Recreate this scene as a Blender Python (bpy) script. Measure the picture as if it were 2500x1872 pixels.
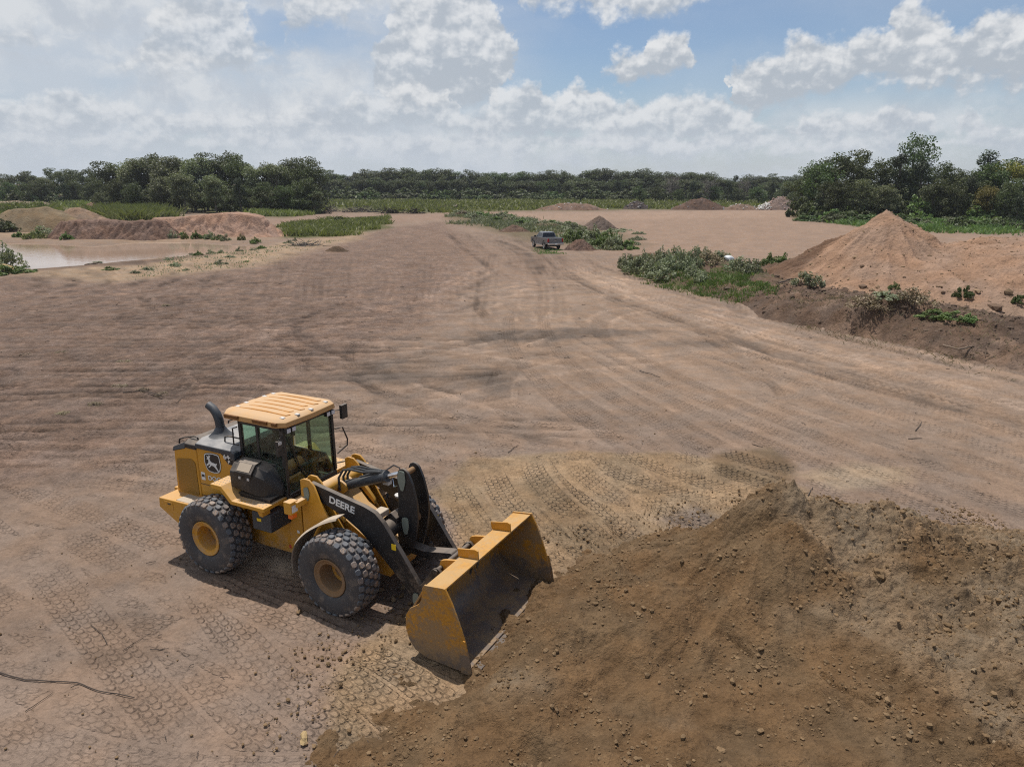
import bpy, bmesh, math, random
import numpy as np
from mathutils import Vector, Matrix, Euler

for _o in list(bpy.data.objects):
    bpy.data.objects.remove(_o, do_unlink=True)
SC = bpy.context.scene
COL = SC.collection
random.seed(7)
RNG = np.random.default_rng(11)

# ---------------------------------------------------------------- camera
CAM_H, HOR, FPX = 7.711, 447.0, 1718.5          # height (m), horizon row and focal length for the 2500 px wide photograph
PITCH = math.atan((936 - HOR) / FPX)
cam_data = bpy.data.cameras.new('camera')
cam_data.sensor_width = 36.0
cam_data.lens = 36.0 * FPX / 2500.0
cam_data.clip_start = 0.1
cam_data.clip_end = 8000
cam = bpy.data.objects.new('camera', cam_data)
COL.objects.link(cam)
cam.location = (0, 0, CAM_H)
cam.rotation_euler = (math.pi / 2 - PITCH, 0, 0)
SC.camera = cam

SC.view_settings.view_transform = 'Standard'
SC.view_settings.look = 'None'
SC.view_settings.exposure = 0.0
SC.view_settings.gamma = 1.0
SC.view_settings.use_curve_mapping = False
SC.cycles.max_bounces = 8
SC.cycles.diffuse_bounces = 2
SC.cycles.glossy_bounces = 3
SC.cycles.transmission_bounces = 6
SC.cycles.transparent_max_bounces = 12
SC.cycles.caustics_reflective = False
SC.cycles.caustics_refractive = False
SC.cycles.use_denoising = False
SC.cycles.pixel_filter_type = 'BLACKMAN_HARRIS'
SC.cycles.filter_width = 1.15

# ---------------------------------------------------------------- sun and sky
SUN_TO = Vector((-0.14, 0.27, 1.0)).normalized()     # direction towards the sun: high, behind the loader
SUN_EL = math.asin(SUN_TO.z)
SUN_AZ = math.atan2(SUN_TO.x, SUN_TO.y)
sun_data = bpy.data.lights.new('sun', 'SUN')
sun_data.energy = 4.7
sun_data.angle = math.radians(0.8)
sun_data.color = (1.0, 0.955, 0.89)
sun = bpy.data.objects.new('sun', sun_data)
COL.objects.link(sun)
sun.location = (0, 0, 60)
sun.rotation_euler = (-SUN_TO).to_track_quat('-Z', 'Y').to_euler()


class NT:
    """small helper to write node trees"""
    def __init__(s, tree):
        s.t = tree; s.n = tree.nodes; s.l = tree.links

    def add(s, kind, **kw):
        n = s.n.new(kind)
        for k, v in kw.items():
            setattr(n, k, v)
        return n

    def put(s, sock, v):
        if v is None:
            return
        if isinstance(v, bpy.types.NodeSocket):
            s.l.new(v, sock)
        else:
            sock.default_value = v

    def math(s, op, a, b=None, c=None, clamp=False):
        n = s.add('ShaderNodeMath', operation=op); n.use_clamp = clamp
        for i, v in enumerate((a, b, c)):
            if v is not None:
                s.put(n.inputs[i], v)
        return n.outputs[0]

    def vmath(s, op, a, b=None, c=None):
        n = s.add('ShaderNodeVectorMath', operation=op)
        for i, v in enumerate((a, b, c)):
            if v is not None:
                s.put(n.inputs[i], v)
        return n.outputs['Value'] if op in ('LENGTH', 'DOT_PRODUCT', 'DISTANCE') else n.outputs[0]

    def smooth(s, v, lo, hi, a=0.0, b=1.0):
        n = s.add('ShaderNodeMapRange', interpolation_type='SMOOTHSTEP')
        for i, x in enumerate((v, lo, hi, a, b)):
            s.put(n.inputs[i], x)
        return n.outputs[0]

    def mix(s, f, a, b, blend='MIX'):
        n = s.add('ShaderNodeMix', data_type='RGBA', blend_type=blend)
        n.clamp_factor = True
        s.put(n.inputs[0], f); s.put(n.inputs[6], a); s.put(n.inputs[7], b)
        return n.outputs[2]

    def noise(s, vec, scale, detail=4, rough=0.55, dist=0.0, dims='3D', color=False):
        n = s.add('ShaderNodeTexNoise', noise_dimensions=dims)
        if vec is not None:
            s.put(n.inputs['Vector'], vec)
        n.inputs['Scale'].default_value = scale
        n.inputs['Detail'].default_value = detail
        n.inputs['Roughness'].default_value = rough
        n.inputs['Distortion'].default_value = dist
        return n.outputs['Color' if color else 'Fac']


def pix_dir(u, v):
    a = (u - 1250) / FPX; b = (936 - v) / FPX
    return Vector((a, math.cos(PITCH) + b * math.sin(PITCH), -math.sin(PITCH) + b * math.cos(PITCH)))


def at(u, v, z=0.0):
    """the point of the level plane z seen at photograph pixel (u, v)"""
    d = pix_dir(u, v); t = (z - CAM_H) / d.z
    return Vector((d.x * t, d.y * t, z))


def at_y(u, v, y):
    """the point seen at photograph pixel (u, v) at distance y"""
    d = pix_dir(u, v); t = y / d.y
    return Vector((d.x * t, y, CAM_H + d.z * t))


SKY_TINT = (0.84, 0.88, 0.94, 1)


def build_world():
    w = bpy.data.worlds.new('World'); SC.world = w; w.use_nodes = True
    w.node_tree.nodes.clear()
    N = NT(w.node_tree)
    sky = N.add('ShaderNodeTexSky', sky_type='NISHITA')
    sky.sun_disc = False
    sky.sun_elevation = SUN_EL
    sky.sun_rotation = SUN_AZ
    sky.altitude = 60; sky.air_density = 1.0; sky.dust_density = 0.6; sky.ozone_density = 2.0
    tc = N.add('ShaderNodeTexCoord')
    sep = N.add('ShaderNodeSeparateXYZ'); N.l.new(tc.outputs['Generated'], sep.inputs[0])
    az = N.math('ARCTAN2', sep.outputs[0], sep.outputs[1])
    el = N.math('ARCSINE', sep.outputs[2])
    # sky plane coordinates: degrees; rows near the horizon are squeezed, as far clouds are
    D = 180 / math.pi
    azd = N.math('MULTIPLY', az, D); eld = N.math('MULTIPLY', el, D)
    comb = N.add('ShaderNodeCombineXYZ'); N.l.new(azd, comb.inputs[0]); N.l.new(eld, comb.inputs[1])
    P = comb.outputs[0]

    def deg(px, py):
        d = pix_dir(px * 2500 / 2212, py * 2500 / 2212).normalized()
        return math.degrees(math.atan2(d.x, d.y)), math.degrees(math.asin(d.z))
    # cloud banks, each a skyline of tops over a base: (x, top, base) in px of the photograph seen 2212 wide
    NO = None
    banks = [
        # high cloud
        ([(-60, 60, 110), (40, 20, 120), (120, 60, 100), (200, 90, 95), (236, 150, 152), (252, 105, 165), (300, 92, 178), (318, 20, 182), (350, -40, 182), (500, -40, 184), (545, 50, 170), (590, 88, 120), (606, 96, 100), (640, -60, 92), (700, -60, 76), (780, -60, 48), (858, -60, 0),
          (866, -60, -62), (1112, -60, -62), (1124, -60, 38), (1170, -60, 50), (1200, -60, 44), (1270, -60, 46), (1300, -60, 62), (1400, -60, 60), (1480, -60, 46), (1530, -60, 10), (1548, -60, -62), (2300, -60, -62)], .55),
        ([(-60, 160, 150), (780, 160, 150), (790, 150, 168), (800, 118, 205), (822, 84, 236), (838, 24, 248), (872, -50, 250), (1050, -60, 250), (1084, 0, 222), (1112, 66, 140), (1126, 110, 104), (1284, 160, 140), (1292, 150, 172), (1318, 112, 190), (1340, 92, 194), (1385, 96, 195), (1392, 62, 195), (1440, 48, 194), (1492, 50, 165), (1500, 100, 130), (1512, 118, 105),
          (1572, 170, 150), (1580, 145, 262), (1596, 118, 266), (1622, 122, 268), (1640, 112, 268), (1690, 84, 250), (1722, 62, 235), (1770, 52, 225), (1800, 66, 220), (1850, 52, 205), (1902, 56, 196), (1924, 14, 200), (1950, -20, 204), (2050, 10, 206), (2076, 60, 204), (2100, 36, 205), (2140, 4, 206), (2300, -30, 206)], .62),
        # the long row of cumulus
        ([(-60, 215, 320), (40, 196, 318), (100, 186, 315), (170, 178, 310), (240, 205, 310), (330, 222, 315), (420, 214, 314), (480, 230, 315), (560, 236, 314), (640, 206, 314), (700, 224, 312), (760, 204, 312), (800, 184, 308), (850, 168, 300), (930, 166, 298), (972, 190, 298), (985, 240, 305), (1010, 222, 314), (1050, 218, 316), (1062, 190, 316), (1100, 162, 314), (1160, 164, 312), (1185, 200, 312), (1222, 172, 310), (1262, 160, 310),
          (1290, 190, 310), (1340, 204, 314), (1390, 214, 314), (1420, 196, 314), (1480, 188, 316), (1545, 200, 318), (1580, 214, 320), (1650, 240, 322), (1700, 262, 322), (1740, 244, 320), (1800, 222, 318), (1860, 234, 318), (1920, 216, 314), (1970, 208, 310), (2004, 226, 308), (2030, 268, 314), (2080, 226, 314), (2110, 218, 312), (2150, 258, 310), (2300, 262, 312)], .5),
        # low far bands
        ([(-60, 282, 344), (200, 274, 346), (420, 286, 344), (700, 278, 348), (960, 286, 349), (1200, 282, 349), (1440, 290, 352), (1600, 284, 350), (1800, 292, 348), (2000, 282, 346), (2300, 290, 350)], .35)]

    def curve(az01, pts):
        n = N.add('ShaderNodeFloatCurve'); c = n.mapping.curves[0]
        n.mapping.use_clip = False; n.mapping.extend = 'HORIZONTAL'
        pts = sorted(pts)
        c.points[0].location = pts[0]; c.points[-1].location = pts[-1]
        for q in pts[1:-1]: c.points.new(*q)
        for q in c.points: q.handle_type = 'VECTOR'
        n.mapping.update()
        N.l.new(az01, n.inputs['Value'])
        return n.outputs[0]

    def cauli(vec, scale, detail):
        """cauliflower texture: rounded bumps on bumps"""
        v = N.add('ShaderNodeTexVoronoi', feature='F1', voronoi_dimensions='2D')
        v.inputs['Scale'].default_value = scale; v.inputs['Detail'].default_value = detail; v.inputs['Roughness'].default_value = 0.55
        v.inputs['Lacunarity'].default_value = 2.3
        N.l.new(vec, v.inputs['Vector'])
        return v.outputs['Distance']
    wv = N.noise(P, 0.45, 4, 0.62, dims='2D', color=True)
    wv = N.vmath('MULTIPLY_ADD', wv, (3.0, 1.9, 0), (-1.5, -0.95, 0))
    Pw = N.vmath('ADD', P, wv)
    sp = N.add('ShaderNodeSeparateXYZ'); N.l.new(Pw, sp.inputs[0])
    az01 = N.math('MULTIPLY_ADD', sp.outputs[0], 1 / 90, 0.5); ew = sp.outputs[1]
    cf = cauli(N.vmath('MULTIPLY_ADD', wv, (0.12, 0.12, 0), N.vmath('MULTIPLY', P, (0.42, 0.55, 0))), 1.0, 2.8)
    bump = N.math('MULTIPLY_ADD', cf, -1.9, 0.95)
    cfu = cauli(N.vmath('MULTIPLY_ADD', wv, (0.12, 0.12, 0), N.vmath('MULTIPLY', N.vmath('ADD', P, (-0.18, 0.5, 0)), (0.42, 0.55, 0))), 1.0, 2.0)
    relief = N.math('SUBTRACT', cfu, cf)
    fine = N.noise(P, 0.34, 7, 0.6, dims='2D')
    off = N.math('MAXIMUM', N.smooth(N.math('ABSOLUTE', azd), 37, 46), N.smooth(eld, 13.2, 17))
    veil = N.smooth(azd, 8, -14, 0.22, 1.0)
    vn = N.noise(N.vmath('MULTIPLY', P, (0.05, 0.13, 0)), 1.0, 4, 0.55, dims='2D')
    veil = N.math('MULTIPLY', veil, N.smooth(vn, 0.25, 0.60, 0.30, 0.88))
    skyc = N.mix(1.0, sky.outputs[0], SKY_TINT, 'MULTIPLY')
    col = N.mix(veil, skyc, (5.5, 6.0, 6.65, 1))
    inview = N.math('SUBTRACT', 1.0, off)
    # thin broken sheet of cloud between the banks, open to blue at the upper right
    sn = N.noise(N.vmath('MULTIPLY', Pw, (0.09, 0.26, 0)), 1.0, 5, 0.58, dims='2D')
    gap = N.math('MULTIPLY', N.smooth(azd, -16, 2), N.smooth(eld, 3.5, 6.5))
    sa = N.math('MULTIPLY', N.smooth(sn, 0.36, 0.62), N.math('MULTIPLY_ADD', gap, -0.78, 0.85))
    col = N.mix(sa, col, N.mix(N.smooth(fine, .35, .65), (5.2, 5.65, 6.25, 1), (7.0, 7.25, 7.5, 1)))
    for i, (kn, soft) in enumerate(banks):
        T = []; B = []
        for (x, t, b_) in kn:
            a_, e1 = deg(x, t); _, e0 = deg(x, b_)
            T.append((a_ / 90 + .5, e1 / 20)); B.append((a_ / 90 + .5, e0 / 20))
        top = N.math('MULTIPLY', curve(az01, T), 20.0); bot = N.math('MULTIPLY', curve(az01, B), 20.0)
        up = N.math('DIVIDE', N.math('SUBTRACT', top, ew), soft); dn = N.math('MULTIPLY', N.math('SUBTRACT', ew, bot), 1.6)
        d = N.math('SMOOTH_MIN', up, dn, 0.5)
        dens = N.math('ADD', N.math('ADD', d, (0.3, 0.32, 0.3, 0.3)[i]), N.math('MULTIPLY', bump, (0.8, 0.75, 0.7, 0.5)[i]))
        al = N.math('MULTIPLY', N.smooth(dens, 0.0, (2.1, 1.7, 1.7, 1.9)[i]), inview)
        hgt = N.math('DIVIDE', N.math('SUBTRACT', ew, bot), N.math('MAXIMUM', N.math('SUBTRACT', top, bot), 0.3))
        lit = N.math('ADD', N.math('MULTIPLY', hgt, (0.3, 0.75, 0.8, 0.6)[i]), N.math('ADD', N.math('MULTIPLY', relief, 0.85), N.math('MULTIPLY_ADD', fine, 1.5, (-0.50, -0.82, -0.76, -0.5)[i])))
        lit = N.smooth(lit, -0.1, 0.95)
        cc = N.mix(lit, (4.5, 4.95, 5.5, 1), (7.8, 7.9, 8.0, 1))
        col = N.mix(N.math('MULTIPLY', al, N.math('MULTIPLY_ADD', veil, -0.30, (0.92, 1.0, .95, .9)[i])), col, cc)
    # clouds of the same kind all around, away from the view
    far = N.noise(N.vmath('MULTIPLY', P, (0.055, 0.10, 0)), 1.0, 2, 0.5, dims='2D')
    fd = N.math('ADD', N.math('MULTIPLY_ADD', far, 3.6, -1.75), N.math('MULTIPLY', bump, 0.6))
    fa = N.math('MULTIPLY', N.smooth(fd, 0.1, 0.7), off)
    col = N.mix(fa, col, N.mix(N.smooth(N.math('ADD', bump, fine), 0.2, 1.1), (4.8, 5.2, 5.7, 1), (7.6, 7.7, 7.8, 1)))
    hz = N.smooth(eld, 7.5, 0.0)
    col = N.mix(N.math('MULTIPLY', hz, 0.64), col, (5.2, 5.75, 6.5, 1))
    bg = N.add('ShaderNodeBackground'); bg.inputs[1].default_value = 0.1
    N.l.new(col, bg.inputs[0])
    out = N.add('ShaderNodeOutputWorld'); N.l.new(bg.outputs[0], out.inputs[0])
    w.cycles.sampling_method = 'NONE'


build_world()

# ---------------------------------------------------------------- helpers


def link(o, parent=None):
    COL.objects.link(o)
    if parent is not None:
        o.parent = parent
    return o


def tag(o, label=None, cat=None, group=None, kind=None):
    if label: o['label'] = label
    if cat: o['category'] = cat
    if group: o['group'] = group
    if kind: o['kind'] = kind
    return o


def empty(name, loc=(0, 0, 0), rz=0.0, parent=None):
    o = bpy.data.objects.new(name, None); link(o, parent)
    o.location = loc; o.rotation_euler = (0, 0, rz); o.empty_display_size = 0.3
    return o


def mesh_np(name, verts, faces, mat=None, smooth=True, col=None):
    """mesh from numpy arrays; faces is (n,3) or (n,4)"""
    me = bpy.data.meshes.new(name)
    verts = np.asarray(verts, np.float32); faces = np.asarray(faces, np.int32)
    k = faces.shape[1]
    me.vertices.add(len(verts)); me.vertices.foreach_set('co', verts.ravel())
    me.loops.add(faces.size); me.loops.foreach_set('vertex_index', faces.ravel())
    me.polygons.add(len(faces))
    me.polygons.foreach_set('loop_start', np.arange(0, faces.size, k, dtype=np.int32))
    me.polygons.foreach_set('loop_total', np.full(len(faces), k, np.int32))
    me.polygons.foreach_set('use_smooth', np.full(len(faces), smooth, bool))
    me.update(calc_edges=True)
    if col is not None:
        c = np.ones((len(verts), 4), np.float32); c[:, :3] = col
        a = me.color_attributes.new('Col', 'FLOAT_COLOR', 'POINT')
        a.data.foreach_set('color', c.ravel())
    if mat is not None:
        me.materials.append(mat)
    return me


def obj(name, me, parent=None, loc=None, rz=None):
    o = bpy.data.objects.new(name, me); link(o, parent)
    if loc is not None: o.location = loc
    if rz is not None: o.rotation_euler = (0, 0, rz)
    return o


def copy_tree(src, parent=None):
    c = src.copy(); COL.objects.link(c); c.parent = parent
    for ch in src.children:
        copy_tree(ch, c)
    return c


class MB:
    """collects simple solids into one mesh"""
    def __init__(s): s.v = []; s.f = []

    def add(s, v, f):
        b = len(s.v); s.v += [tuple(p) for p in v]; s.f += [tuple(i + b for i in q) for q in f]
        return s

    def box(s, x0, x1, y0, y1, z0, z1, M=None):
        v = [(x, y, z) for z in (z0, z1) for y in (y0, y1) for x in (x0, x1)]
        if M is not None: v = [M @ Vector(p) for p in v]
        return s.add(v, [(0, 2, 3, 1), (4, 5, 7, 6), (0, 1, 5, 4), (2, 6, 7, 3), (0, 4, 6, 2), (1, 3, 7, 5)])

    def hexa(s, b, t):
        """eight corners: bottom loop and top loop, both counterclockwise from above"""
        return s.add(list(b) + list(t), [(3, 2, 1, 0), (4, 5, 6, 7), (0, 1, 5, 4), (1, 2, 6, 5), (2, 3, 7, 6), (3, 0, 4, 7)])

    def prism(s, poly, a0, a1, axis='y'):
        """polygon extruded along an axis: poly is (x,z) for y, (x,y) for z, (y,z) for x"""
        n = len(poly)
        area = sum(poly[i][0] * poly[(i + 1) % n][1] - poly[(i + 1) % n][0] * poly[i][1] for i in range(n))
        if area < 0: poly = poly[::-1]

        def P(p, a):
            return {'y': (p[0], a, p[1]), 'z': (p[0], p[1], a), 'x': (a, p[0], p[1])}[axis]
        v = [P(p, a0) for p in poly] + [P(p, a1) for p in poly]
        lo, hi = tuple(range(n)), tuple(range(n, 2 * n))
        sides = [(i, (i + 1) % n, n + (i + 1) % n, n + i) for i in range(n)]
        if axis == 'y':
            f = [lo, hi[::-1]] + [q[::-1] for q in sides]
        else:
            f = [lo[::-1], hi] + sides
        return s.add(v, f)

    def tube(s, pts, r, n=10, cap=True):
        pts = [Vector(p) for p in pts]
        rr = r if isinstance(r, (list, tuple)) else [r] * len(pts)
        b = len(s.v); up = None
        for i, p in enumerate(pts):
            t = (pts[min(i + 1, len(pts) - 1)] - pts[max(i - 1, 0)]).normalized()
            if up is None:
                up = t.orthogonal().normalized()
            up = (up - t * up.dot(t)).normalized(); sd = t.cross(up)
            for k in range(n):
                a = 2 * math.pi * k / n
                s.v.append(tuple(p + (up * math.cos(a) + sd * math.sin(a)) * rr[i]))
        for i in range(len(pts) - 1):
            for k in range(n):
                k2 = (k + 1) % n
                s.f.append((b + i * n + k, b + i * n + k2, b + (i + 1) * n + k2, b + (i + 1) * n + k))
        if cap:
            s.f.append(tuple(b + k for k in range(n))[::-1])
            e = b + (len(pts) - 1) * n
            s.f.append(tuple(e + k for k in range(n)))
        return s

    def lathe(s, prof, c, n=32, axis='y'):
        """profile of (radius, offset along the axis) turned about the axis through c"""
        b = len(s.v); c = Vector(c)
        for (r, a) in prof:
            for k in range(n):
                t = 2 * math.pi * k / n
                q = {'y': (r * math.cos(t), a, r * math.sin(t)), 'z': (r * math.cos(t), r * math.sin(t), a), 'x': (a, r * math.cos(t), r * math.sin(t))}[axis]
                s.v.append(tuple(c + Vector(q)))
        for i in range(len(prof) - 1):
            for k in range(n):
                k2 = (k + 1) % n
                s.f.append((b + i * n + k, b + i * n + k2, b + (i + 1) * n + k2, b + (i + 1) * n + k))
        return s

    def build(s, name, mat, parent=None, bevel=0.0, seg=2, smooth=False, rz=None):
        me = bpy.data.meshes.new(name)
        me.from_pydata(s.v, [], s.f)
        bm = bmesh.new(); bm.from_mesh(me)
        bmesh.ops.recalc_face_normals(bm, faces=bm.faces)
        bm.to_mesh(me); bm.free()
        if smooth or bevel:
            me.polygons.foreach_set('use_smooth', np.ones(len(me.polygons), bool))
            me.update()
        me.materials.append(mat)
        o = obj(name, me, parent, rz=rz)
        if bevel:
            m = o.modifiers.new('Bevel', 'BEVEL'); m.width = bevel; m.segments = seg
            m.limit_method = 'ANGLE'; m.angle_limit = math.radians(35); m.harden_normals = True
        elif smooth:
            m = o.modifiers.new('Split', 'EDGE_SPLIT'); m.split_angle = math.radians(40)
        return o


def perlin(x, y, seed=0):
    xi = np.floor(x).astype(np.int64); yi = np.floor(y).astype(np.int64)
    xf = x - xi; yf = y - yi

    def g(ix, iy):
        h = (ix * 374761393 + iy * 668265263 + seed * 1442695041) & 0xFFFFFFFF
        h = ((h ^ (h >> 13)) * 1274126177) & 0xFFFFFFFF
        h = (h ^ (h >> 16)) & 0xFFFF
        a = h * (2 * math.pi / 65536.0)
        return np.cos(a), np.sin(a)
    u = xf * xf * xf * (xf * (xf * 6 - 15) + 10); v = yf * yf * yf * (yf * (yf * 6 - 15) + 10)
    a, b = g(xi, yi); n00 = a * xf + b * yf
    a, b = g(xi + 1, yi); n10 = a * (xf - 1) + b * yf
    a, b = g(xi, yi + 1); n01 = a * xf + b * (yf - 1)
    a, b = g(xi + 1, yi + 1); n11 = a * (xf - 1) + b * (yf - 1)
    return 1.45 * ((n00 * (1 - u) + n10 * u) * (1 - v) + (n01 * (1 - u) + n11 * u) * v)


def fbm(x, y, octv=4, seed=0, gain=0.5):
    s = np.zeros_like(x); a = 1.0; t = 0
    for i in range(octv):
        s += a * perlin(x, y, seed + i * 17); t += a
        x = x * 2.03 + 5.1; y = y * 2.03 - 3.7; a *= gain
    return s / t


def clods(x, y, seed=0, fill=.75):
    """rounded lumps of uneven size, one per cell: 0 between them, up to about 1 on top"""
    xi = np.floor(x).astype(np.int64); yi = np.floor(y).astype(np.int64)
    best = np.zeros_like(x)
    for dx in (-1, 0, 1):
        for dy in (-1, 0, 1):
            ix, iy = xi + dx, yi + dy
            h = (ix * 374761393 + iy * 668265263 + seed * 1442695041) & 0xFFFFFFFF
            h = ((h ^ (h >> 13)) * 1274126177) & 0xFFFFFFFF; h = h ^ (h >> 16)
            jx = (h & 1023) / 1023.0; jy = ((h >> 10) & 1023) / 1023.0; rr = ((h >> 20) & 1023) / 1023.0
            R = .22 + .55 * rr * rr
            d2 = ((x - ix - jx) ** 2 + (y - iy - jy) ** 2) / (R * R)
            best = np.maximum(best, np.where(rr < fill, 1, 0) * R * 1.3 * np.sqrt(np.clip(1 - d2, 0, 1)))
    return best


def sst(a, b, x):
    t = np.clip((x - a) / (b - a), 0, 1)
    return t * t * (3 - 2 * t)


def poly_sd(px, py, poly, margin=1e9):
    """signed distance to a closed polygon, negative inside (only worked out within the margin)"""
    if margin < 1e8:
        qx = [p[0] for p in poly]; qy = [p[1] for p in poly]
        k = np.where((px > min(qx) - margin) & (px < max(qx) + margin) & (py > min(qy) - margin) & (py < max(qy) + margin))[0]
        out = np.full(px.shape, 1e6)
        if len(k): out[k] = poly_sd(px[k], py[k], poly)
        return out
    d = np.full(px.shape, 1e18); ins = np.zeros(px.shape, bool)
    n = len(poly)
    for i in range(n):
        ax, ay = poly[i][0], poly[i][1]; bx, by = poly[(i + 1) % n][0], poly[(i + 1) % n][1]
        ex, ey = bx - ax, by - ay; wx, wy = px - ax, py - ay
        t = np.clip((wx * ex + wy * ey) / (ex * ex + ey * ey + 1e-12), 0, 1)
        d = np.minimum(d, (wx - ex * t) ** 2 + (wy - ey * t) ** 2)
        c = ((ay <= py) != (by <= py))
        with np.errstate(divide='ignore', invalid='ignore'):
            ins ^= c & (px < ax + (py - ay) / (by - ay + 1e-15) * ex)
    return np.where(ins, -np.sqrt(d), np.sqrt(d))


def grid_faces(nx, ny, wrap=False):
    i = np.arange((nx if wrap else nx - 1)); j = np.arange(ny - 1)
    I, J = np.meshgrid(i, j)
    I2 = (I + 1) % nx
    return np.stack([J * nx + I, J * nx + I2, (J + 1) * nx + I2, (J + 1) * nx + I], -1).reshape(-1, 4)


# ---------------------------------------------------------------- materials
MATS = {}


def new_mat(name):
    m = bpy.data.materials.new(name); m.use_nodes = True
    N = NT(m.node_tree)
    b = N.n['Principled BSDF']
    MATS[name] = m
    return m, N, b


def soil_mat(name, fine=1.0, bump=0.6, stone=0.0, contrast=0.35, rough=0.95, bscale=(60, 14), bk=(0.022, 0.085)):
    """soil coloured by the Col attribute, with grain, small lumps and relief"""
    m, N, b = new_mat(name)
    tc = N.add('ShaderNodeNewGeometry'); P = tc.outputs['Position']
    at_ = N.add('ShaderNodeVertexColor', layer_name='Col')
    n1 = N.smooth(N.noise(P, 1.7 * fine, 6, 0.66), 0.30, 0.70)
    n2 = N.smooth(N.noise(P, 13 * fine, 5, 0.72), 0.30, 0.70)
    n3 = N.smooth(N.noise(P, 70 * fine, 2, 0.6), 0.25, 0.75)
    v = N.math('ADD', N.math('MULTIPLY', n1, 0.42), N.math('ADD', N.math('MULTIPLY', n2, 0.40), N.math('MULTIPLY', n3, 0.18)))
    v = N.math('MULTIPLY_ADD', v, contrast * 2.0, 1.0 - contrast)
    hue = N.noise(P, 0.8 * fine, 3, 0.5)
    tint = N.mix(N.smooth(hue, 0.35, 0.65), (1.04, 0.99, 0.94, 1), (0.96, 1.0, 1.05, 1))
    c = N.vmath('MULTIPLY', at_.outputs[0], tint)
    sc = N.add('ShaderNodeVectorMath', operation='SCALE')
    N.l.new(c, sc.inputs[0]); N.l.new(v, sc.inputs['Scale'])
    col = sc.outputs[0]
    if stone:
        vo = N.add('ShaderNodeTexVoronoi', feature='F1'); vo.inputs['Scale'].default_value = 7 * fine
        N.l.new(P, vo.inputs['Vector'])
        pick = N.math('GREATER_THAN', N.math('FRACT', N.math('MULTIPLY', N.vmath('DOT_PRODUCT', vo.outputs['Color'], (1, 1, 1)), 3.7)), 1 - stone)
        inside = N.smooth(vo.outputs['Distance'], 0.36, 0.22)
        col = N.mix(N.math('MULTIPLY', N.math('MULTIPLY', pick, inside), 0.55), col, (0.40, 0.31, 0.22, 1))
    N.l.new(col, b.inputs['Base Color'])
    b.inputs['Roughness'].default_value = rough
    b.inputs['Specular IOR Level'].default_value = 0.15
    bb = N.noise(P, bscale[0] * fine, 4, 0.65)
    bc = N.noise(P, bscale[1] * fine, 5, 0.6)
    h = N.math('ADD', N.math('MULTIPLY', bb, bk[0] / fine), N.math('MULTIPLY', bc, bk[1] / fine))
    bp = N.add('ShaderNodeBump'); bp.inputs['Strength'].default_value = bump; bp.inputs['Distance'].default_value = 1.0
    N.l.new(h, bp.inputs['Height']); N.l.new(bp.outputs[0], b.inputs['Normal'])
    return m


def paint_mat(name, color, rough=0.45, dust=0.35, dust_col=(0.40, 0.29, 0.20), grime=0.25, metal=0.0, spec=0.5):
    """machine paint: dust settled on upward faces, grime patches all over"""
    m, N, b = new_mat(name)
    g = N.add('ShaderNodeNewGeometry'); tc = N.add('ShaderNodeTexCoord'); P = tc.outputs['Object']
    s = N.add('ShaderNodeSeparateXYZ'); N.l.new(g.outputs['Normal'], s.inputs[0])
    n1 = N.noise(P, 3.5, 6, 0.65); n2 = N.noise(P, 23, 4, 0.7)
    up = N.smooth(s.outputs[2], 0.35, 0.95)
    f = N.math('MULTIPLY', up, N.smooth(n1, 0.25, 0.6, 0.35, 1.0))
    f2 = N.math('MULTIPLY', N.smooth(N.math('ADD', n1, N.math('MULTIPLY', N.math('SUBTRACT', n2, 0.5), 0.5)), 0.5, 0.72), grime)
    f = N.math('MAXIMUM', N.math('MULTIPLY', f, dust), f2)
    so = N.add('ShaderNodeSeparateXYZ'); N.l.new(P, so.inputs[0])
    mud = N.math('MULTIPLY', N.smooth(so.outputs[2], 1.5, 0.55), N.smooth(N.math('ADD', n1, N.math('MULTIPLY_ADD', n2, .6, -.3)), 0.38, 0.68))
    f = N.math('MAXIMUM', f, N.math('MULTIPLY', mud, min(0.8, 0.35 + grime)))
    var = N.math('MULTIPLY_ADD', n2, 0.3, 0.85)
    cc = N.add('ShaderNodeVectorMath', operation='SCALE'); cc.inputs[0].default_value = color[:3]
    N.l.new(var, cc.inputs['Scale'])
    N.l.new(N.mix(f, cc.outputs[0], (*dust_col, 1)), b.inputs['Base Color'])
    r = N.math('MULTIPLY_ADD', f, 0.9 - rough, rough)
    N.l.new(N.math('ADD', r, N.math('MULTIPLY', N.math('SUBTRACT', n2, 0.5), 0.15)), b.inputs['Roughness'])
    b.inputs['Metallic'].default_value = metal
    b.inputs['Specular IOR Level'].default_value = spec
    return m


def flat_mat(name, color, rough=0.6, metal=0.0, spec=0.4, var=0.15, scale=12):
    m, N, b = new_mat(name)
    tc = N.add('ShaderNodeTexCoord')
    n = N.noise(tc.outputs['Object'], scale, 4, 0.6)
    v = N.math('MULTIPLY_ADD', n, var * 2, 1 - var)
    cc = N.add('ShaderNodeVectorMath', operation='SCALE'); cc.inputs[0].default_value = color[:3]
    N.l.new(v, cc.inputs['Scale']); N.l.new(cc.outputs[0], b.inputs['Base Color'])
    b.inputs['Roughness'].default_value = rough; b.inputs['Metallic'].default_value = metal
    b.inputs['Specular IOR Level'].default_value = spec
    return m


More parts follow.
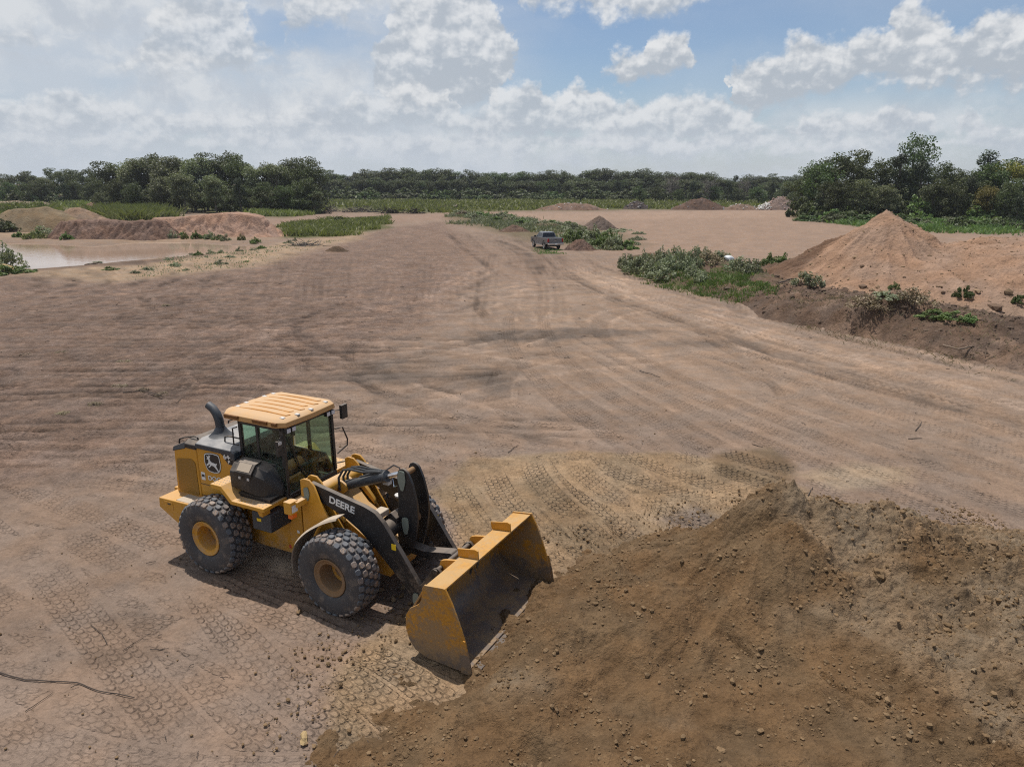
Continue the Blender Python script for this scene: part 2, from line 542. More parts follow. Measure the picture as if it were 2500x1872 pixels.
def leaf_mat(name, c0, c1, trans=0.25, rough=0.55):
    """foliage: colour varies from clump to clump and plant to plant"""
    m, N, b = new_mat(name)
    tc = N.add('ShaderNodeTexCoord'); oi = N.add('ShaderNodeObjectInfo'); g = N.add('ShaderNodeNewGeometry')
    n = N.noise(tc.outputs['Object'], 0.9, 3, 0.6)
    f = N.math('ADD', N.math('MULTIPLY', N.smooth(n, 0.3, 0.7), 0.55), N.math('MULTIPLY', g.outputs['Random Per Island'], 0.45))
    c = N.mix(f, (*c0, 1), (*c1, 1))
    hs = N.add('ShaderNodeHueSaturation')
    N.l.new(N.math('MULTIPLY_ADD', oi.outputs['Random'], 0.04, 0.48), hs.inputs['Hue'])
    N.l.new(N.math('MULTIPLY_ADD', oi.outputs['Random'], 0.5, 0.75), hs.inputs['Value'])
    hs.inputs['Saturation'].default_value = 0.95
    N.l.new(c, hs.inputs['Color'])
    N.l.new(hs.outputs[0], b.inputs['Base Color'])
    b.inputs['Roughness'].default_value = rough; b.inputs['Specular IOR Level'].default_value = 0.25
    tr = N.add('ShaderNodeBsdfTranslucent')
    N.l.new(N.mix(1.0, hs.outputs[0], (1.1, 1.25, 0.6, 1), 'MULTIPLY'), tr.inputs[0])
    mx = N.add('ShaderNodeMixShader'); mx.inputs[0].default_value = trans
    N.l.new(b.outputs[0], mx.inputs[1]); N.l.new(tr.outputs[0], mx.inputs[2])
    N.l.new(mx.outputs[0], N.n['Material Output'].inputs[0])
    return m

# ---------------------------------------------------------------- ground
def pxpoly(pts, z=0.0):
    return [tuple(at(u, v, z)[:2]) for u, v in pts]


POND = pxpoly([(-700, 585), (-300, 588), (0, 592), (110, 593), (230, 599), (330, 590), (450, 589), (560, 595), (650, 601), (600, 611), (480, 622), (330, 634), (200, 647), (60, 657), (-200, 668), (-700, 690)])
LOADER_POS = (-4.15, 13.337)
LOADER_YAW = math.radians(-26.11)
FRONT_ART = math.radians(-2.39)


def macro_h(x, y):
    x = np.asarray(x, float); y = np.asarray(y, float)
    r = np.hypot(x, y)
    h = 0.05 * fbm(x / 5.0, y / 5.0, 3, 3) * sst(16, 30, r) + 0.12 * fbm(x / 30, y / 30, 3, 5) * sst(40, 90, r)
    sd = poly_sd(x, y, POND, 20)
    h = np.where(sd < 12, h * sst(0, 12, sd), h)
    h = h + 0.22 * sst(0.0, 3.0, sd) * sst(14, 4, sd) * sst(55, 68, y) - 0.7 * sst(0.6, -3.0, sd)
    return h


def ground_z(x, y):
    return float(macro_h(np.array([x]), np.array([y]))[0])


TRACKS = []   # (x0, y0, x1, y1, bow, depth, tone)


def pair(x0, y0, x1, y1, bow=0.0, depth=0.03, tone=0.0, gauge=2.1):
    dx, dy = x1 - x0, y1 - y0; L = math.hypot(dx, dy)
    nx, ny = -dy / L * gauge / 2, dx / L * gauge / 2
    for sgn in (-1, 1):
        TRACKS.append((x0 + nx * sgn, y0 + ny * sgn, x1 + nx * sgn, y1 + ny * sgn, bow, depth, tone))


def lay_tracks():
    R = random.Random(5)
    # far and middle yard: sweeping turns in all directions
    for i in range(95):
        cx, cy = R.uniform(-18, 24), R.uniform(15, 52)
        a = R.choice([R.gauss(1.9, 0.35), R.gauss(2.5, .3), R.gauss(0.4, 0.5), R.uniform(0, 3.14)])
        L = R.uniform(8, 24)
        pair(cx - math.cos(a) * L / 2, cy - math.sin(a) * L / 2, cx + math.cos(a) * L / 2, cy + math.sin(a) * L / 2, R.uniform(-4, 4), R.uniform(0.024, 0.042), R.uniform(-.13, .14))
    # the haul road past the berm on the right
    for i in range(24):
        o = R.uniform(-6, 5.0)
        pair(26 + o * 0.9 + R.uniform(-2, 2), 16 + R.uniform(-2, 2) + o * .3, 8 + o * 0.75, 66 + R.uniform(-4, 10), R.uniform(1.5, 4.5), R.uniform(0.020, 0.034), R.uniform(-.12, .13))
    for i in range(14):
        o = R.uniform(-8, 8)
        pair(14 + o + R.uniform(-3, 3), 11 + R.uniform(-1, 2), 2 + o * .6, 44 + R.uniform(-6, 8), R.uniform(-2, 4), R.uniform(0.026, 0.042), R.uniform(-.11, .12))
    # around the loader: in and out of the pile, over and over
    ux, uy = math.cos(LOADER_YAW), math.sin(LOADER_YAW)
    for i in range(34):
        o = R.uniform(-7.5, 6.5); a = LOADER_YAW + R.gauss(0, 0.13)
        s = R.uniform(-6, 1); L = R.uniform(9, 17)
        px, py = LOADER_POS[0] - uy * o + ux * s, LOADER_POS[1] + ux * o + uy * s
        pair(px - math.cos(a) * L / 2, py - math.sin(a) * L / 2, px + math.cos(a) * L / 2, py + math.sin(a) * L / 2, R.uniform(-.6, .6), R.uniform(0.028, 0.042), R.uniform(-.05, .07))
    for i in range(16):
        px, py = R.uniform(-10, -1), R.uniform(7, 13); a = R.gauss(-0.35, 0.25); L = R.uniform(4, 9)
        pair(px - math.cos(a) * L / 2, py - math.sin(a) * L / 2, px + math.cos(a) * L / 2, py + math.sin(a) * L / 2, R.uniform(-.6, .6), R.uniform(0.028, 0.042), R.uniform(-.05, .07))
    # deep tracks in the soft clay beside the bucket
    for (u0, v0, u1, v1, bow, dp) in ((1120, 1170, 1320, 1420, -.2, .06), (1170, 1140, 1400, 1400, -.2, .07), (1245, 1118, 1470, 1385, -.25, .075), (1330, 1108, 1570, 1335, -.2, .075), (1300, 1180, 1500, 1360, .1, .05), (1430, 1140, 1690, 1305, -.2, .08), (1480, 1170, 1740, 1300, -.2, .07), (1375, 1098, 1790, 1235, -.3, .075), (1200, 1150, 1350, 1330, -.2, .06), (1290, 1125, 1420, 1270, -.2, .06), (1400, 1130, 1560, 1240, -.2, .06), (1560, 1210, 1800, 1300, -.2, .06), (1580, 1130, 1800, 1200, -.2, .06), (1090, 1230, 1230, 1420, -.1, .05), (1500, 1096, 1860, 1212, -.3, .07), (1640, 1102, 1930, 1185, -.2, .06),
                                      (1745, 1112, 1930, 1172, -.1, .09), (1760, 1100, 1950, 1150, -.1, .09), (1735, 1135, 1900, 1190, -.1, .09), (860, 1590, 1120, 1760, .1, .07), (800, 1640, 1000, 1800, .1, .07), (760, 1720, 900, 1860, .0, .06)):
        A = at(u0, v0); B = at(u1, v1)
        TRACKS.append((A.x, A.y, B.x, B.y, bow, dp, .10))


lay_tracks()
RUTS = []     # (x0, y0, x1, y1, bow, half width, tone)


def lay_ruts():
    R = random.Random(15)

    def comb(x0, y0, x1, y1, bow, n, gap, w, tone):
        dx, dy = x1 - x0, y1 - y0; L = math.hypot(dx, dy); nx, ny = -dy / L, dx / L
        for i in range(n):
            o = (i - (n - 1) / 2) * gap + R.uniform(-.1, .1) * gap
            t = tone * R.uniform(.5, 1.2)
            RUTS.append((x0 + nx * o, y0 + ny * o, x1 + nx * o, y1 + ny * o, bow, w * R.uniform(.7, 1.3), t))
    # long rows swept by the dozer over the brown field, turning with the pond
    for i in range(46):
        y = 20 + 56 * (i / 45) ** 1.25 + R.uniform(-.6, .6)
        x0 = -.62 * y - 6; x1 = x0 + R.uniform(10, 22) + .3 * y * R.random()
        comb(x0, y + R.uniform(-1, 1), x1, y + R.uniform(-2, 2) + .03 * (x1 - x0), R.uniform(-1.5, 1.5), R.randint(2, 4), .5 + y * .012, .06 + y * .0022, R.choice([-.30, -.24, .20, -.36]))
    for i in range(26):
        x = -38 + 40 * i / 25 + R.uniform(-.8, .8)
        comb(x * .62 + R.uniform(-1, 1), 42 + R.uniform(-6, 6), x * 1.0, 74 + R.uniform(-8, 8), R.uniform(-1, 1), R.randint(2, 4), .55, .14, R.choice([-.14, -.18, .14]))
    # car and lorry tracks in the yard and along the road
    for i in range(26):
        cx, cy = R.uniform(-12, 16), R.uniform(24, 62); a = R.choice([R.gauss(1.75, .3), R.gauss(2.4, .3), R.gauss(.7, .3)]); L = R.uniform(7, 20)
        bw = R.uniform(-5, 5)
        for o in (-.85, .85):
            ox, oy = -math.sin(a) * o, math.cos(a) * o
            comb(cx + ox - math.cos(a) * L / 2, cy + oy - math.sin(a) * L / 2, cx + ox + math.cos(a) * L / 2, cy + oy + math.sin(a) * L / 2, bw, 3, .16, .05 + cy * .0008, R.choice([.22, .26, -.22]))
    for i in range(22):
        o = R.uniform(-7, 6)
        comb(27 + o + R.uniform(-2, 2), 15 + o * .3, 7 + o * .7, 72 + R.uniform(-8, 14), R.uniform(1.5, 5), R.randint(2, 4), .3, .10, R.choice([-.2, .18, -.16, .22]))
    for i in range(14):
        o = R.uniform(-8, 8)
        comb(4 + o * .6, 60 + R.uniform(-5, 5), -4 + o * 1.0, 118 + R.uniform(-10, 10), R.uniform(-6, 3), R.randint(2, 4), .5, .22, R.choice([-.2, .18, -.22]))


lay_ruts()


def ground_mat():
    """trodden soil: mottled colour, crumbs, and the lug prints of tyres pressed along each track"""
    m, N, b = new_mat('ground_soil')
    P = N.add('ShaderNodeNewGeometry').outputs['Position']
    col = N.add('ShaderNodeVertexColor', layer_name='Col').outputs[0]
    tk = N.add('ShaderNodeAttribute', attribute_name='trk'); ra = N.add('ShaderNodeAttribute', attribute_name='rough').outputs['Fac']
    sp = N.add('ShaderNodeSeparateXYZ'); N.l.new(tk.outputs['Vector'], sp.inputs[0])
    s_, t_, dm = sp.outputs
    ca, cb = 0.19, 0.155
    tq = N.math('DIVIDE', t_, cb)
    row = N.math('FLOOR', N.math('ADD', tq, 0.5))
    par = N.math('FLOORED_MODULO', row, 2.0)
    ft = N.math('SUBTRACT', tq, row)
    sq = N.math('MULTIPLY_ADD', par, 0.5, N.math('DIVIDE', s_, ca))
    sq = N.math('MULTIPLY_ADD', N.math('MULTIPLY', ft, ft), 0.38, sq)
    cell = N.math('FLOOR', sq); fs = N.math('SUBTRACT', N.math('SUBTRACT', sq, cell), 0.5)
    d = N.math('POWER', N.math('ADD', N.math('POWER', N.math('MULTIPLY', N.math('ABSOLUTE', fs), 0.93), 3.0), N.math('POWER', N.math('ABSOLUTE', ft), 3.0)), 0.3333)
    wn = N.add('ShaderNodeTexWhiteNoise', noise_dimensions='2D')
    cv = N.add('ShaderNodeCombineXYZ'); N.l.new(cell, cv.inputs[0]); N.l.new(row, cv.inputs[1]); N.l.new(cv.outputs[0], wn.inputs['Vector'])
    n2 = N.noise(P, 13, 4, 0.72); n1 = N.noise(P, 2.6, 6, 0.72)
    d = N.math('ADD', d, N.math('MULTIPLY_ADD', n2, 0.34, -0.17))
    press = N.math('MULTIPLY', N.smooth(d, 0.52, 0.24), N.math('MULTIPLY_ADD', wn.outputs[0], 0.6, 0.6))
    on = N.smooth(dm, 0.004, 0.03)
    n3 = N.noise(P, 60, 2, 0.6); n0 = N.noise(P, 0.55, 4, 0.65)
    v = N.math('ADD', N.math('MULTIPLY', N.smooth(n1, .33, .67), 0.42), N.math('ADD', N.math('MULTIPLY', N.smooth(n2, .33, .67), 0.36), N.math('ADD', N.math('MULTIPLY', N.smooth(n3, .3, .7), 0.10), N.math('MULTIPLY', N.smooth(n0, .35, .65), 0.20))))
    v = N.math('MULTIPLY', N.math('SUBTRACT', v, 0.54), N.math('MULTIPLY', ra, 1.05))
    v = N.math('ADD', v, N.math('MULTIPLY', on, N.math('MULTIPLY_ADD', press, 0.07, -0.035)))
    spk = N.noise(P, 5.5, 4, 0.78)
    v = N.math('SUBTRACT', v, N.math('MULTIPLY', N.math('MULTIPLY', N.smooth(spk, 0.55, 0.68), ra), 0.34))
    v = N.math('ADD', v, N.math('MULTIPLY', N.math('MULTIPLY', N.smooth(spk, 0.43, 0.33), ra), 0.22))
    v = N.math('MAXIMUM', N.math('ADD', v, 1.0), 0.35)
    hue = N.noise(P, 0.8, 3, 0.5)
    tint = N.mix(N.smooth(hue, 0.35, 0.65), (1.03, 0.99, 0.95, 1), (0.97, 1.0, 1.04, 1))
    sc = N.add('ShaderNodeVectorMath', operation='SCALE'); N.l.new(N.vmath('MULTIPLY', col, tint), sc.inputs[0]); N.l.new(v, sc.inputs['Scale'])
    N.l.new(sc.outputs[0], b.inputs['Base Color'])
    b.inputs['Roughness'].default_value = 0.95; b.inputs['Specular IOR Level'].default_value = 0.12
    h = N.math('ADD', N.math('MULTIPLY', n3, 0.010), N.math('MULTIPLY', N.math('MULTIPLY', n2, 0.075), ra))
    h = N.math('ADD', h, N.math('MULTIPLY', N.math('MULTIPLY', spk, 0.16), N.math('MULTIPLY', ra, ra)))
    h = N.math('SUBTRACT', h, N.math('MULTIPLY', N.math('MULTIPLY', dm, press), N.math('MULTIPLY_ADD', ft, 0.9, 1.1)))
    bp = N.add('ShaderNodeBump'); bp.inputs['Strength'].default_value = 1.0; bp.inputs['Distance'].default_value = 1.0
    N.l.new(h, bp.inputs['Height']); N.l.new(bp.outputs[0], b.inputs['Normal'])
    return m


def build_ground():
    dense = np.radians(np.arange(-44, 44.001, 0.135))
    rest = np.radians(np.concatenate([np.arange(46, 180, 3.0), np.arange(-180, -44.5, 3.0)]))
    th = np.sort(np.concatenate([dense, rest]))
    th = np.unique(np.round(th, 6))
    if th[-1] >= math.pi - 1e-4: th = th[:-1]
    r = [0.4, 2, 4, 5.5, 6.6, 7.2]
    while r[-1] < 160:
        r.append(r[-1] + max(1.25 * r[-1] ** 2 / (704 * 7.71), .022) * (1 if r[-1] < 60 else 1.25))
    while r[-1] < 6000:
        r.append(r[-1] * 1.05)
    r = np.array(r)
    TH, RR = np.meshgrid(th, r)
    X = (RR * np.sin(TH)).ravel(); Y = (RR * np.cos(TH)).ravel(); RR = RR.ravel()
    n = len(X)
    Z = macro_h(X, Y)
    near = RR < 62
    # ---- soil colours
    C = np.zeros((n, 3)); C[:] = (0.335, 0.242, 0.187)
    nz1 = fbm(X / 3.1, Y / 3.1, 4, 21); nz2 = fbm(X / 11.0, Y / 11.0, 4, 31); nz3 = fbm(X / 1.1, Y / 1.1, 3, 41)
    C *= (1 + 0.10 * nz2 + 0.07 * nz1)[:, None]

    def zone(poly, col, soft, k=1.0, wob=1.0, patch=0.0):
        sd = poly_sd(X, Y, poly, soft + 3 * wob + 1)
        sd = sd + (nz1 * 1.2 + nz2 * 1.6) * wob
        m = sst(soft, -soft, sd) * k
        if patch: m = m * np.clip(1 + patch * (nz1 + nz3), 0, 1)
        C[:] = C * (1 - m[:, None]) + np.array(col) * (1 + .10 * nz1 + .06 * nz3)[:, None] * m[:, None]
        return m

    Pp = pxpoly
    # trodden brown field on the left
    mL = zone(Pp([(-900, 690), (0, 668), (250, 694), (600, 655), (800, 604), (930, 560), (1080, 540), (1170, 600), (1130, 700), (1000, 800), (700, 960), (330, 1120), (-600, 1300)]), (0.300, 0.206, 0.162), 3.0, 0.92, 1.2, 0.4)
    streak = fbm(X / 0.9 + 0.2 * Y, Y / 7.0, 4, 55); streak2 = fbm(X / 3.0, Y / 0.8, 5, 57, .65)
    fan = fbm(np.arctan2(X + 40, Y - 20) * 60, np.hypot(X + 40, Y - 20) / 5, 4, 58)
    wts = sst(25, 60, Y)
    st = (streak2 * (1 - wts) + fan * wts)
    C *= np.clip(1 + 0.22 * st * mL, .45, 1.6)[:, None]
    C[:] = C + (mL * np.clip(fbm(X / 2.3, Y / 1.3, 4, 61) - .12, 0, 1) * 0.22)[:, None] * np.array((.9, .62, .45))
    # haul road and yard, pale and smooth
    zone(Pp([(1500, 640), (1700, 760), (2100, 850), (2500, 930), (2900, 1050), (2600, 1250), (2000, 1080), (1500, 1000), (1150, 900), (1250, 760), (1350, 660)]), (0.395, 0.280, 0.207), 4, 0.65, 1)
    zone(Pp([(1450, 615), (1520, 530), (1900, 515), (2000, 545), (2900, 610), (2900, 640), (1950, 640), (1700, 620)]), (0.40, 0.275, 0.205), 6, 0.7, 2)
    zone(Pp([(1080, 515), (1300, 520), (1950, 512), (1960, 528), (1400, 540), (1150, 532)]), (0.43, 0.30, 0.225), 6, 0.8, 2)
    zone(Pp([(560, 540), (1050, 522), (1300, 516), (1150, 535), (760, 550), (600, 556)]), (0.37, 0.25, 0.19), 4, 0.7, 1)
    zone(Pp([(1020, 560), (1320, 625), (1500, 640), (1300, 700), (1050, 640)]), (0.33, 0.225, 0.17), 4, 0.5, 1)
    # sandy margin of the pond
    zone(Pp([(-700, 690), (60, 660), (330, 638), (640, 604), (760, 584), (900, 565), (880, 585), (800, 604), (620, 650), (270, 690), (60, 672), (-700, 720)]), (0.46, 0.33, 0.225), 1.6, 0.85, 0.8, 0.55)
    zone(Pp([(0, 660), (330, 640), (520, 622), (520, 628), (330, 652), (0, 668)]), (0.17, 0.115, 0.09), 1.0, 0.8, 0.5)
    zone(Pp([(-700, 580), (0, 584), (230, 592), (640, 588), (680, 580), (300, 570), (0, 560), (-700, 550)]), (0.40, 0.28, 0.195), 3, 0.8, 1)
    # yellow clay spilled round the pile
    mC = zone(Pp([(1050, 1200), (1160, 1120), (1400, 1095), (1640, 1098), (1760, 1120), (1960, 1190), (2100, 1300), (1700, 1500), (1500, 1872), (780, 1900), (775, 1780), (800, 1640), (870, 1560), (1000, 1490), (1120, 1400), (1090, 1290)]), (0.43, 0.300, 0.188), 0.22, 0.95, 0.40, 0.25)
    zone(Pp([(1730, 1105), (1880, 1090), (1945, 1135), (1930, 1180), (1760, 1165)]), (0.24, 0.165, 0.10), 0.25, 0.85, .25)
    zone(Pp([(1960, 1160), (2080, 1125), (2230, 1140), (2235, 1175), (2050, 1195)]), (0.46, 0.352, 0.25), 0.35, 0.75, .3)
    zone(Pp([(1600, 1265), (1700, 1225), (1780, 1270), (1690, 1310)]), (0.20, 0.165, 0.155), 0.3, 0.7, .2)
    zone(Pp([(1250, 1180), (1330, 1165), (1560, 1330), (1440, 1390), (1330, 1300)]), (0.25, 0.17, 0.10), 0.3, 0.6, .3)
    zone(Pp([(1050, 1200), (1160, 1190), (1290, 1370), (1140, 1380)]), (0.36, 0.245, 0.145), .3, .6, .3)
    mot = fbm(X / 0.9, Y / 1.3, 5, 63, .6) ; mot2 = fbm(X / 3.5, Y / 3.0, 4, 65, .6)
    C *= np.clip(1 + (0.20 + .16 * mL) * mot * sst(120, 40, Y) + .14 * mot2, .4, 1.6)[:, None]
    # dark wet and ashy stains
    for (u, v, a, b_, k) in ((960, 905, 150, 36, .75), (1190, 925, 130, 40, .7), (1290, 818, 240, 20, .8), (1460, 808, 180, 14, .7), (1720, 838, 170, 12, .5), (1050, 870, 80, 20, .35), (300, 1600, 180, 25, .3), (300, 1520, 120, 40, .35),
                             (1450, 1030, 300, 18, .2), (500, 900, 200, 20, .35), (200, 960, 200, 18, .3)):
        cpt = at(u, v); ex = at(u + a, v); ey = at(u, v - b_)
        hw = abs(ex.x - cpt.x); hh = abs(ey.y - cpt.y)
        d = np.hypot((X - cpt.x + .5 * nz1 * hw) / hw, (Y - cpt.y) / hh + 0.8 * nz1 + .5 * nz3)
        m = sst(1.15, 0.25, d) * k
        C[:] = C * (1 - m[:, None]) + np.array((0.15, 0.118, 0.098)) * m[:, None]
    # weeds and grass land
    zone(Pp([(690, 530), (760, 508), (900, 518), (1050, 519), (1260, 515), (1600, 512), (1800, 508), (2100, 505), (4200, 505), (4200, 470), (2500, 452), (0, 452), (-1500, 470), (-1500, 520), (0, 505), (400, 512)]), (0.115, 0.125, 0.042), 7, 0.95, 3)
    zone(Pp([(655, 566), (700, 548), (930, 530), (955, 555), (860, 574), (700, 583)]), (0.12, 0.13, 0.045), 2, 0.9, 1)
    zone(Pp([(1935, 533), (2100, 553), (2500, 568), (4000, 640), (4000, 470), (1960, 505)]), (0.09, 0.10, 0.04), 2, 0.95, 1)
    zone(Pp([(1480, 560), (1540, 575), (1560, 600), (1430, 605), (1300, 590), (1090, 535), (1130, 520), (1300, 540)]), (0.16, 0.135, 0.07), 3, 0.7, 1)
    zone(Pp([(-900, 575), (60, 565), (200, 530), (440, 520), (430, 490), (-900, 500)]), (0.14, 0.135, 0.055), 4, 0.7, 2)
    # ---- trampled relief and tyre prints
    idx = np.where(near)[0]
    x = X[idx]; y = Y[idx]; rr = RR[idx]
    z = 0.010 * fbm(x / 0.35, y / 0.35, 3, 71) + 0.012 * nz3[idx] + 0.022 * nz1[idx] * sst(70, 20, rr)
    z += mL[idx] * 0.025 * st[idx] * sst(75, 30, rr)
    space = np.maximum(np.maximum(rr ** 2 / (704 * 7.71) * 1.25, .022), rr * .00236) * 1.05
    tone = np.zeros(len(idx)); TS = np.zeros((len(idx), 3))
    soft = 0.045 * mC[idx]
    jx = fbm(x / .5, y / .5, 2, 93); jy = fbm(x / .5, y / .5, 2, 95)
    z += soft * (fbm(x / 0.22, y / 0.22, 3, 81) * 0.8 + .3 * fbm(x / .8, y / .8, 2, 83))
    # older, half worn prints everywhere under the fresh tracks
    ba = -0.42 + .25 * sst(14, 30, rr); wx = 1.3 * fbm(x / 7.0, y / 7.0, 2, 85); wy = 1.3 * fbm(x / 7.0, y / 7.0, 2, 87)
    TS[:, 0] = (x + wx) * math.cos(-.42) + (y + wy) * math.sin(-.42) + .06 * jx; TS[:, 1] = -(x + wx) * math.sin(-.42) + (y + wy) * math.cos(-.42) + .05 * jy
    TS[:, 2] = .060 * np.clip(.62 + 1.4 * fbm(x / 2.6, y / 1.6, 3, 89), 0, 1.1) * sst(60, 30, rr) * (1 - .75 * mL[idx])
    for (x0, y0, x1, y1, bow, depth, tn) in TRACKS:
        L = math.hypot(x1 - x0, y1 - y0); ux, uy = (x1 - x0) / L, (y1 - y0) / L
        pad = abs(bow) + 1.6
        bb = (x > min(x0, x1) - pad) & (x < max(x0, x1) + pad) & (y > min(y0, y1) - pad) & (y < max(y0, y1) + pad)
        k = np.where(bb)[0]
        if not len(k): continue
        dx = x[k] - x0; dy = y[k] - y0
        s = dx * ux + dy * uy; t = -dx * uy + dy * ux
        q = s / L
        t = t - bow * 4 * q * (1 - q)
        sp_ = space[k]; at_ = np.abs(t)
        out = np.maximum(at_ - .40, np.maximum(-s, s - L))          # distance outside the print
        ring = (out < 2.5 * sp_)
        k = k[ring]; s = s[ring]; t = t[ring]; q = q[ring]; out = out[ring]; sp_ = sp_[ring]
        if not len(k): continue
        wear = np.clip(0.85 + .8 * fbm(x[k] / 1.7, y[k] / 1.7, 2, 91), 0.25, 1.2) if depth < .05 else np.clip(.9 + .7 * fbm(x[k] / 1.2, y[k] / 1.2, 2, 91), .2, 1.2)
        m = sst(0.40, 0.33, np.abs(t)) * sst(0, 0.15, q) * sst(1, 0.85, q)
        own = out < 1.3 * sp_
        kk = k[own]
        TS[kk, 0] = s[own] + .05 * jx[kk]; TS[kk, 1] = t[own] + .03 * jy[kk]; TS[kk, 2] = depth * m[own] * wear[own]
        TS[k[~own], 2] = 0.0
        z[k] = z[k] * (1 - .8 * m) + m * depth * (-.35 + .8 * sst(.30, .38, np.abs(t)))
        tone[k] = tone[k] * (1 - m) + tn * m
    Z[idx] += z * sst(62, 48, rr)
    C[idx] *= np.clip(1 + tone * 1.1, .4, 1.8)[:, None]
    far_k = np.where(RR < 140)[0]; xx = X[far_k]; yy = Y[far_k]; rt = np.zeros(len(far_k)); rz = np.zeros(len(far_k))
    brk = fbm(xx / 2.0, yy / 2.0, 2, 97)
    for (x0, y0, x1, y1, bow, hw, tn) in RUTS:
        L = math.hypot(x1 - x0, y1 - y0); ux, uy = (x1 - x0) / L, (y1 - y0) / L; pad = abs(bow) + 1
        k = np.where((xx > min(x0, x1) - pad) & (xx < max(x0, x1) + pad) & (yy > min(y0, y1) - pad) & (yy < max(y0, y1) + pad))[0]
        if not len(k): continue
        dx = xx[k] - x0; dy = yy[k] - y0
        s = dx * ux + dy * uy; q = s / L; t = -dx * uy + dy * ux - bow * 4 * q * (1 - q) + .12 * brk[k]
        m = sst(hw * 1.6, hw * .5, np.abs(t)) * sst(0, .15, q) * sst(1, .85, q) * np.clip(.75 + 1.2 * brk[k], 0, 1.1)
        rt[k] += tn * m; rz[k] -= .045 * m * np.sign(-tn + .001)
    C[far_k] *= np.clip(1 + rt, .45, 1.6)[:, None]
    Z[far_k] += np.clip(rz, -.08, .08) * sst(70, 40, RR[far_k])
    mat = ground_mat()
    verts = np.stack([X, Y, Z], 1)
    nth = len(th)
    F = grid_faces(nth, len(r), wrap=True)
    F = F[:, ::-1]
    # close the centre
    verts = np.vstack([verts, [[0, 0, 0]]]); C = np.vstack([C, C[:1]])
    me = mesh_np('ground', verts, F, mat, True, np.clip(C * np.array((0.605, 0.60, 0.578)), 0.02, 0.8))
    full = np.zeros((len(verts), 3), np.float32); full[idx] = TS
    a_ = me.attributes.new('trk', 'FLOAT_VECTOR', 'POINT'); a_.data.foreach_set('vector', full.ravel())
    kon = np.ones(len(verts), np.float32); kon[:n] = .46 + .60 * mL
    kon[:n] = np.maximum(kon[:n], .8 * mC)
    a_ = me.attributes.new('rough', 'FLOAT', 'POINT'); a_.data.foreach_set('value', kon)
    o = obj('ground', me); tag(o, kind='structure')
    return o


build_ground()


def build_pond():
    m, N, b = new_mat('pond_water')
    g = N.add('ShaderNodeNewGeometry')
    n = N.noise(N.vmath('MULTIPLY', g.outputs['Position'], (1.0, 1.0, 1.0)), 1.3, 4, 0.55)
    big = N.noise(g.outputs['Position'], 0.09, 3, 0.5)
    N.l.new(N.mix(N.smooth(big, .35, .65), (0.33, 0.235, 0.17, 1), (0.39, 0.29, 0.22, 1)), b.inputs['Base Color'])
    b.inputs['Roughness'].default_value = 0.06
    b.inputs['IOR'].default_value = 1.33
    bp = N.add('ShaderNodeBump'); bp.inputs['Strength'].default_value = 0.12; bp.inputs['Distance'].default_value = 0.1
    N.l.new(n, bp.inputs['Height']); N.l.new(bp.outputs[0], b.inputs['Normal'])
    me = bpy.data.meshes.new('pond')
    me.from_pydata([(x, y, -0.14) for x, y in POND], [], [tuple(range(len(POND)))])
    me.materials.append(m)
    bm = bmesh.new(); bm.from_mesh(me); bmesh.ops.recalc_face_normals(bm, faces=bm.faces)
    for f in bm.faces:
        if f.normal.z < 0: f.normal_flip()
    bm.to_mesh(me); bm.free()
    tag(obj('pond_water', me), kind='structure')


build_pond()

# ---------------------------------------------------------------- wheel loader
Y_PAINT = paint_mat('yellow_paint', (0.57, 0.275, 0.024), 0.42, dust=0.45, grime=0.18)
Y_DUSTY = paint_mat('dusty_yellow_paint', (0.60, 0.30, 0.03), 0.6, dust=0.85, dust_col=(0.52, 0.36, 0.22), grime=0.3)
ROOF = paint_mat('sunbleached_roof', (0.52, 0.285, 0.10), 0.6, dust=0.85, dust_col=(0.49, 0.335, 0.20), grime=0.2)
TAN = paint_mat('dusty_fender', (0.36, 0.29, 0.22), 0.8, dust=0.7, dust_col=(0.46, 0.38, 0.29), grime=0.3)
BLACK = paint_mat('black_paint', (0.016, 0.016, 0.018), 0.42, dust=0.45, dust_col=(0.34, 0.26, 0.19), grime=0.06)
CABBLK = paint_mat('cab_black', (0.022, 0.021, 0.021), 0.5, dust=0.5, dust_col=(0.40, 0.32, 0.25), grime=0.10)
GREYTOP = paint_mat('grey_hood_top', (0.055, 0.065, 0.08), 0.45, dust=0.62, dust_col=(0.46, 0.43, 0.40), grime=0.12)
STEELBLU = paint_mat('slate_steel', (0.035, 0.042, 0.052), 0.45, dust=0.3, dust_col=(0.3, 0.27, 0.24), grime=0.1)
DIRTY_Y = paint_mat('worn_bucket_yellow', (0.52, 0.235, 0.018), 0.6, dust=0.5, dust_col=(0.40, 0.26, 0.13), grime=0.72)
WORN = paint_mat('bare_bucket_steel', (0.085, 0.072, 0.065), 0.38, dust=0.35, dust_col=(0.20, 0.15, 0.11), grime=0.35, metal=0.35)
CHROME = flat_mat('chrome', (0.75, 0.76, 0.78), 0.12, 1.0)
GREYPIN = flat_mat('grey_green_plate', (0.19, 0.22, 0.19), 0.5)
WHITE = flat_mat('white_print', (0.72, 0.72, 0.70), 0.6, var=.05)
PALE = flat_mat('pale_metal', (0.55, 0.53, 0.50), 0.5)
RUBBERH = flat_mat('hose_rubber', (0.035, 0.036, 0.038), 0.55)
ORANGE = flat_mat('orange_lens', (0.75, 0.16, 0.02), 0.3)
REDR = flat_mat('red_reflector', (0.55, 0.04, 0.03), 0.35)
YSTICK = flat_mat('yellow_sticker', (0.75, 0.52, 0.02), 0.5)
SEATM = flat_mat('seat_cloth', (0.03, 0.03, 0.032), 0.85)
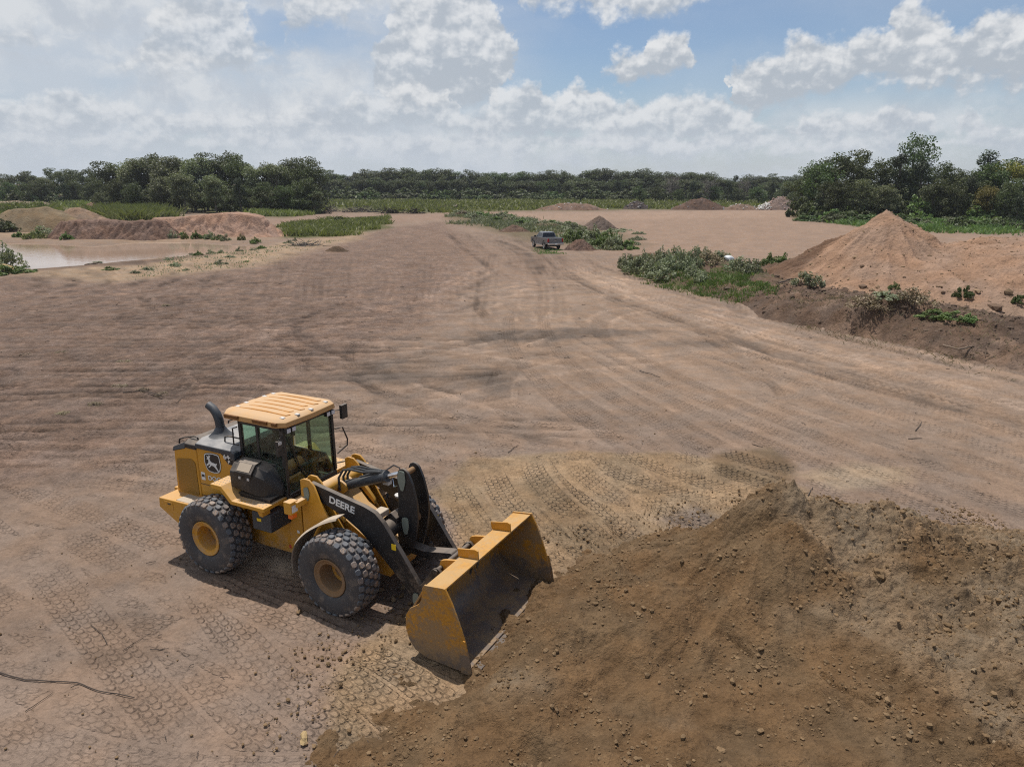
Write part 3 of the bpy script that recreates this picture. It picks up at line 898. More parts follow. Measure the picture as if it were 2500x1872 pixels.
LENS = flat_mat('lamp_lens', (0.62, 0.62, 0.64), 0.15)


def make_grille_mat():
    m, N, b = new_mat('perforated_panel')
    tc = N.add('ShaderNodeTexCoord')
    s = N.add('ShaderNodeSeparateXYZ'); N.l.new(tc.outputs['Object'], s.inputs[0])
    a = N.math('SINE', N.math('MULTIPLY', s.outputs[0], 210)); c = N.math('SINE', N.math('MULTIPLY', s.outputs[2], 210))
    h = N.smooth(N.math('MULTIPLY', a, c), -.2, .5)
    N.l.new(N.mix(h, (0.36, 0.18, 0.018, 1), (0.13, 0.075, 0.02, 1)), b.inputs['Base Color'])
    b.inputs['Roughness'].default_value = 0.6
    return m


def make_rubber():
    m, N, b = new_mat('tyre_rubber')
    tc = N.add('ShaderNodeTexCoord'); P = tc.outputs['Object']
    n1 = N.noise(P, 4.5, 5, 0.65); n2 = N.noise(P, 30, 4, 0.7)
    f = N.smooth(N.math('ADD', n1, N.math('MULTIPLY', N.math('SUBTRACT', n2, .5), .45)), 0.47, 0.72)
    N.l.new(N.mix(N.math('MULTIPLY_ADD', f, 0.62, 0.16), (0.030, 0.034, 0.042, 1), (0.18, 0.145, 0.118, 1)), b.inputs['Base Color'])
    b.inputs['Roughness'].default_value = 0.72
    bp = N.add('ShaderNodeBump'); bp.inputs['Strength'].default_value = .3; bp.inputs['Distance'].default_value = .01
    N.l.new(n2, bp.inputs['Height']); N.l.new(bp.outputs[0], b.inputs['Normal'])
    return m


def make_tread_mat():
    m, N, b = new_mat('tread_rubber')
    g = N.add('ShaderNodeNewGeometry'); tc = N.add('ShaderNodeTexCoord')
    n2 = N.noise(tc.outputs['Object'], 26, 4, 0.7)
    r = g.outputs['Random Per Island']
    f = N.math('MULTIPLY', N.smooth(r, 0.25, 0.85), N.smooth(n2, 0.30, 0.60))
    c = N.mix(f, (0.085, 0.092, 0.104, 1), (0.30, 0.215, 0.155, 1))
    N.l.new(c, b.inputs['Base Color']); b.inputs['Roughness'].default_value = 0.6
    return m


def make_glass():
    m, N, b = new_mat('tinted_glass')
    N.n.remove(b)
    t = N.add('ShaderNodeBsdfTransparent'); t.inputs[0].default_value = (0.75, 0.87, 0.81, 1)
    gl = N.add('ShaderNodeBsdfGlossy'); gl.inputs[0].default_value = (.9, .95, .93, 1); gl.inputs[1].default_value = 0.03
    d = N.add('ShaderNodeBsdfDiffuse'); d.inputs[0].default_value = (0.36, 0.31, 0.26, 1)
    tc = N.add('ShaderNodeTexCoord'); n = N.noise(tc.outputs['Object'], 6, 5, .6)
    fr = N.add('ShaderNodeLayerWeight'); fr.inputs[0].default_value = 0.5
    ff = N.math('MULTIPLY_ADD', N.math('POWER', fr.outputs['Facing'], 4.0), 0.6, 0.035)
    m1 = N.add('ShaderNodeMixShader'); N.l.new(ff, m1.inputs[0]); N.l.new(t.outputs[0], m1.inputs[1]); N.l.new(gl.outputs[0], m1.inputs[2])
    m2 = N.add('ShaderNodeMixShader'); N.l.new(N.math('MULTIPLY', N.smooth(n, .3, .8), 0.12), m2.inputs[0]); N.l.new(m1.outputs[0], m2.inputs[1]); N.l.new(d.outputs[0], m2.inputs[2])
    N.l.new(m2.outputs[0], N.n['Material Output'].inputs[0])
    return m


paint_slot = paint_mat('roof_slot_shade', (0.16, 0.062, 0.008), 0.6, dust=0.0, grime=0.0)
RIB = paint_mat('roof_rib_orange', (0.46, 0.19, 0.025), 0.6, dust=0.05, grime=0.05)
GRILLE = make_grille_mat(); RUBBER = make_rubber(); TREAD = make_tread_mat(); GLASS = make_glass()
RIM_Y = paint_mat('rim_yellow', (0.55, 0.265, 0.02), 0.5, dust=0.3, grime=0.3)
RIM_D = paint_mat('rim_muddy', (0.22, 0.125, 0.055), 0.8, dust=0.5, dust_col=(0.23, 0.15, 0.09), grime=0.85)


def text_mesh(name, body, size, mat, parent, M, bold=0.012, sx=1.0, extrude=0.004):
    cu = bpy.data.curves.new(name, 'FONT'); cu.body = body; cu.size = size; cu.offset = bold * size; cu.extrude = extrude
    cu.align_x = 'CENTER'; cu.align_y = 'CENTER'
    t = bpy.data.objects.new('tmp', cu); COL.objects.link(t)
    dg = bpy.context.evaluated_depsgraph_get(); dg.update()
    me = bpy.data.meshes.new_from_object(t.evaluated_get(dg))
    bpy.data.objects.remove(t, do_unlink=True); bpy.data.curves.remove(cu)
    me.transform(M @ Matrix.Diagonal((sx, 1, 1, 1)))
    me.materials.clear(); me.materials.append(mat)
    return obj(name, me, parent)


def side_text_matrix(x, y, z, slope=0.0):
    """text read on the right-hand side (facing -y): runs along +x, up +z"""
    return Matrix.Translation((x, y, z)) @ Matrix.Rotation(-slope, 4, 'Y') @ Matrix.Rotation(math.pi / 2, 4, 'X')


def rounded(poly, r, n=4):
    """polygon with rounded corners"""
    out = []; m = len(poly)
    for i in range(m):
        p = Vector(poly[i]); a = Vector(poly[i - 1]); b = Vector(poly[(i + 1) % m])
        da = (a - p); db = (b - p)
        k = min(r, da.length * .45, db.length * .45)
        p0 = p + da.normalized() * k; p1 = p + db.normalized() * k
        for j in range(n + 1):
            t = j / n
            q = p0 * (1 - t) ** 2 + p * 2 * t * (1 - t) + p1 * t * t
            out.append((q.x, q.y))
    return out


def make_wheel(root, x, ysgn, front, rz):
    """tyre with block tread, deep dished rim and hub; centre at axle height"""
    cy = 1.07 * ysgn; cz = 0.775
    w = empty('wheel', parent=root); w.rotation_euler = (0, 0, rz)
    w.location = Matrix.Rotation(rz, 3, 'Z') @ Vector((x, cy, cz))
    hw = 0.29
    prof = [(0.352, -0.20), (0.40, -0.265), (0.46, -0.288), (0.56, -0.302), (0.64, -0.296), (0.70, -0.280), (0.735, -0.265), (0.752, -0.22), (0.762, -0.12), (0.766, 0)]
    prof = prof + [(r, -a) for r, a in prof[-2::-1]]
    MB().lathe(prof, (0, 0, 0), 56).build('tyre', RUBBER, w, smooth=True)
    # a raised bead line and lettering band on each sidewall
    # tread blocks: five staggered rows of chunky hexagonal blocks
    mb = MB(); nb = 30
    rows = [(-0.235, 0.105, 0.735, .62), (-0.118, 0.108, 0.757, .15), (0, 0.108, 0.762, 0), (0.118, 0.108, 0.757, -.15), (0.235, 0.105, 0.735, -.62)]
    rnd = random.Random(3 + int(10 * x) + int(ysgn))
    for ri, (yc, wd, rb, tilt) in enumerate(rows):
        for k in range(nb):
            a = 2 * math.pi * (k + 0.5 * (ri % 2)) / nb
            er = Vector((math.cos(a), 0, math.sin(a))); et = Vector((-math.sin(a), 0, math.cos(a))); ey = Vector((0, 1, 0))
            n_ = (er * math.cos(tilt) + ey * (-math.sin(tilt))).normalized() if tilt else er
            ey2 = (ey - n_ * ey.dot(n_)).normalized()
            ln = 0.122 * (0.95 + 0.1 * rnd.random()); h = 0.040 if abs(tilt) < .5 else 0.036
            hexo = [(-0.5, -0.28), (-0.28, -0.5), (0.28, -0.5), (0.5, -0.28), (0.5, 0.28), (0.28, 0.5), (-0.28, 0.5), (-0.5, 0.28)]
            c = er * rb + ey * yc
            v = []
            for lev, sc in ((-0.02, 1.0), (h - .008, 0.90), (h, 0.76)):
                for (p, q) in hexo:
                    v.append(c + n_ * lev + et * (p * ln * sc) + ey2 * (q * wd * sc))
            f = [tuple(range(16, 24))]
            for L in (0, 8):
                for j in range(8):
                    j2 = (j + 1) % 8
                    f.append((L + j, L + j2, L + 8 + j2, L + 8 + j))
            mb.add(v, f)
    tag(mb.build('tread', TREAD, w), kind='stuff')
    sg = ysgn
    rimm = RIM_D if front else RIM_Y
    pr = [(0.375, 0.20), (0.372, 0.262), (0.355, 0.268), (0.338, 0.255), (0.318, 0.235), (0.272, 0.228), (0.262, 0.20), (0.255, -0.10), (0.24, -0.13), (0.17, -0.15), (0.16, -0.12), (0.15, -0.06), (0.0, -0.05)]
    MB().lathe([(r, a * sg) for r, a in pr], (0, 0, 0), 40).build('rim', rimm, w, smooth=True)
    nb_ = MB()
    for k in range(12):
        a = 2 * math.pi * k / 12
        p = Vector((0.205 * math.cos(a), -0.145 * sg, 0.205 * math.sin(a)))
        nb_.tube([p, p + Vector((0, 0.035 * sg, 0))], 0.014, 6)
    tag(nb_.build('wheel_nuts', rimm, w), kind='stuff')
    return w


def deer_poly():
    """leaping deer, facing left; unit square"""
    return [(0.06, 0.36), (0.13, 0.30), (0.21, 0.36), (0.29, 0.44), (0.36, 0.40), (0.26, 0.30), (0.20, 0.24), (0.25, 0.21), (0.34, 0.28), (0.45, 0.38), (0.58, 0.37),
            (0.68, 0.30), (0.80, 0.18), (0.93, 0.06), (0.96, 0.09), (0.86, 0.24), (0.80, 0.36), (0.80, 0.44), (0.86, 0.52), (0.84, 0.57), (0.76, 0.52), (0.66, 0.55), (0.52, 0.56),
            (0.42, 0.60), (0.36, 0.70), (0.34, 0.79), (0.41, 0.88), (0.43, 0.97), (0.39, 0.97), (0.36, 0.90), (0.31, 0.86), (0.33, 0.97), (0.29, 0.97), (0.26, 0.86), (0.17, 0.91), (0.14, 0.88), (0.22, 0.80),
            (0.14, 0.74), (0.15, 0.70), (0.24, 0.70), (0.26, 0.60), (0.24, 0.52), (0.15, 0.44)]


def build_loader():
    root = empty('wheel_loader', (LOADER_POS[0], LOADER_POS[1], 0), LOADER_YAW)
    tag(root, 'yellow and black articulated wheel loader driving its wide bucket into the brown dirt pile', 'wheel loader')
    FA = FRONT_ART

    # ---------------- rear frame
    cwp = [(-2.18, 1.36), (-3.10, 1.34), (-3.12, 1.12), (-2.42, 0.74), (-2.18, 0.80)]
    cw = MB()
    for s in (-1, 1):
        cw.prism(cwp, s * 0.62, s * 1.19)
    cw.prism([(-2.3, 1.34), (-3.34, 1.30), (-3.36, 1.10), (-2.9, 0.72), (-2.3, 0.72)], -0.622, 0.622)
    c_ = cw.build('counterweight', Y_PAINT, root, 0.02, 3)
    MB().box(-2.95, -2.68, -1.198, -1.186, 1.12, 1.30).build('access_panel', Y_PAINT, c_, 0.004)
    MB().box(-2.83, -2.74, -1.206, -1.197, 1.24, 1.27).build('latch', BLACK, c_)
    MB().box(-2.62, -2.2, -1.15, -0.84, 1.352, 1.364).build('spilled_dirt', TAN, c_, 0.004)
    fr = MB()
    fr.prism([(-2.3, 1.3), (-2.3, 0.6), (-1.0, 0.45), (0.42, 0.45), (0.42, 1.05), (0.05, 1.62), (-1.0, 1.62)], -0.56, 0.56)
    fr.box(-0.05, 0.3, -0.62, 0.62, 0.55, 1.60)
    f_ = fr.build('rear_frame', Y_PAINT, root, 0.012)
    MB().box(-0.15, 0.40, -0.572, -0.562, 0.56, 0.63).build('red_stripe', REDR, f_)
    MB().box(0.16, 0.22, -0.634, -0.622, 1.0, 1.06).build('white_label', WHITE, f_)
    MB().tube([(-1.65, -1.0, .775), (-1.65, 1.0, .775)], [0.24, 0.24], 16).build('rear_axle', Y_PAINT, root, smooth=True)
    # ---------------- engine hood
    hd = MB()
    hd.prism([(-2.27, 1.30), (-2.27, 2.46), (-1.08, 2.53), (-1.08, 1.30)], -0.78, 0.78)
    h_ = hd.build('engine_hood', Y_PAINT, root, 0.018, 3)
    hr = MB()
    hr.prism([(-2.275, 1.30), (-2.275, 2.46), (-2.62, 2.43), (-2.96, 2.32), (-3.02, 1.32)], -0.785, 0.785)
    hr_ = hr.build('rear_hood', Y_PAINT, root, 0.03, 3)
    MB().prism(rounded([(-2.34, 1.37), (-2.34, 2.10), (-2.46, 2.18), (-2.90, 2.11), (-2.94, 1.37)], .05), -0.795, -0.783).build('grille', GRILLE, hr_)
    MB().prism(rounded([(-2.34, 1.37), (-2.34, 2.10), (-2.46, 2.18), (-2.90, 2.11), (-2.94, 1.37)], .05), 0.783, 0.795).build('grille', GRILLE, hr_)
    MB().box(-2.26, -1.09, -0.787, -0.779, 1.655, 1.667).box(-2.26, -1.09, -0.787, -0.779, 1.40, 1.41).build('panel_seam', BLACK, h_)
    MB().box(-1.9, -1.75, -0.80, -0.782, 1.41, 1.43).build('hinge', Y_PAINT, h_)
    # black sweep behind the number
    MB().prism([(-1.62, 2.492), (-1.10, 2.52), (-1.10, 2.20), (-1.30, 2.24)], -0.786, -0.781).build('dark_sweep', BLACK, h_)
    text_mesh('number_lettering', '644', 0.15, WHITE, h_, side_text_matrix(-1.365, -0.788, 2.40, .05), 0.02, 1.15)
    MB().prism([(-1.47, 2.345), (-1.28, 2.355), (-1.29, 2.24), (-1.38, 2.25)], -0.789, -0.786).build('dark_badge', BLACK, h_)
    text_mesh('letter_lettering', 'P', 0.10, WHITE, h_, side_text_matrix(-1.345, -0.791, 2.295, .05), 0.02, 1.2)
    text_mesh('dealer_lettering', 'DOGGETT', 0.135, WHITE, h_, side_text_matrix(-1.63, -0.788, 1.845, .04), 0.015, 1.2)
    MB().box(-2.21, -2.10, -0.788, -0.780, 1.76, 1.93).build('white_decal', WHITE, h_)
    MB().box(-2.195, -2.115, -0.791, -0.787, 1.83, 1.885).build('decal_print', BLACK, h_)
    # emblem: rounded shield with a leaping deer
    shield = rounded([(-2.045, 2.36), (-1.84, 2.40), (-1.63, 2.39), (-1.605, 2.15), (-1.66, 2.01), (-1.82, 1.975), (-1.99, 2.00), (-2.06, 2.16)], 0.06)
    cx, cz = -1.835, 2.19
    MB().prism([(cx + (x - cx) * 1.07, cz + (z - cz) * 1.07) for x, z in shield], -0.785, -0.780).build('emblem_border', BLACK, h_)
    MB().prism([(cx + (x - cx) * 1.03, cz + (z - cz) * 1.03) for x, z in shield], -0.788, -0.784).build('emblem_ring', WHITE, h_)
    MB().prism([(cx + (x - cx) * 0.94, cz + (z - cz) * 0.94) for x, z in shield], -0.791, -0.787).build('emblem_field', BLACK, h_)
    MB().prism([(-2.035 + x * 0.39, 1.995 + z * 0.37) for x, z in deer_poly()], -0.795, -0.790).build('emblem_deer', WHITE, h_)
    # grey hood top
    ht = MB()
    ht.prism([(-0.80, 2.46), (-0.80, 2.55), (-0.62, 2.635), (0.62, 2.635), (0.80, 2.55), (0.80, 2.46)], -2.26, -1.05, 'x')
    t_ = ht.build('hood_top', GREYTOP, root, 0.02, 3)
    MB().prism([(-0.812, 2.455), (-0.812, 2.545), (-0.80, 2.555), (0.80, 2.555), (0.812, 2.545), (0.812, 2.455)], -2.262, -1.16, 'x').build('hood_band', STEELBLU, t_, 0.01)
    cap = MB()
    cap.prism([(-0.805, 2.40), (-0.805, 2.50), (-0.68, 2.575), (0.68, 2.575), (0.805, 2.50), (0.805, 2.40)], -2.60, -2.27, 'x')
    cap.hexa([(-3.0, -0.80, 2.26), (-2.6, -0.805, 2.38), (-2.6, 0.805, 2.38), (-3.0, 0.80, 2.26)], [(-3.0, -0.76, 2.36), (-2.6, -0.74, 2.53), (-2.6, 0.74, 2.53), (-3.0, 0.76, 2.36)])
    cap.build('hood_cap', BLACK, root, 0.02)
    for s in (-1, 1):
        MB().tube([(-2.92, .66 * s, 2.40), (-2.90, .66 * s, 2.50), (-2.75, .66 * s, 2.56), (-2.42, .66 * s, 2.64), (-2.34, .66 * s, 2.62), (-2.32, .66 * s, 2.55)], 0.018, 8).build('hood_rail', BLACK, root, smooth=True)
        MB().tube([(-1.62, .60 * s, 2.62), (-1.60, .60 * s, 2.74), (-1.50, .6 * s, 2.77), (-1.15, .60 * s, 2.77), (-1.12, .6 * s, 2.62)], 0.016, 8).build('hood_rail', BLACK, root, smooth=True)
    MB().tube([(-2.05, .55, 2.62), (-2.05, .58, 2.75), (-1.9, .6, 2.78), (-1.3, .6, 2.78), (-1.2, .6, 2.62)], 0.016, 8).build('hood_rail', BLACK, root, smooth=True)
    # exhaust
    ex = MB()
    pts = [(-1.98, -0.36, 2.62), (-1.98, -0.36, 2.80), (-2.0, -0.36, 2.98), (-2.05, -0.36, 3.10), (-2.14, -0.36, 3.20), (-2.26, -0.36, 3.26)]
    ex.tube(pts, [0.092, 0.092, 0.092, 0.090, 0.086, 0.084], 18, cap=False)
    ex.tube([(-2.255, -0.36, 3.257), (-2.20, -0.36, 3.232), (-2.1, -.36, 3.14)], [0.076, 0.074, .065], 16, cap=False)
    e_ = ex.build('exhaust_stack', STEELBLU, root, smooth=True)
    MB().lathe([(0.26, 2.632), (0.23, 2.645), (0.15, 2.73), (0.098, 2.82), (0.093, 2.83)], (-1.98, -0.36, 0), 24, 'z').build('exhaust_cone', STEELBLU, e_, smooth=True)

    # ---------------- platforms, boxes
    for s in (-1, 1):
        pf = MB()
        y0, y1 = sorted((0.72 * s, 1.34 * s))
        pf.prism([(-1.30, 2.06), (-1.02, 2.06), (-0.76, 1.80), (0.06, 1.80), (0.06, 1.72), (-0.80, 1.72), (-1.06, 1.97), (-1.30, 1.97)], y0, y1)
        p_ = pf.build('access_platform', Y_DUSTY, root, 0.012)
        st = MB(); q = 0
        for i in range(9):
            for j in range(6):
                x = -0.68 + i * 0.082; y = s * (0.80 + j * 0.095)
                st.lathe([(0.017, 1.797), (0.013, 1.806), (0, 1.806)], (x, y, 0), 6, 'z')
        for i in range(4):
            for j in range(6):
                st.lathe([(0.017, 2.057), (0.013, 2.066), (0, 2.066)], (-1.25 + i * 0.066, s * (0.80 + j * 0.095), 0), 6, 'z')
        tag(st.build('grip_studs', TAN, p_), kind='stuff')
        MB().prism([(-0.16, 1.72), (-0.02, 1.72), (-0.02, 1.60), (-0.10, 1.60)], s * 1.10, s * 1.30).build('bracket', Y_PAINT, p_, 0.006)
        bx = MB(); ya, yb = sorted((0.60 * s, 1.16 * s))
        bx.box(-0.46, 0.02, ya, yb, 1.20, 1.58)
        b_ = bx.build('battery_box', STEELBLU, root, 0.02)
        if s < 0: MB().box(-0.33, -0.22, -1.166, -1.160, 1.40, 1.46).build('yellow_sticker', YSTICK, b_)
    # black tool box on the right-hand platform
    tb = MB()
    sec = lambda x, k, lo: [(x, -0.72 - .44 * k, lo), (x, -0.72 - .44 * k, 1.90 + .44 * k), (x, -0.72 - .30 * k, 1.98 + .52 * k), (x, -0.72, 2.0 + .52 * k), (x, -0.72, lo)]
    rings = [sec(-0.98, .92, 1.98), sec(-0.36, .92, 1.90), sec(-0.16, .75, 1.86), sec(0.04, .15, 1.84)]
    tv = [p for rg in rings for p in rg]; tf = [tuple(range(5)), tuple(range(15, 20))]
    for i in range(3):
        for j in range(5):
            j2 = (j + 1) % 5; tf.append((i * 5 + j, i * 5 + j2, (i + 1) * 5 + j2, (i + 1) * 5 + j))
    tb.add(tv, tf)
    tb_ = tb.build('tool_box', CABBLK, root, 0.03, 3)
    MB().prism([(-1.172, 2.30), (-1.172, 2.355), (-1.03, 2.512), (-0.86, 2.53), (-0.86, 2.50), (-1.02, 2.485), (-1.15, 2.35), (-1.15, 2.30)], -0.80, -0.36, 'x').build('lid', CABBLK, tb_, 0.008)
    MB().prism([(-1.155, 2.376), (-1.045, 2.505), (-1.05, 2.51), (-1.16, 2.381)], -0.74, -0.42, 'x').build('lid_handle', TAN, tb_)
    for x in (-0.66, -0.44):
        MB().box(x - .025, x + .025, -1.185, -1.165, 2.22, 2.27).build('latch', PALE, tb_, 0.004)
    MB().prism([(-1.1, 1.80), (-1.1, 1.87), (-0.72, 1.87), (-0.72, 1.80)], -0.9, 0.0, 'x').build('tool_box_base', BLACK, tb_)

    # ---------------- cab
    cb = MB()
    x0, x1, yw = -1.06, 0.12, 0.73
    zb, zs, zt = 1.62, 2.43, 3.24
    # lower panels and floor
    cb.prism([(x0, zb + .1), (x0, zs), (-0.16, zs), (-0.02, 1.98), (x1 - .02, 1.86), (x1, zb + .1)], -yw, -yw + .05)
    cb.prism([(x0, zb + .1), (x0, 2.2), (-0.16, 2.2), (-0.02, 1.98), (x1 - .02, 1.86), (x1, zb + .1)], yw - .05, yw)
    cb.box(x0, x1, -yw + .05, yw - .05, zb + .1, zb + .16)
    cb.box(x0, x0 + .05, -yw + .05, yw - .05, zb + .16, zs)
    cb.box(x1 - .06, x1, -yw + .05, yw - .05, zb + .16, 1.84)
    # pillars
    for s in (-1, 1):
        ya, yb = sorted((s * (yw - .07), s * yw))
        cb.box(x0 + .0, x0 + .075, ya, yb, zs, zt)
        cb.box(-0.60, -0.535, ya, yb, zs if s < 0 else 2.2, zt)
        cb.prism([(0.03, 1.86), (0.12, 1.86), (0.11, zt), (0.02, zt)], ya, yb)
        cb.box(x0, 0.11, ya, yb, zt - .09, zt)
    cb.box(x0, x0 + .07, -yw + .07, yw - .07, zt - .09, zt)
    cb.box(0.03, 0.11, -yw + .07, yw - .07, zt - .09, zt)
    cab = cb.build('cab', CABBLK, root, 0.012)
    MB().box(x0 - .06, x1 + .03, -0.76, 0.76, zb - .04, zb + .095).build('cab_mount', Y_PAINT, cab, 0.015)
    MB().box(-0.97, -0.605, -yw + .02, -yw + .028, zs + .02, zt - .09).build('side_window', GLASS, cab)
    MB().box(-0.53, 0.025, -yw + .02, -yw + .028, zs + .02, zt - .09).build('side_window', GLASS, cab)
    MB().prism([(-0.13, 2.40), (-0.005, 2.02), (0.09, 1.93), (0.09, 2.40)], -yw - .004, -yw + .0).build('corner_window', GLASS, cab)
    MB().box(-0.97, -0.605, yw - .028, yw - .02, 2.22, zt - .09).build('side_window', GLASS, cab)
    MB().box(-0.53, 0.025, yw - .028, yw - .02, 2.0, zt - .09).build('door_window', GLASS, cab)
    MB().prism([(0.085, 1.85), (0.093, 1.85), (0.078, zt - .08), (0.07, zt - .08)], -yw + .07, yw - .07).build('windshield', GLASS, cab)
    MB().box(x0 + .03, x0 + .038, -yw + .075, yw - .075, zs + .01, zt - .09).build('rear_window', GLASS, cab)
    # interior
    seat = MB()
    seat.box(-0.75, -0.28, -0.24, 0.24, 2.02, 2.16)
    seat.prism([(-0.78, 2.1), (-0.64, 2.1), (-0.74, 2.78), (-0.84, 2.78)], -0.23, 0.23)
    seat.prism([(-0.80, 2.80), (-0.72, 2.80), (-0.75, 2.98), (-0.82, 2.98)], -0.12, 0.12)
    seat.box(-0.65, -0.4, -0.15, 0.15, 1.78, 2.02)
    seat.box(-0.6, -0.2, -0.45, -0.33, 2.25, 2.32)
    seat.build('driver_seat', SEATM, cab, 0.03)
    sw = MB()
    ring = [Vector((0.19 * math.cos(a), 0.19 * math.sin(a), 0)) for a in np.linspace(0, 2 * math.pi, 25)]
    Mx = Matrix.Translation((-0.12, 0.02, 2.36)) @ Matrix.Rotation(math.radians(-28), 4, 'Y')
    sw.tube([Mx @ p for p in ring], 0.017, 8, cap=False)
    sw.tube([Mx @ Vector((-.19, 0, 0)), Mx @ Vector((.19, 0, 0))], 0.013, 6)
    sw.tube([Mx @ Vector((0, 0, 0)), Mx @ Vector((0, 0, -.45))], 0.035, 8)
    sw.build('steering_wheel', SEATM, cab, smooth=True)
    MB().prism([(-0.06, 1.80), (0.03, 1.80), (0.05, 2.25), (-0.02, 2.3)], -0.22, 0.26).build('dashboard', CABBLK, cab, 0.03)
    MB().prism([(-0.75, 1.80), (-0.2, 1.80), (-0.2, 2.28), (-0.75, 2.34)], -0.62, -0.36).build('side_console', CABBLK, cab, 0.03)
    # wiper
    MB().tube([(0.105, -0.1, 1.88), (0.115, -0.35, 2.3), (0.10, -0.55, 2.85)], 0.011, 6).tube([(0.108, -0.58, 3.0), (0.122, -0.40, 2.42)], 0.012, 6).build('wiper', BLACK, cab)
    # roof: crowned slab with chamfered corners, slots along its edge, ribs and bolt pads
    rp = [(-1.50, -0.60), (-1.34, -0.80), (0.02, -0.82), (0.20, -0.70), (0.235, 0.0), (0.20, 0.70), (0.02, 0.82), (-1.34, 0.80), (-1.50, 0.60)]
    rf = MB(); n = len(rp); lev = [(3.235, 0.985, 0.0), (3.25, 1.0, 0.0), (3.335, 0.985, 0.0), (3.375, 0.93, 0.0), (3.395, 0.84, 0.0), (3.405, 0.5, 0)]
    vv = []
    for (z, k, _) in lev:
        for (x, y) in rp:
            vv.append((-0.63 + (x + 0.63) * k, y * k, z))
    ff = [tuple(range(n))[::-1]] + [tuple(range((len(lev) - 1) * n, len(lev) * n))]
    for L in range(len(lev) - 1):
        for j in range(n):
            j2 = (j + 1) % n
            ff.append((L * n + j, L * n + j2, (L + 1) * n + j2, (L + 1) * n + j))
    rf.add(vv, ff)
    rf_ = rf.build('cab_roof', ROOF, cab, 0.015, 3)
    for i in range(6):
        y = -0.50 + i * 0.2
        xe = 0.02 - 0.10 * (i % 2)
        MB().tube([(-1.20 + .05 * (i % 2), y, 3.392), (-0.9, y + .02, 3.402), (-0.5, y + .02, 3.405), (xe, y - .01, 3.398), (xe + .035, y + .07, 3.396)], 0.017, 6).build('roof_rib', RIB, cab)
    for (x, y) in ((-1.30, -0.45), (-1.33, -0.2), (-1.33, 0.3), (-1.30, 0.52), (0.04, -0.62), (0.13, -0.32), (0.14, 0.05), (0.08, 0.55)):
        MB().box(x - .045, x + .045, y - .035, y + .035, 3.372, 3.404).build('bolt_pad', PALE, cab, 0.005)
    for (xa, xb) in ((-1.30, -0.93), (-0.55, -0.17), (-0.06, 0.06)):
        MB().box(xa, xb, -0.838, -0.79, 3.27, 3.345).build('roof_slot', paint_slot, cab, 0.012)
    for (ya, yb) in ((-0.5, -0.1), (0.08, 0.5)):
        MB().box(-1.40, -1.36, ya, yb, 3.36, 3.398).build('roof_slot', paint_slot, cab, 0.008)
    for y in (-0.64, -0.50, 0.5, 0.64):
        lm = MB().box(0.10, 0.19, y - .055, y + .055, 3.11, 3.21)
        l_ = lm.build('work_light', CABBLK, cab, 0.01)
    for y in (-0.64, -0.50, 0.5, 0.64):
        MB().box(0.186, 0.196, y - .047, y + .047, 3.12, 3.20).build('lamp_glass', LENS, cab, 0.004)
    # mirrors
    for s in (-1, 1):
        mr = MB()
        if s < 0:
            mr.tube([(0.08, -0.74, 3.05), (0.13, -0.84, 3.06), (0.13, -0.86, 2.95)], 0.014, 6)
            mr.box(0.09, 0.15, -0.92, -0.80, 2.72, 3.02)
        else:
            mr.tube([(0.10, 0.78, 3.14), (0.16, 0.86, 3.14), (0.19, 0.94, 3.12)], 0.014, 6)
            mr.box(0.16, 0.23, 0.87, 1.05, 2.94, 3.24)
        m_ = mr.build('mirror', CABBLK, cab, 0.02)
        if s < 0: MB().box(0.148, 0.156, -0.905, -0.815, 2.94, 3.005).build('mirror_cap', PALE, cab, 0.003)
        else: MB().box(0.15, 0.158, 0.885, 1.035, 2.96, 3.22).build('mirror_glass', CHROME, cab)
    # handrails left front and right rear
    MB().tube([(0.10, 0.76, 2.75), (0.16, 0.93, 2.74), (0.20, 1.02, 2.45), (0.20, 1.0, 2.32), (0.10, 0.78, 2.18)], 0.017, 8).build('handrail', BLACK, cab, smooth=True)
    MB().tube([(0.10, 0.76, 1.98), (0.20, 0.92, 1.98), (0.26, 0.98, 1.85), (0.24, 0.94, 1.72), (0.10, 0.80, 1.70)], 0.017, 8).build('handrail', BLACK, cab, smooth=True)
    MB().tube([(x0, -0.74, 3.08), (x0 - .07, -0.80, 3.06), (x0 - .08, -0.80, 2.72), (x0, -0.74, 2.70)], 0.015, 8).build('handrail', BLACK, cab, smooth=True)
    # small grey mirror pod behind the number
    MB().prism([(-1.12, 2.44), (-1.0, 2.44), (-1.0, 2.60), (-1.08, 2.62), (-1.14, 2.54)], -0.95, -0.80).build('air_intake', STEELBLU, root, 0.02)

    # ---------------- front frame
    tw = MB()
    tp = [(0.52, 2.26), (0.60, 2.30), (0.74, 2.30), (0.86, 2.20), (0.98, 1.92), (1.22, 1.52), (1.50, 1.14), (1.62, 0.86), (1.62, 0.55), (0.62, 0.55), (0.50, 1.0)]
    for s in (-1, 1):
        for yc in (0.53, 0.73):
            tw.prism(tp, s * yc - .022, s * yc + .022)
        tw.prism([(0.52, 2.24), (0.545, 2.24), (0.545, 1.3), (0.52, 1.3)], s * 0.53, s * 0.73)
    fr_ = tw.build('front_tower', Y_PAINT, root, 0.01, rz=FA)
    bs = MB()
    bs.prism([(0.45, 1.05), (0.45, 0.50), (2.3, 0.50), (2.4, 0.66), (2.25, 0.95), (1.75, 1.2), (1.2, 1.5), (0.85, 1.85), (0.62, 1.85)], -0.40, 0.40)
    bs.build('front_frame', Y_DUSTY, root, 0.015, rz=FA)
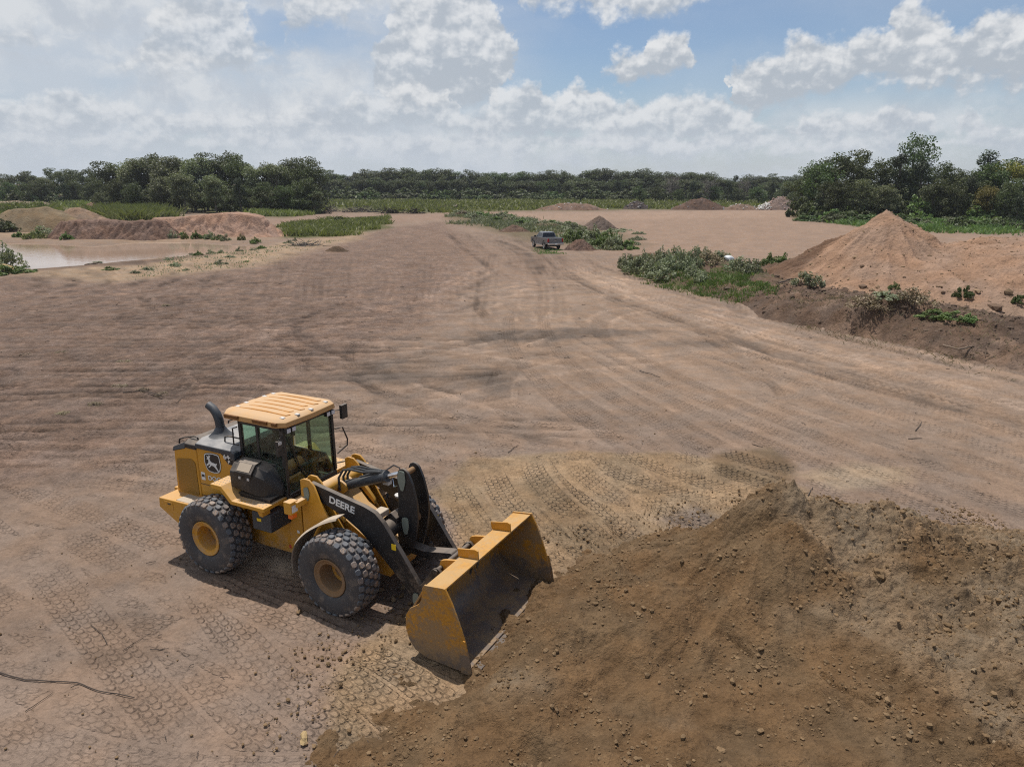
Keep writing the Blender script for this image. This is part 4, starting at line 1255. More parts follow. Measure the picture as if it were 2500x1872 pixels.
    for ya in (-.50, .42):
        MB().prism([(0.68, 1.86), (0.86, 1.84), (1.32, 1.44), (1.30, 1.56), (0.9, 1.98), (0.68, 2.0)], ya, ya + .08).build('deck_rail', Y_DUSTY, root, 0.008, rz=FA)
    MB().tube([(0.80, -0.50, 2.0), (0.80, 0.50, 2.0)], 0.14, 20).build('pivot_tube', Y_DUSTY, root, smooth=True, rz=FA)
    for y in (-0.11, 0.11):
        MB().prism(rounded([(0.72, 1.82), (0.74, 2.06), (0.96, 2.10), (1.10, 2.02), (1.10, 1.90), (0.96, 1.80)], .06), y - .03, y + .03).build('cylinder_lug', Y_DUSTY, root, 0.006, rz=FA)
    for s in (-1, 1):
        MB().prism(rounded([(0.60, 2.12), (0.72, 2.16), (0.75, 2.0), (0.70, 1.86), (0.62, 1.88)], .05), s * 0.756, s * 0.775).build('pin_cap', GREYPIN, fr_, 0.004)
    MB().tube([(1.65, -1.0, .775), (1.65, 1.0, .775)], 0.24, 16).build('front_axle', Y_PAINT, root, smooth=True, rz=FA)
    # lamp brackets on the towers
    for s in (-1, 1):
        lb = MB()
        ya, yb = sorted((s * 0.75, s * 1.02))
        lb.box(0.50, 0.68, ya, yb, 1.82, 1.93)
        ya, yb = sorted((s * 0.94, s * 1.14))
        lb.box(0.44, 0.62, ya, yb, 1.70, 1.95)
        l_ = lb.build('lamp_bracket', Y_DUSTY, root, 0.01, rz=FA)
        ya, yb = sorted((s * 0.97, s * 1.11))
        MB().box(0.615, 0.632, ya, yb, 1.74, 1.88).build('headlamp', LENS, l_, 0.004)
        MB().box(0.50, 0.60, ya, yb, 1.60, 1.70).build('turn_signal', ORANGE, l_, 0.01)
    # lift arms
    up = [(0.60, 2.14), (0.70, 2.22), (0.82, 2.20), (1.43, 2.10), (2.0, 2.01), (2.24, 1.94), (2.42, 1.78), (2.80, 1.27), (3.16, 0.76), (3.25, 0.58), (3.26, 0.46), (3.19, 0.37), (3.08, 0.36), (2.98, 0.45),
          (2.86, 0.62), (2.50, 0.95), (2.16, 1.26), (1.85, 1.50), (1.52, 1.68), (1.03, 1.84), (0.70, 1.92), (0.60, 2.02)]
    for s in (-1, 1):
        a_ = MB().prism(rounded(up, .03, 2), s * 0.63 - .05, s * 0.63 + .05).build('lift_arm', BLACK, root, 0.008, rz=FA)
        MB().prism(rounded([(3.06, 0.56), (3.18, 0.58), (3.20, 0.40), (3.14, 0.30), (3.05, 0.36)], .05), s * 0.70, s * 0.72).build('pin_cap', GREYPIN, a_, 0.004)
        MB().box(2.60, 2.70, s * 0.682 - .002, s * 0.682 + .002, 1.30, 1.42).build('yellow_sticker', YSTICK, a_)
        if s < 0:
            text_mesh('arm_lettering', 'DEERE', 0.195, WHITE, a_, side_text_matrix(1.47, -0.684, 1.925, -0.17), 0.025, 1.12)
        lc = MB().tube([(0.95, s * .63, 0.95), (1.75, s * .63, 1.12)], 0.085, 14)
        lc_ = lc.build('lift_cylinder', BLACK, root, smooth=True, rz=FA)
        MB().tube([(1.75, s * .63, 1.12), (2.25, s * .63, 1.27)], 0.045, 12).build('piston_rod', CHROME, lc_, smooth=True)
        MB().prism(rounded([(1.85, 1.38), (2.1, 1.38), (2.2, 1.22), (2.1, 1.1), (1.9, 1.18)], .05), s * .70, s * .76).build('hose_clamp', BLACK, a_, 0.01)
    MB().tube([(2.30, -0.60, 1.50), (2.30, 0.60, 1.50)], 0.17, 22).build('cross_tube', BLACK, root, smooth=True, rz=FA)
    MB().prism([(2.06, 1.58), (2.30, 1.80), (2.44, 1.70), (2.44, 1.40), (2.2, 1.36)], -0.30, 0.30).build('pivot_casting', BLACK, root, 0.02, rz=FA)
    MB().box(2.02, 2.22, -0.50, -0.22, 1.72, 1.84).build('dusty_bracket', TAN, root, 0.02, rz=FA)
    MB().lathe([(0.0, 0.0), (0.10, 0.0), (0.10, .03), (0, .03)], (2.05, 0.32, 1.83), 16, 'z').build('reservoir_cap', PALE, root, rz=FA)
    # bell crank: two bowed plates
    bc = [(2.42, 2.56), (2.46, 2.66), (2.56, 2.70), (2.66, 2.64), (2.76, 2.42), (2.84, 2.10), (2.86, 1.80), (2.80, 1.40), (2.68, 1.02), (2.58, 0.92), (2.46, 0.93), (2.38, 1.04), (2.37, 1.5), (2.42, 2.0), (2.42, 2.4)]
    b_ = MB().prism(rounded(bc, .04, 2), -0.20, -0.145).prism(rounded(bc, .04, 2), 0.145, 0.20).build('bell_crank', BLACK, root, 0.008, rz=FA)
    for (xa, za, ra) in ((2.54, 2.56, .055), (2.54, 1.02, .055), (2.58, 1.62, .10)):
        MB().tube([(xa, -.19, za), (xa, .19, za)], ra, 14).build('crank_pin', RIM_D, b_, smooth=True)
    MB().prism(rounded([(2.46, 2.64), (2.60, 2.65), (2.62, 2.45), (2.56, 2.25), (2.50, 2.26), (2.44, 2.45)], .05), -0.222, -0.204).build('pin_cap', GREYPIN, b_, 0.004)
    MB().prism(rounded([(2.50, 1.72), (2.64, 1.73), (2.65, 1.55), (2.61, 1.38), (2.54, 1.38), (2.49, 1.55)], .05), -0.222, -0.204).build('pin_cap', GREYPIN, b_, 0.004)
    # tilt cylinder with hoses
    A = Vector((0.98, 0, 1.96)); B = Vector((2.54, 0, 2.56)); d = (B - A)
    t_ = MB().tube([A + d * 0.02, A + d * 0.63], 0.098, 20).tube([A + d * 0.60, A + d * 0.67], 0.115, 20).tube([A - Vector((0, .12, 0)), A + Vector((0, .12, 0))], 0.09, 14).build('tilt_cylinder', STEELBLU, root, smooth=True, rz=FA)
    MB().tube([A + d * 0.66, A + d * 0.97], 0.05, 16).build('piston_rod', CHROME, t_, smooth=True)
    MB().tube([A + d * 0.25 + Vector((0, -.02, .11)), A + d * 0.6 + Vector((0, -.02, .14))], 0.018, 8).build('oil_pipe', STEELBLU, t_, smooth=True)
    for k, (y, r0) in enumerate(((-0.10, 0.0), (0.0, 0.03), (0.10, 0.05))):
        MB().tube([(0.95 + r0, y - .06, 1.90), (0.94 + r0, y - .05, 2.16), (1.02 + r0, y, 2.32), (1.20 + r0, y + .02, 2.36), (1.5, y + .03, 2.36), (1.8, y * .5, 2.42), (1.95, y * .4, 2.44)], 0.024, 8).build('hydraulic_hose', RUBBERH, root, smooth=True, rz=FA)
    MB().tube([(1.95, .05, 2.44), (2.1, .12, 2.56), (2.22, .14, 2.52), (2.28, .1, 2.42)], 0.014, 8).build('hydraulic_hose', RUBBERH, root, smooth=True, rz=FA)
    MB().box(1.72, 1.86, 0.22, 0.34, 2.04, 2.13).build('valve_block', PALE, root, 0.01, rz=FA)
    MB().tube([(1.84, .28, 2.10), (1.95, .25, 2.2), (2.02, .2, 2.06), (2.2, .18, 2.16), (2.4, .16, 2.15)], 0.010, 6).build('steel_pipe', CHROME, root, rz=FA)
    # link and coupler
    MB().prism(rounded([(2.48, 1.10), (2.48, 0.94), (2.9, 0.92), (3.50, 1.02), (3.56, 1.10), (3.50, 1.18), (2.9, 1.06)], .03, 2), -0.11, 0.11).build('bucket_link', BLACK, root, 0.01, rz=FA)
    cp = MB()
    for y in (-0.66, -0.42, 0.42, 0.66):
        cp.prism(rounded([(3.02, 0.40), (3.14, 0.28), (3.55, 0.30), (3.62, 0.60), (3.70, 1.10), (3.60, 1.20), (3.48, 1.14), (3.30, 0.85), (3.08, 0.60)], .03, 2), y - .03, y + .03)
    cp.tube([(3.57, -0.72, 1.12), (3.57, 0.72, 1.12)], 0.05, 14)
    cp.tube([(3.40, -0.66, 0.75), (3.40, 0.66, 0.75)], 0.09, 14)
    c_ = cp.build('quick_coupler', BLACK, root, 0.006, rz=FA)
    text_mesh('coupler_lettering', 'R', 0.17, YSTICK, c_, side_text_matrix(3.47, -0.694, 0.80, -.15), 0.02, 1.0)
    # ---------------- bucket
    bk = [(4.32, 1.45), (3.93, 1.40), (3.80, 1.18), (3.68, 0.98), (3.58, 0.76), (3.555, 0.54), (3.60, 0.34), (3.72, 0.18), (3.92, 0.085), (4.2, 0.055), (4.74, 0.045)]
    inner = []
    for i, (x, z) in enumerate(bk):
        a = Vector(bk[max(i - 1, 0)]); b = Vector(bk[min(i + 1, len(bk) - 1)])
        t = (b - a).normalized(); nrm = Vector((-t.y, t.x))
        inner.append((x + nrm.x * 0.03, z + nrm.y * 0.03))
    if inner[5][0] < bk[5][0]:
        inner = [(2 * p[0] - q[0], 2 * p[1] - q[1]) for p, q in zip(bk, inner)]
    sh = MB()
    yb = 1.50; v = []
    for y in (-yb, yb):
        v += [(x, y, z) for x, z in bk] + [(x, y, z) for x, z in inner]
    n = len(bk); m2 = 2 * n; f = []
    for i in range(n - 1):
        f += [(i, i + 1, m2 + i + 1, m2 + i), (n + i, m2 + n + i, m2 + n + i + 1, n + i + 1)]
        f += [(i, n + i, n + i + 1, i + 1), (m2 + i, m2 + i + 1, m2 + n + i + 1, m2 + n + i)]
    f += [(0, m2, m2 + n, n), (n - 1, 2 * n - 1, m2 + 2 * n - 1, m2 + n - 1)]
    sh.add(v, f)
    bo = sh.build('bucket', BUCKET, root, 0.004, rz=FA)
    side = [(4.335, 1.475), (4.26, 1.47), (3.93, 1.425), (3.89, 1.36), (3.86, 1.12), (3.80, 1.03), (3.62, 0.90), (3.53, 0.74), (3.515, 0.52), (3.57, 0.30), (3.70, 0.13), (3.95, 0.05), (4.80, 0.03), (4.76, 0.32), (4.69, 0.62), (4.58, 0.94), (4.46, 1.24)]
    for s in (-1, 1):
        MB().prism(side, s * 1.50, s * 1.54).build('side_plate', BUCKET, bo, 0.006)
        MB().prism([(4.62, 0.035), (4.84, 0.025), (4.79, 0.33), (4.71, 0.64), (4.60, 0.64), (4.64, 0.33)], s * 1.541, s * 1.562).build('wear_plate', BUCKET, bo, 0.005)
        # upright fins on the spill guard
    MB().prism([(3.90, 1.40), (4.31, 1.45), (4.30, 1.60), (4.24, 1.62), (3.88, 1.55)], -0.46, -0.43).build('guard_fin', DIRTY_Y, bo, 0.006)
    MB().prism([(3.90, 1.40), (4.31, 1.45), (4.30, 1.60), (4.24, 1.62), (3.88, 1.55)], 0.70, 0.73).build('guard_fin', DIRTY_Y, bo, 0.006)
    MB().box(4.55, 4.88, -1.49, 1.49, 0.012, 0.043).build('cutting_edge', WORN, bo, 0.004)
    for y in (-0.50, 0.50):
        MB().prism(rounded([(3.52, 1.10), (3.56, 1.26), (3.66, 1.30), (3.95, 1.36), (3.84, 1.2), (3.70, 0.98), (3.60, 1.0)], .04), y - .025, y + .025).build('hinge_ear', DIRTY_Y, bo, 0.006)
        MB().prism(rounded([(3.10, 0.36), (3.14, 0.60), (3.56, 0.8), (3.58, 0.30)], .05), y - .025, y + .025).build('hinge_ear', DIRTY_Y, bo, 0.006)
    # ---------------- front fenders
    for s in (-1, 1):
        fv = []; K = 14
        for i in range(K + 1):
            t = i / K
            a = math.radians(188 - 92 * t)
            r = 0.93 + 0.06 * t
            cxx, czz = 1.65 + r * math.cos(a), 0.775 + r * math.sin(a)
            if t > 0.75:
                cxx += (t - .75) * 0.35; czz += (t - .75) * 0.30
            wd = 0.56 - 0.32 * max(0, t - .45) / .55
            for (yy, dz) in ((0.80, 0.0), (0.80 + wd * .9, 0.0), (0.80 + wd, -0.035)):
                er = Vector((math.cos(a), math.sin(a)))
                fv.append((cxx + er.x * dz, s * yy, czz + er.y * dz))
            for (yy, dz) in ((0.80 + wd - .02, -0.04), (0.80 + wd * .9, -0.018), (0.80, -0.018)):
                fv.append((cxx + er.x * dz, s * yy, czz + er.y * dz))
        fm = MB(); ff = []
        for i in range(K):
            for j in range(6):
                j2 = (j + 1) % 6
                ff.append((i * 6 + j, i * 6 + j2, (i + 1) * 6 + j2, (i + 1) * 6 + j))
        ff += [tuple(range(6)), tuple(K * 6 + j for j in range(6))]
        fm.add(fv, ff)
        fm.build('front_fender', TAN, root, smooth=True, rz=FA)
    # ---------------- wheels
    for s in (-1, 1):
        make_wheel(root, -1.65, s, False, 0.0)
        make_wheel(root, 1.65, s, True, FA)
    return root





def make_bucket_mat():
    """yellow paint worn through to dark steel low on the shell, with scrapes and dried clay"""
    m, N, b = new_mat('bucket_paint')
    tc = N.add('ShaderNodeTexCoord'); P = tc.outputs['Object']; g = N.add('ShaderNodeNewGeometry')
    s = N.add('ShaderNodeSeparateXYZ'); N.l.new(P, s.inputs[0])
    sn = N.add('ShaderNodeSeparateXYZ'); N.l.new(g.outputs['Normal'], sn.inputs[0])
    n1 = N.noise(P, 3.0, 6, 0.65); n2 = N.noise(P, 17, 5, 0.7)
    scr = N.noise(N.vmath('MULTIPLY', P, (1.5, 14, 1.5)), 2.0, 5, 0.7)
    nn = N.math('ADD', N.math('MULTIPLY', N.math('SUBTRACT', n1, .5), 0.9), N.math('MULTIPLY', N.math('SUBTRACT', scr, .5), 0.7))
    lowz = N.math('ADD', s.outputs[2], nn)
    bare = N.smooth(lowz, 0.52, 0.30)
    clay = N.smooth(N.math('ADD', n1, N.math('MULTIPLY', n2, .5)), 0.66, 0.86)
    up = N.smooth(sn.outputs[2], .5, .95)
    y = N.mix(N.smooth(n2, .35, .7), (0.50, 0.225, 0.016, 1), (0.33, 0.155, 0.03, 1))
    c = N.mix(bare, y, (0.15, 0.115, 0.09, 1))
    c = N.mix(N.math('MULTIPLY', clay, 0.85), c, (0.26, 0.17, 0.09, 1))
    c = N.mix(N.math('MULTIPLY', N.math('MULTIPLY', up, N.smooth(s.outputs[2], .9, 1.2)), N.smooth(n1, .3, .65, .3, .85)), c, (0.45, 0.27, 0.10, 1))
    N.l.new(c, b.inputs['Base Color'])
    N.l.new(N.math('MULTIPLY_ADD', bare, -0.2, 0.62), b.inputs['Roughness'])
    return m


BUCKET = make_bucket_mat()
LOADER = build_loader()

# ---------------------------------------------------------------- heaps of soil
PILE_MAT = soil_mat('pile_soil', 1.3, 1.0, stone=0.0, contrast=0.40, bscale=(46, 12), bk=(.03, .08))
SAND_MAT = soil_mat('sandy_soil', 0.5, 0.9, stone=0.0, contrast=0.30, bscale=(40, 9))
DARK_MAT = soil_mat('dark_soil', 0.7, 1.0, contrast=0.45, bscale=(40, 9))
PEBBLE = {}


def rock_mat(name, color, var=.25):
    m, N, b = new_mat(name)
    oi = N.add('ShaderNodeObjectInfo'); g = N.add('ShaderNodeNewGeometry')
    n = N.noise(g.outputs['Position'], 30, 4, .65)
    v = N.math('ADD', N.math('MULTIPLY_ADD', oi.outputs['Random'], var * 2, 1 - var), N.math('MULTIPLY_ADD', n, .5, -.25))
    v = N.math('ADD', v, N.math('MULTIPLY_ADD', g.outputs['Random Per Island'], .4, -.2))
    cc = N.add('ShaderNodeVectorMath', operation='SCALE'); cc.inputs[0].default_value = color; N.l.new(v, cc.inputs['Scale'])
    N.l.new(cc.outputs[0], b.inputs['Base Color']); b.inputs['Roughness'].default_value = .95
    b.inputs['Specular IOR Level'].default_value = 0.15
    bp = N.add('ShaderNodeBump'); bp.inputs['Strength'].default_value = .7; bp.inputs['Distance'].default_value = .02
    N.l.new(n, bp.inputs['Height']); N.l.new(bp.outputs[0], b.inputs['Normal'])
    return m


def lump_arrays(seed, sub=1, rough=0.25, flat=0.75):
    bm = bmesh.new(); bmesh.ops.create_icosphere(bm, subdivisions=sub, radius=1)
    r = np.random.default_rng(seed)
    ph = r.uniform(0, 6, 9)
    v = np.array([p.co[:] for p in bm.verts]); f = np.array([[q.index for q in t.verts] for t in bm.faces])
    bm.free()
    k = 1 + rough * (np.sin(v[:, 0] * 2.3 + ph[0]) * np.sin(v[:, 1] * 2.7 + ph[1]) + .6 * np.sin(v[:, 2] * 4 + ph[2] + v[:, 0] * 3) + .35 * r.normal(size=len(v)))
    v = v * k[:, None] * np.array([1, r.uniform(.75, 1), flat])
    return v, f


LUMPS = [lump_arrays(i, 1, 0.22, 0.72) for i in range(7)]
LUMPS2 = [lump_arrays(40 + i, 2, 0.30, 0.75) for i in range(6)]


def lump_mesh(i, mat, name='clod', fine=False):
    v, f = (LUMPS2 if fine else LUMPS)[i % (6 if fine else 7)]
    return mesh_np(name, v, f, mat, False)


def rubble_stuff(name, pts, sizes, mat, parent, seed=1):
    """many small lumps joined into one mesh of kind stuff"""
    r = np.random.default_rng(seed); V = []; F = []; b = 0
    for p, s in zip(pts, sizes):
        v, f = LUMPS[r.integers(7)]
        a = r.uniform(0, 6.28); c, sn = math.cos(a), math.sin(a)
        q = v * s
        q = np.stack([q[:, 0] * c - q[:, 1] * sn, q[:, 0] * sn + q[:, 1] * c, q[:, 2]], 1) + p
        V.append(q); F.append(f + b); b += len(v)
    o = obj(name, mesh_np(name, np.vstack(V), np.vstack(F), mat, False), parent)
    tag(o, kind='stuff')
    return o


class Field:
    """a height field patch over a rectangle, sunk below ground where it is empty"""
    def __init__(s, x0, x1, y0, y1, step):
        s.xs = np.arange(x0, x1 + step, step); s.ys = np.arange(y0, y1 + step, step)
        s.X, s.Y = np.meshgrid(s.xs, s.ys); s.step = step

    def finish(s, name, H, C, mat, base=-0.06):
        nx, ny = len(s.xs), len(s.ys)
        Z = H
        s.Hm = Z
        F = grid_faces(nx, ny)
        keep = (Z.ravel()[F] > base).any(1)
        F = F[keep]
        used = np.unique(F); remap = np.full(nx * ny, -1); remap[used] = np.arange(len(used))
        V = np.stack([s.X.ravel(), s.Y.ravel(), Z.ravel()], 1)[used]
        me = mesh_np(name, V, remap[F], mat, True, np.clip(C.reshape(-1, 3)[used], .015, .8))
        return me

    def h(s, x, y):
        i = np.clip(((np.asarray(x) - s.xs[0]) / s.step).astype(int), 0, len(s.xs) - 1)
        j = np.clip(((np.asarray(y) - s.ys[0]) / s.step).astype(int), 0, len(s.ys) - 1)
        return s.Hm[j, i]


def smax(a, b, k):
    h = np.clip(0.5 + 0.5 * (a - b) / k, 0, 1)
    return b * (1 - h) + a * h + k * h * (1 - h)


CLOD = rock_mat('clod_soil', (0.148, 0.097, 0.053), .25)
CLOD_P = rock_mat('pale_clod', (0.22, 0.16, 0.10), .2)


def build_front_pile():
    fl = Field(-3.2, 12.0, 5.6, 14.6, 0.024)
    X, Y = fl.X, fl.Y
    w1 = fbm(X / 1.6, Y / 1.6, 3, 101); w2 = fbm(X / .5, Y / .5, 3, 103)
    Xw = X + 0.25 * w1 + .05 * w2; Yw = Y + 0.25 * fbm(X / 1.6, Y / 1.6, 3, 107)

    def cone(cx, cy, h, sl, ex=1.0, ey=1.0, flat=0.0):
        d = np.hypot((Xw - cx) * ex, (Yw - cy) * ey)
        return h - sl * np.maximum(d - flat, 0) + sl * 0.25 * np.exp(-d / .35) * 0
    crest = [at_y(u, v, y) for u, v, y in ((1340, 1440, 12.7), (1446, 1424, 12.6), (1577, 1345, 12.5), (1684, 1298, 12.45), (1760, 1270, 12.4), (1835, 1262, 12.35), (1960, 1262, 12.25), (2000, 1222, 12.2), (2035, 1206, 12.1), (2165, 1212, 12.0), (2241, 1250, 11.9), (2342, 1306, 11.7), (2500, 1360, 11.4), (2700, 1440, 11.1))]
    knob = [at_y(u, v, y) for u, v, y in ((1862, 1192, 12.35), (1880, 1183, 12.3), (1905, 1176, 12.3), (1928, 1180, 12.25), (1945, 1200, 12.25))]
    H = np.full(X.shape, -3.0)
    for i in range(len(crest) - 1):
        A, B = crest[i], crest[i + 1]
        m = max(2, int((B - A).length / .22))
        for k in range(m):
            q = A.lerp(B, k / m)
            H = np.maximum(H, q.z - .62 * np.hypot(Xw - q.x, Yw - q.y))
    for i in range(len(knob)):
        q = knob[i]
        H = np.maximum(H, q.z + .08 - 1.15 * np.hypot(Xw - q.x, (Yw - q.y)))
    H = smax(H, cone(knob[2].x - .05, knob[2].y - .9, 1.95, .60, flat=.05), .2)
    H = smax(H, cone(7.4, 11.0, 1.50, .42, .6, 1.0, .5), .25)
    H = smax(H, cone(6.4, 8.7, 1.10, .36, .8, .9, .5), .3)
    H = smax(H, cone(9.8, 8.6, 1.5, .40, .6, .7, 1.0), .3)
    H = smax(H, cone(3.2, 9.2, .50, .28, .8, .7, .3), .3)
    H = smax(H, cone(2.4, 7.0, .60, .28, .7, .8, .4), .3)
    H = smax(H, cone(6.5, 6.2, 1.0, .34, .5, .7, 1.0), .3)
    H = smax(H, cone(-0.9, 7.3, 0.34, .20, .8, .8, .3), .2)
    # soil heaped up in front of the cutting edge
    for k in range(15):
        t = k / 14; q = (1 - t) * Vector((.30, 8.9, .62)) + t * Vector((1.95, 11.95, .80))
        H = smax(H, q.z - .46 * np.hypot(Xw - q.x, Yw - q.y), .12)
    H = smax(H, cone(2.6, 10.6, 1.0, .42, .9, .9, .2), .25)
    # broken, slumped ground low on the right
    slump = sst(.05, .45, fbm(X / 1.3, Y / 1.1, 3, 108)) * sst(4.6, 5.6, X) * sst(10.2, 9.0, Y)
    H += slump * (.45 * np.abs(fbm(X / .42, Y / .42, 4, 109)) - .16)
    right = sst(4.9, 5.8, X)
    led = fbm(X / 1.1, Y / .7, 3, 110)
    H += right * .20 * (np.floor(led * 4) / 4 + .25 * sst(.55, 1, led * 4 - np.floor(led * 4)))
    # rills running down the near-left face
    ang = np.arctan2(Y - 12.3, X - 4.9); dist = np.hypot(X - 4.9, Y - 12.3)
    rill = fbm(ang * 9 + .15 * w1, dist / 3.0, 3, 111)
    face = sst(-2.9, -2.5, ang) * sst(-1.2, -1.7, ang) * sst(.4, 1.2, dist)
    face = np.maximum(face, sst(2.6, 3.0, ang) * sst(.4, 1.2, dist))
    H += 0.10 * rill * face * sst(.2, 1.5, dist)
    # lumpy crumb
    lump = fbm(X / .22, Y / .22, 4, 121); lump2 = fbm(X / .75, Y / .75, 3, 123)
    rough = np.clip(.55 + .9 * lump2, 0.12, 1.2) * (1 - .6 * face)
    rough = rough + sst(4.8, 6.2, X) * .35
    H += 0.105 * np.abs(lump) * rough * 1.6 + 0.15 * lump2 - .06 + .04 * np.abs(fbm(X / .085, Y / .085, 2, 127)) * (.3 + rough) * 1.4
    wj = .04 * w2
    cl = .11 * clods((X + wj) / .21, (Y - wj) / .21, 1, .5) * np.clip(rough, .1, 1.2) + .055 * clods((X - wj) / .10, (Y + wj) / .10, 2, .7) * np.clip(rough + .2, .2, 1.2) + .22 * clods((X + 2 * wj) / .5, (Y + 3 * wj) / .5, 3, .22) * rough
    H += cl * sst(-.05, .1, H)
    H += 0.10 * np.exp(-(dist / .6) ** 2) * np.abs(fbm(X / .18, Y / .18, 2, 125)) * 1.5
    # cracks
    for (x0, y0, x1, y1) in ((3.55, 9.9, 3.75, 9.45), (4.55, 8.75, 4.95, 8.0)):
        t = np.clip(((X - x0) * (x1 - x0) + (Y - y0) * (y1 - y0)) / ((x1 - x0) ** 2 + (y1 - y0) ** 2), 0, 1)
        dd = np.hypot(X - x0 - t * (x1 - x0) + .05 * w2, Y - y0 - t * (y1 - y0))
        H -= 0.10 * sst(.05, .015, dd)
    H += sst(.6, .1, H) * (.16 * w1 + .10 * fbm(X / .35, Y / .35, 3, 129))
    H -= 0.06
    # the loader's bucket bites in: no soil behind the cutting edge
    c, s_ = math.cos(LOADER_YAW + FRONT_ART), math.sin(LOADER_YAW + FRONT_ART)
    lx = (X - LOADER_POS[0]) * c + (Y - LOADER_POS[1]) * s_; ly = -(X - LOADER_POS[0]) * s_ + (Y - LOADER_POS[1]) * c
    inb = sst(1.66, 1.50, np.abs(ly + .1 * w2))
    lim = 0.02 + np.maximum(0, lx - (4.35 - .30 * sst(-.6, 1.5, ly) + .2 * w1)) * (0.62 + .25 * w1)
    lim2 = 0.02 + np.maximum(0, lx - 3.3) * .12
    H = np.where(inb > 0, np.minimum(H, lim * inb + 9 * (1 - inb)), H)
    H = np.where(lx < 4.7, np.minimum(H, np.where(lx < 3.4, -.2, lim2 + 9 * sst(-1.55, -2.2, ly) * sst(3.4, 4.4, lx) * 0 + np.maximum(0, np.abs(ly) - 1.62) * 1.2)), H)
    C = np.zeros(X.shape + (3,)); C[:] = (0.140, 0.087, 0.045)
    dry = sst(-.1, .5, fbm(X / 2.0, Y / 2.0, 4, 131) + sst(5.0, 6.3, X + .25 * (Y - 9)) * .6 - .25)
    C = C * (1 - dry[..., None]) + np.array((0.208, 0.147, 0.092)) * dry[..., None]
    C *= (1 + .20 * lump2 + .22 * lump + 1.3 * np.clip(cl, 0, .1))[..., None]
    C *= (1 + .18 * rill * face)[..., None]
    # far right of the heap lies on the pale yard
    me = fl.finish('dirt_pile', H, C, PILE_MAT, -0.04)
    o = obj('dirt_pile', me)
    tag(o, 'freshly dug brown dirt pile in the foreground, right in front of the loader bucket', 'dirt pile')
    # clods: the largest as pieces of their own, the crumbs as one mass
    r = np.random.default_rng(77)
    meshes = [lump_mesh(i, CLOD, fine=True) for i in range(6)] + [lump_mesh(i + 3, CLOD_P, fine=True) for i in range(3)]
    n = 0
    while n < 170:
        x, y = r.uniform(-1.5, 10.5), r.uniform(6.2, 14.5)
        if r.random() > .25 + .75 * sst(3.5, 7, np.array(x)): continue
        h = float(fl.h(x, y))
        if h < 0.08: continue
        s = min(0.022 + r.exponential(.018), .10)
        c_ = obj('clod', meshes[r.integers(7)], o, (x, y, h + s * .12), r.uniform(0, 6.3)); c_.scale = (s, s * r.uniform(.8, 1.1), s)
        n += 1
    for (u, v, s) in ((2130, 1362, .11), (2090, 1402, .09), (2150, 1400, .10), (1760, 1835, .06), (2130, 1242, .08), (2200, 1450, .07), (2375, 1530, .08), (2320, 1470, .06)):
        # boulders half buried at the spots where they catch the eye
        best = None
        for yy in np.arange(6, 15, .04):
            p = at_y(u, v, yy)
            if fl.xs[0] < p.x < fl.xs[-1] and p.z <= float(fl.h(p.x, p.y)): best = p; break
        if best is not None:
            c_ = obj('clod', meshes[int(u) % 6], o, best, u); c_.scale = (s * 1.2, s, s)
    P = []; S = []
    while len(P) < 9500:
        x, y = r.uniform(-2.9, 11.5), r.uniform(5.6, 15.5)
        h = float(fl.h(x, y))
        if h < -0.02: continue
        d_ = float(fbm(np.array([x / 1.1]), np.array([y / 1.1]), 2, 141)[0])
        if r.random() > .22 + 1.6 * d_ + .3 * (x > 5): continue
        s = .011 + r.exponential(.010)
        P.append((x, y, h + s * .3)); S.append(min(s, .055))
    rubble_stuff('soil_crumbs', P, S, CLOD, o, 5)
    return fl, o


FRONT_FIELD, FRONT_PILE = build_front_pile()


def scatter_spill():
    """loose crumbs of clay on the ground round the foot of the pile and the loader"""
    r = np.random.default_rng(9); P = []; S = []
    foot = pxpoly([(700, 1872), (790, 1640), (860, 1560), (1000, 1480), (1130, 1390), (1300, 1330), (1500, 1300), (1700, 1230), (1900, 1240)])
    while len(P) < 1100:
        i = r.integers(len(foot) - 1); t = r.random()
        x = foot[i][0] * (1 - t) + foot[i + 1][0] * t + r.normal(0, .45); y = foot[i][1] * (1 - t) + foot[i + 1][1] * t + r.normal(0, .4)
        s = .009 + r.exponential(.009)
        P.append((x, y, .012 + s * .2)); S.append(min(s, .045))
    for _ in range(900):
        x, y = r.uniform(-10, 9), r.uniform(7.5, 24)
        P.append((x, y, .008)); S.append(.006 + r.exponential(.006))
    rubble_stuff('spilled_crumbs', P, S, CLOD, None, 6)
    o = bpy.data.objects['spilled_crumbs']
    tag(o, 'loose crumbs of clay scattered on the ground around the pile', 'crumbs', kind='stuff')


scatter_spill()


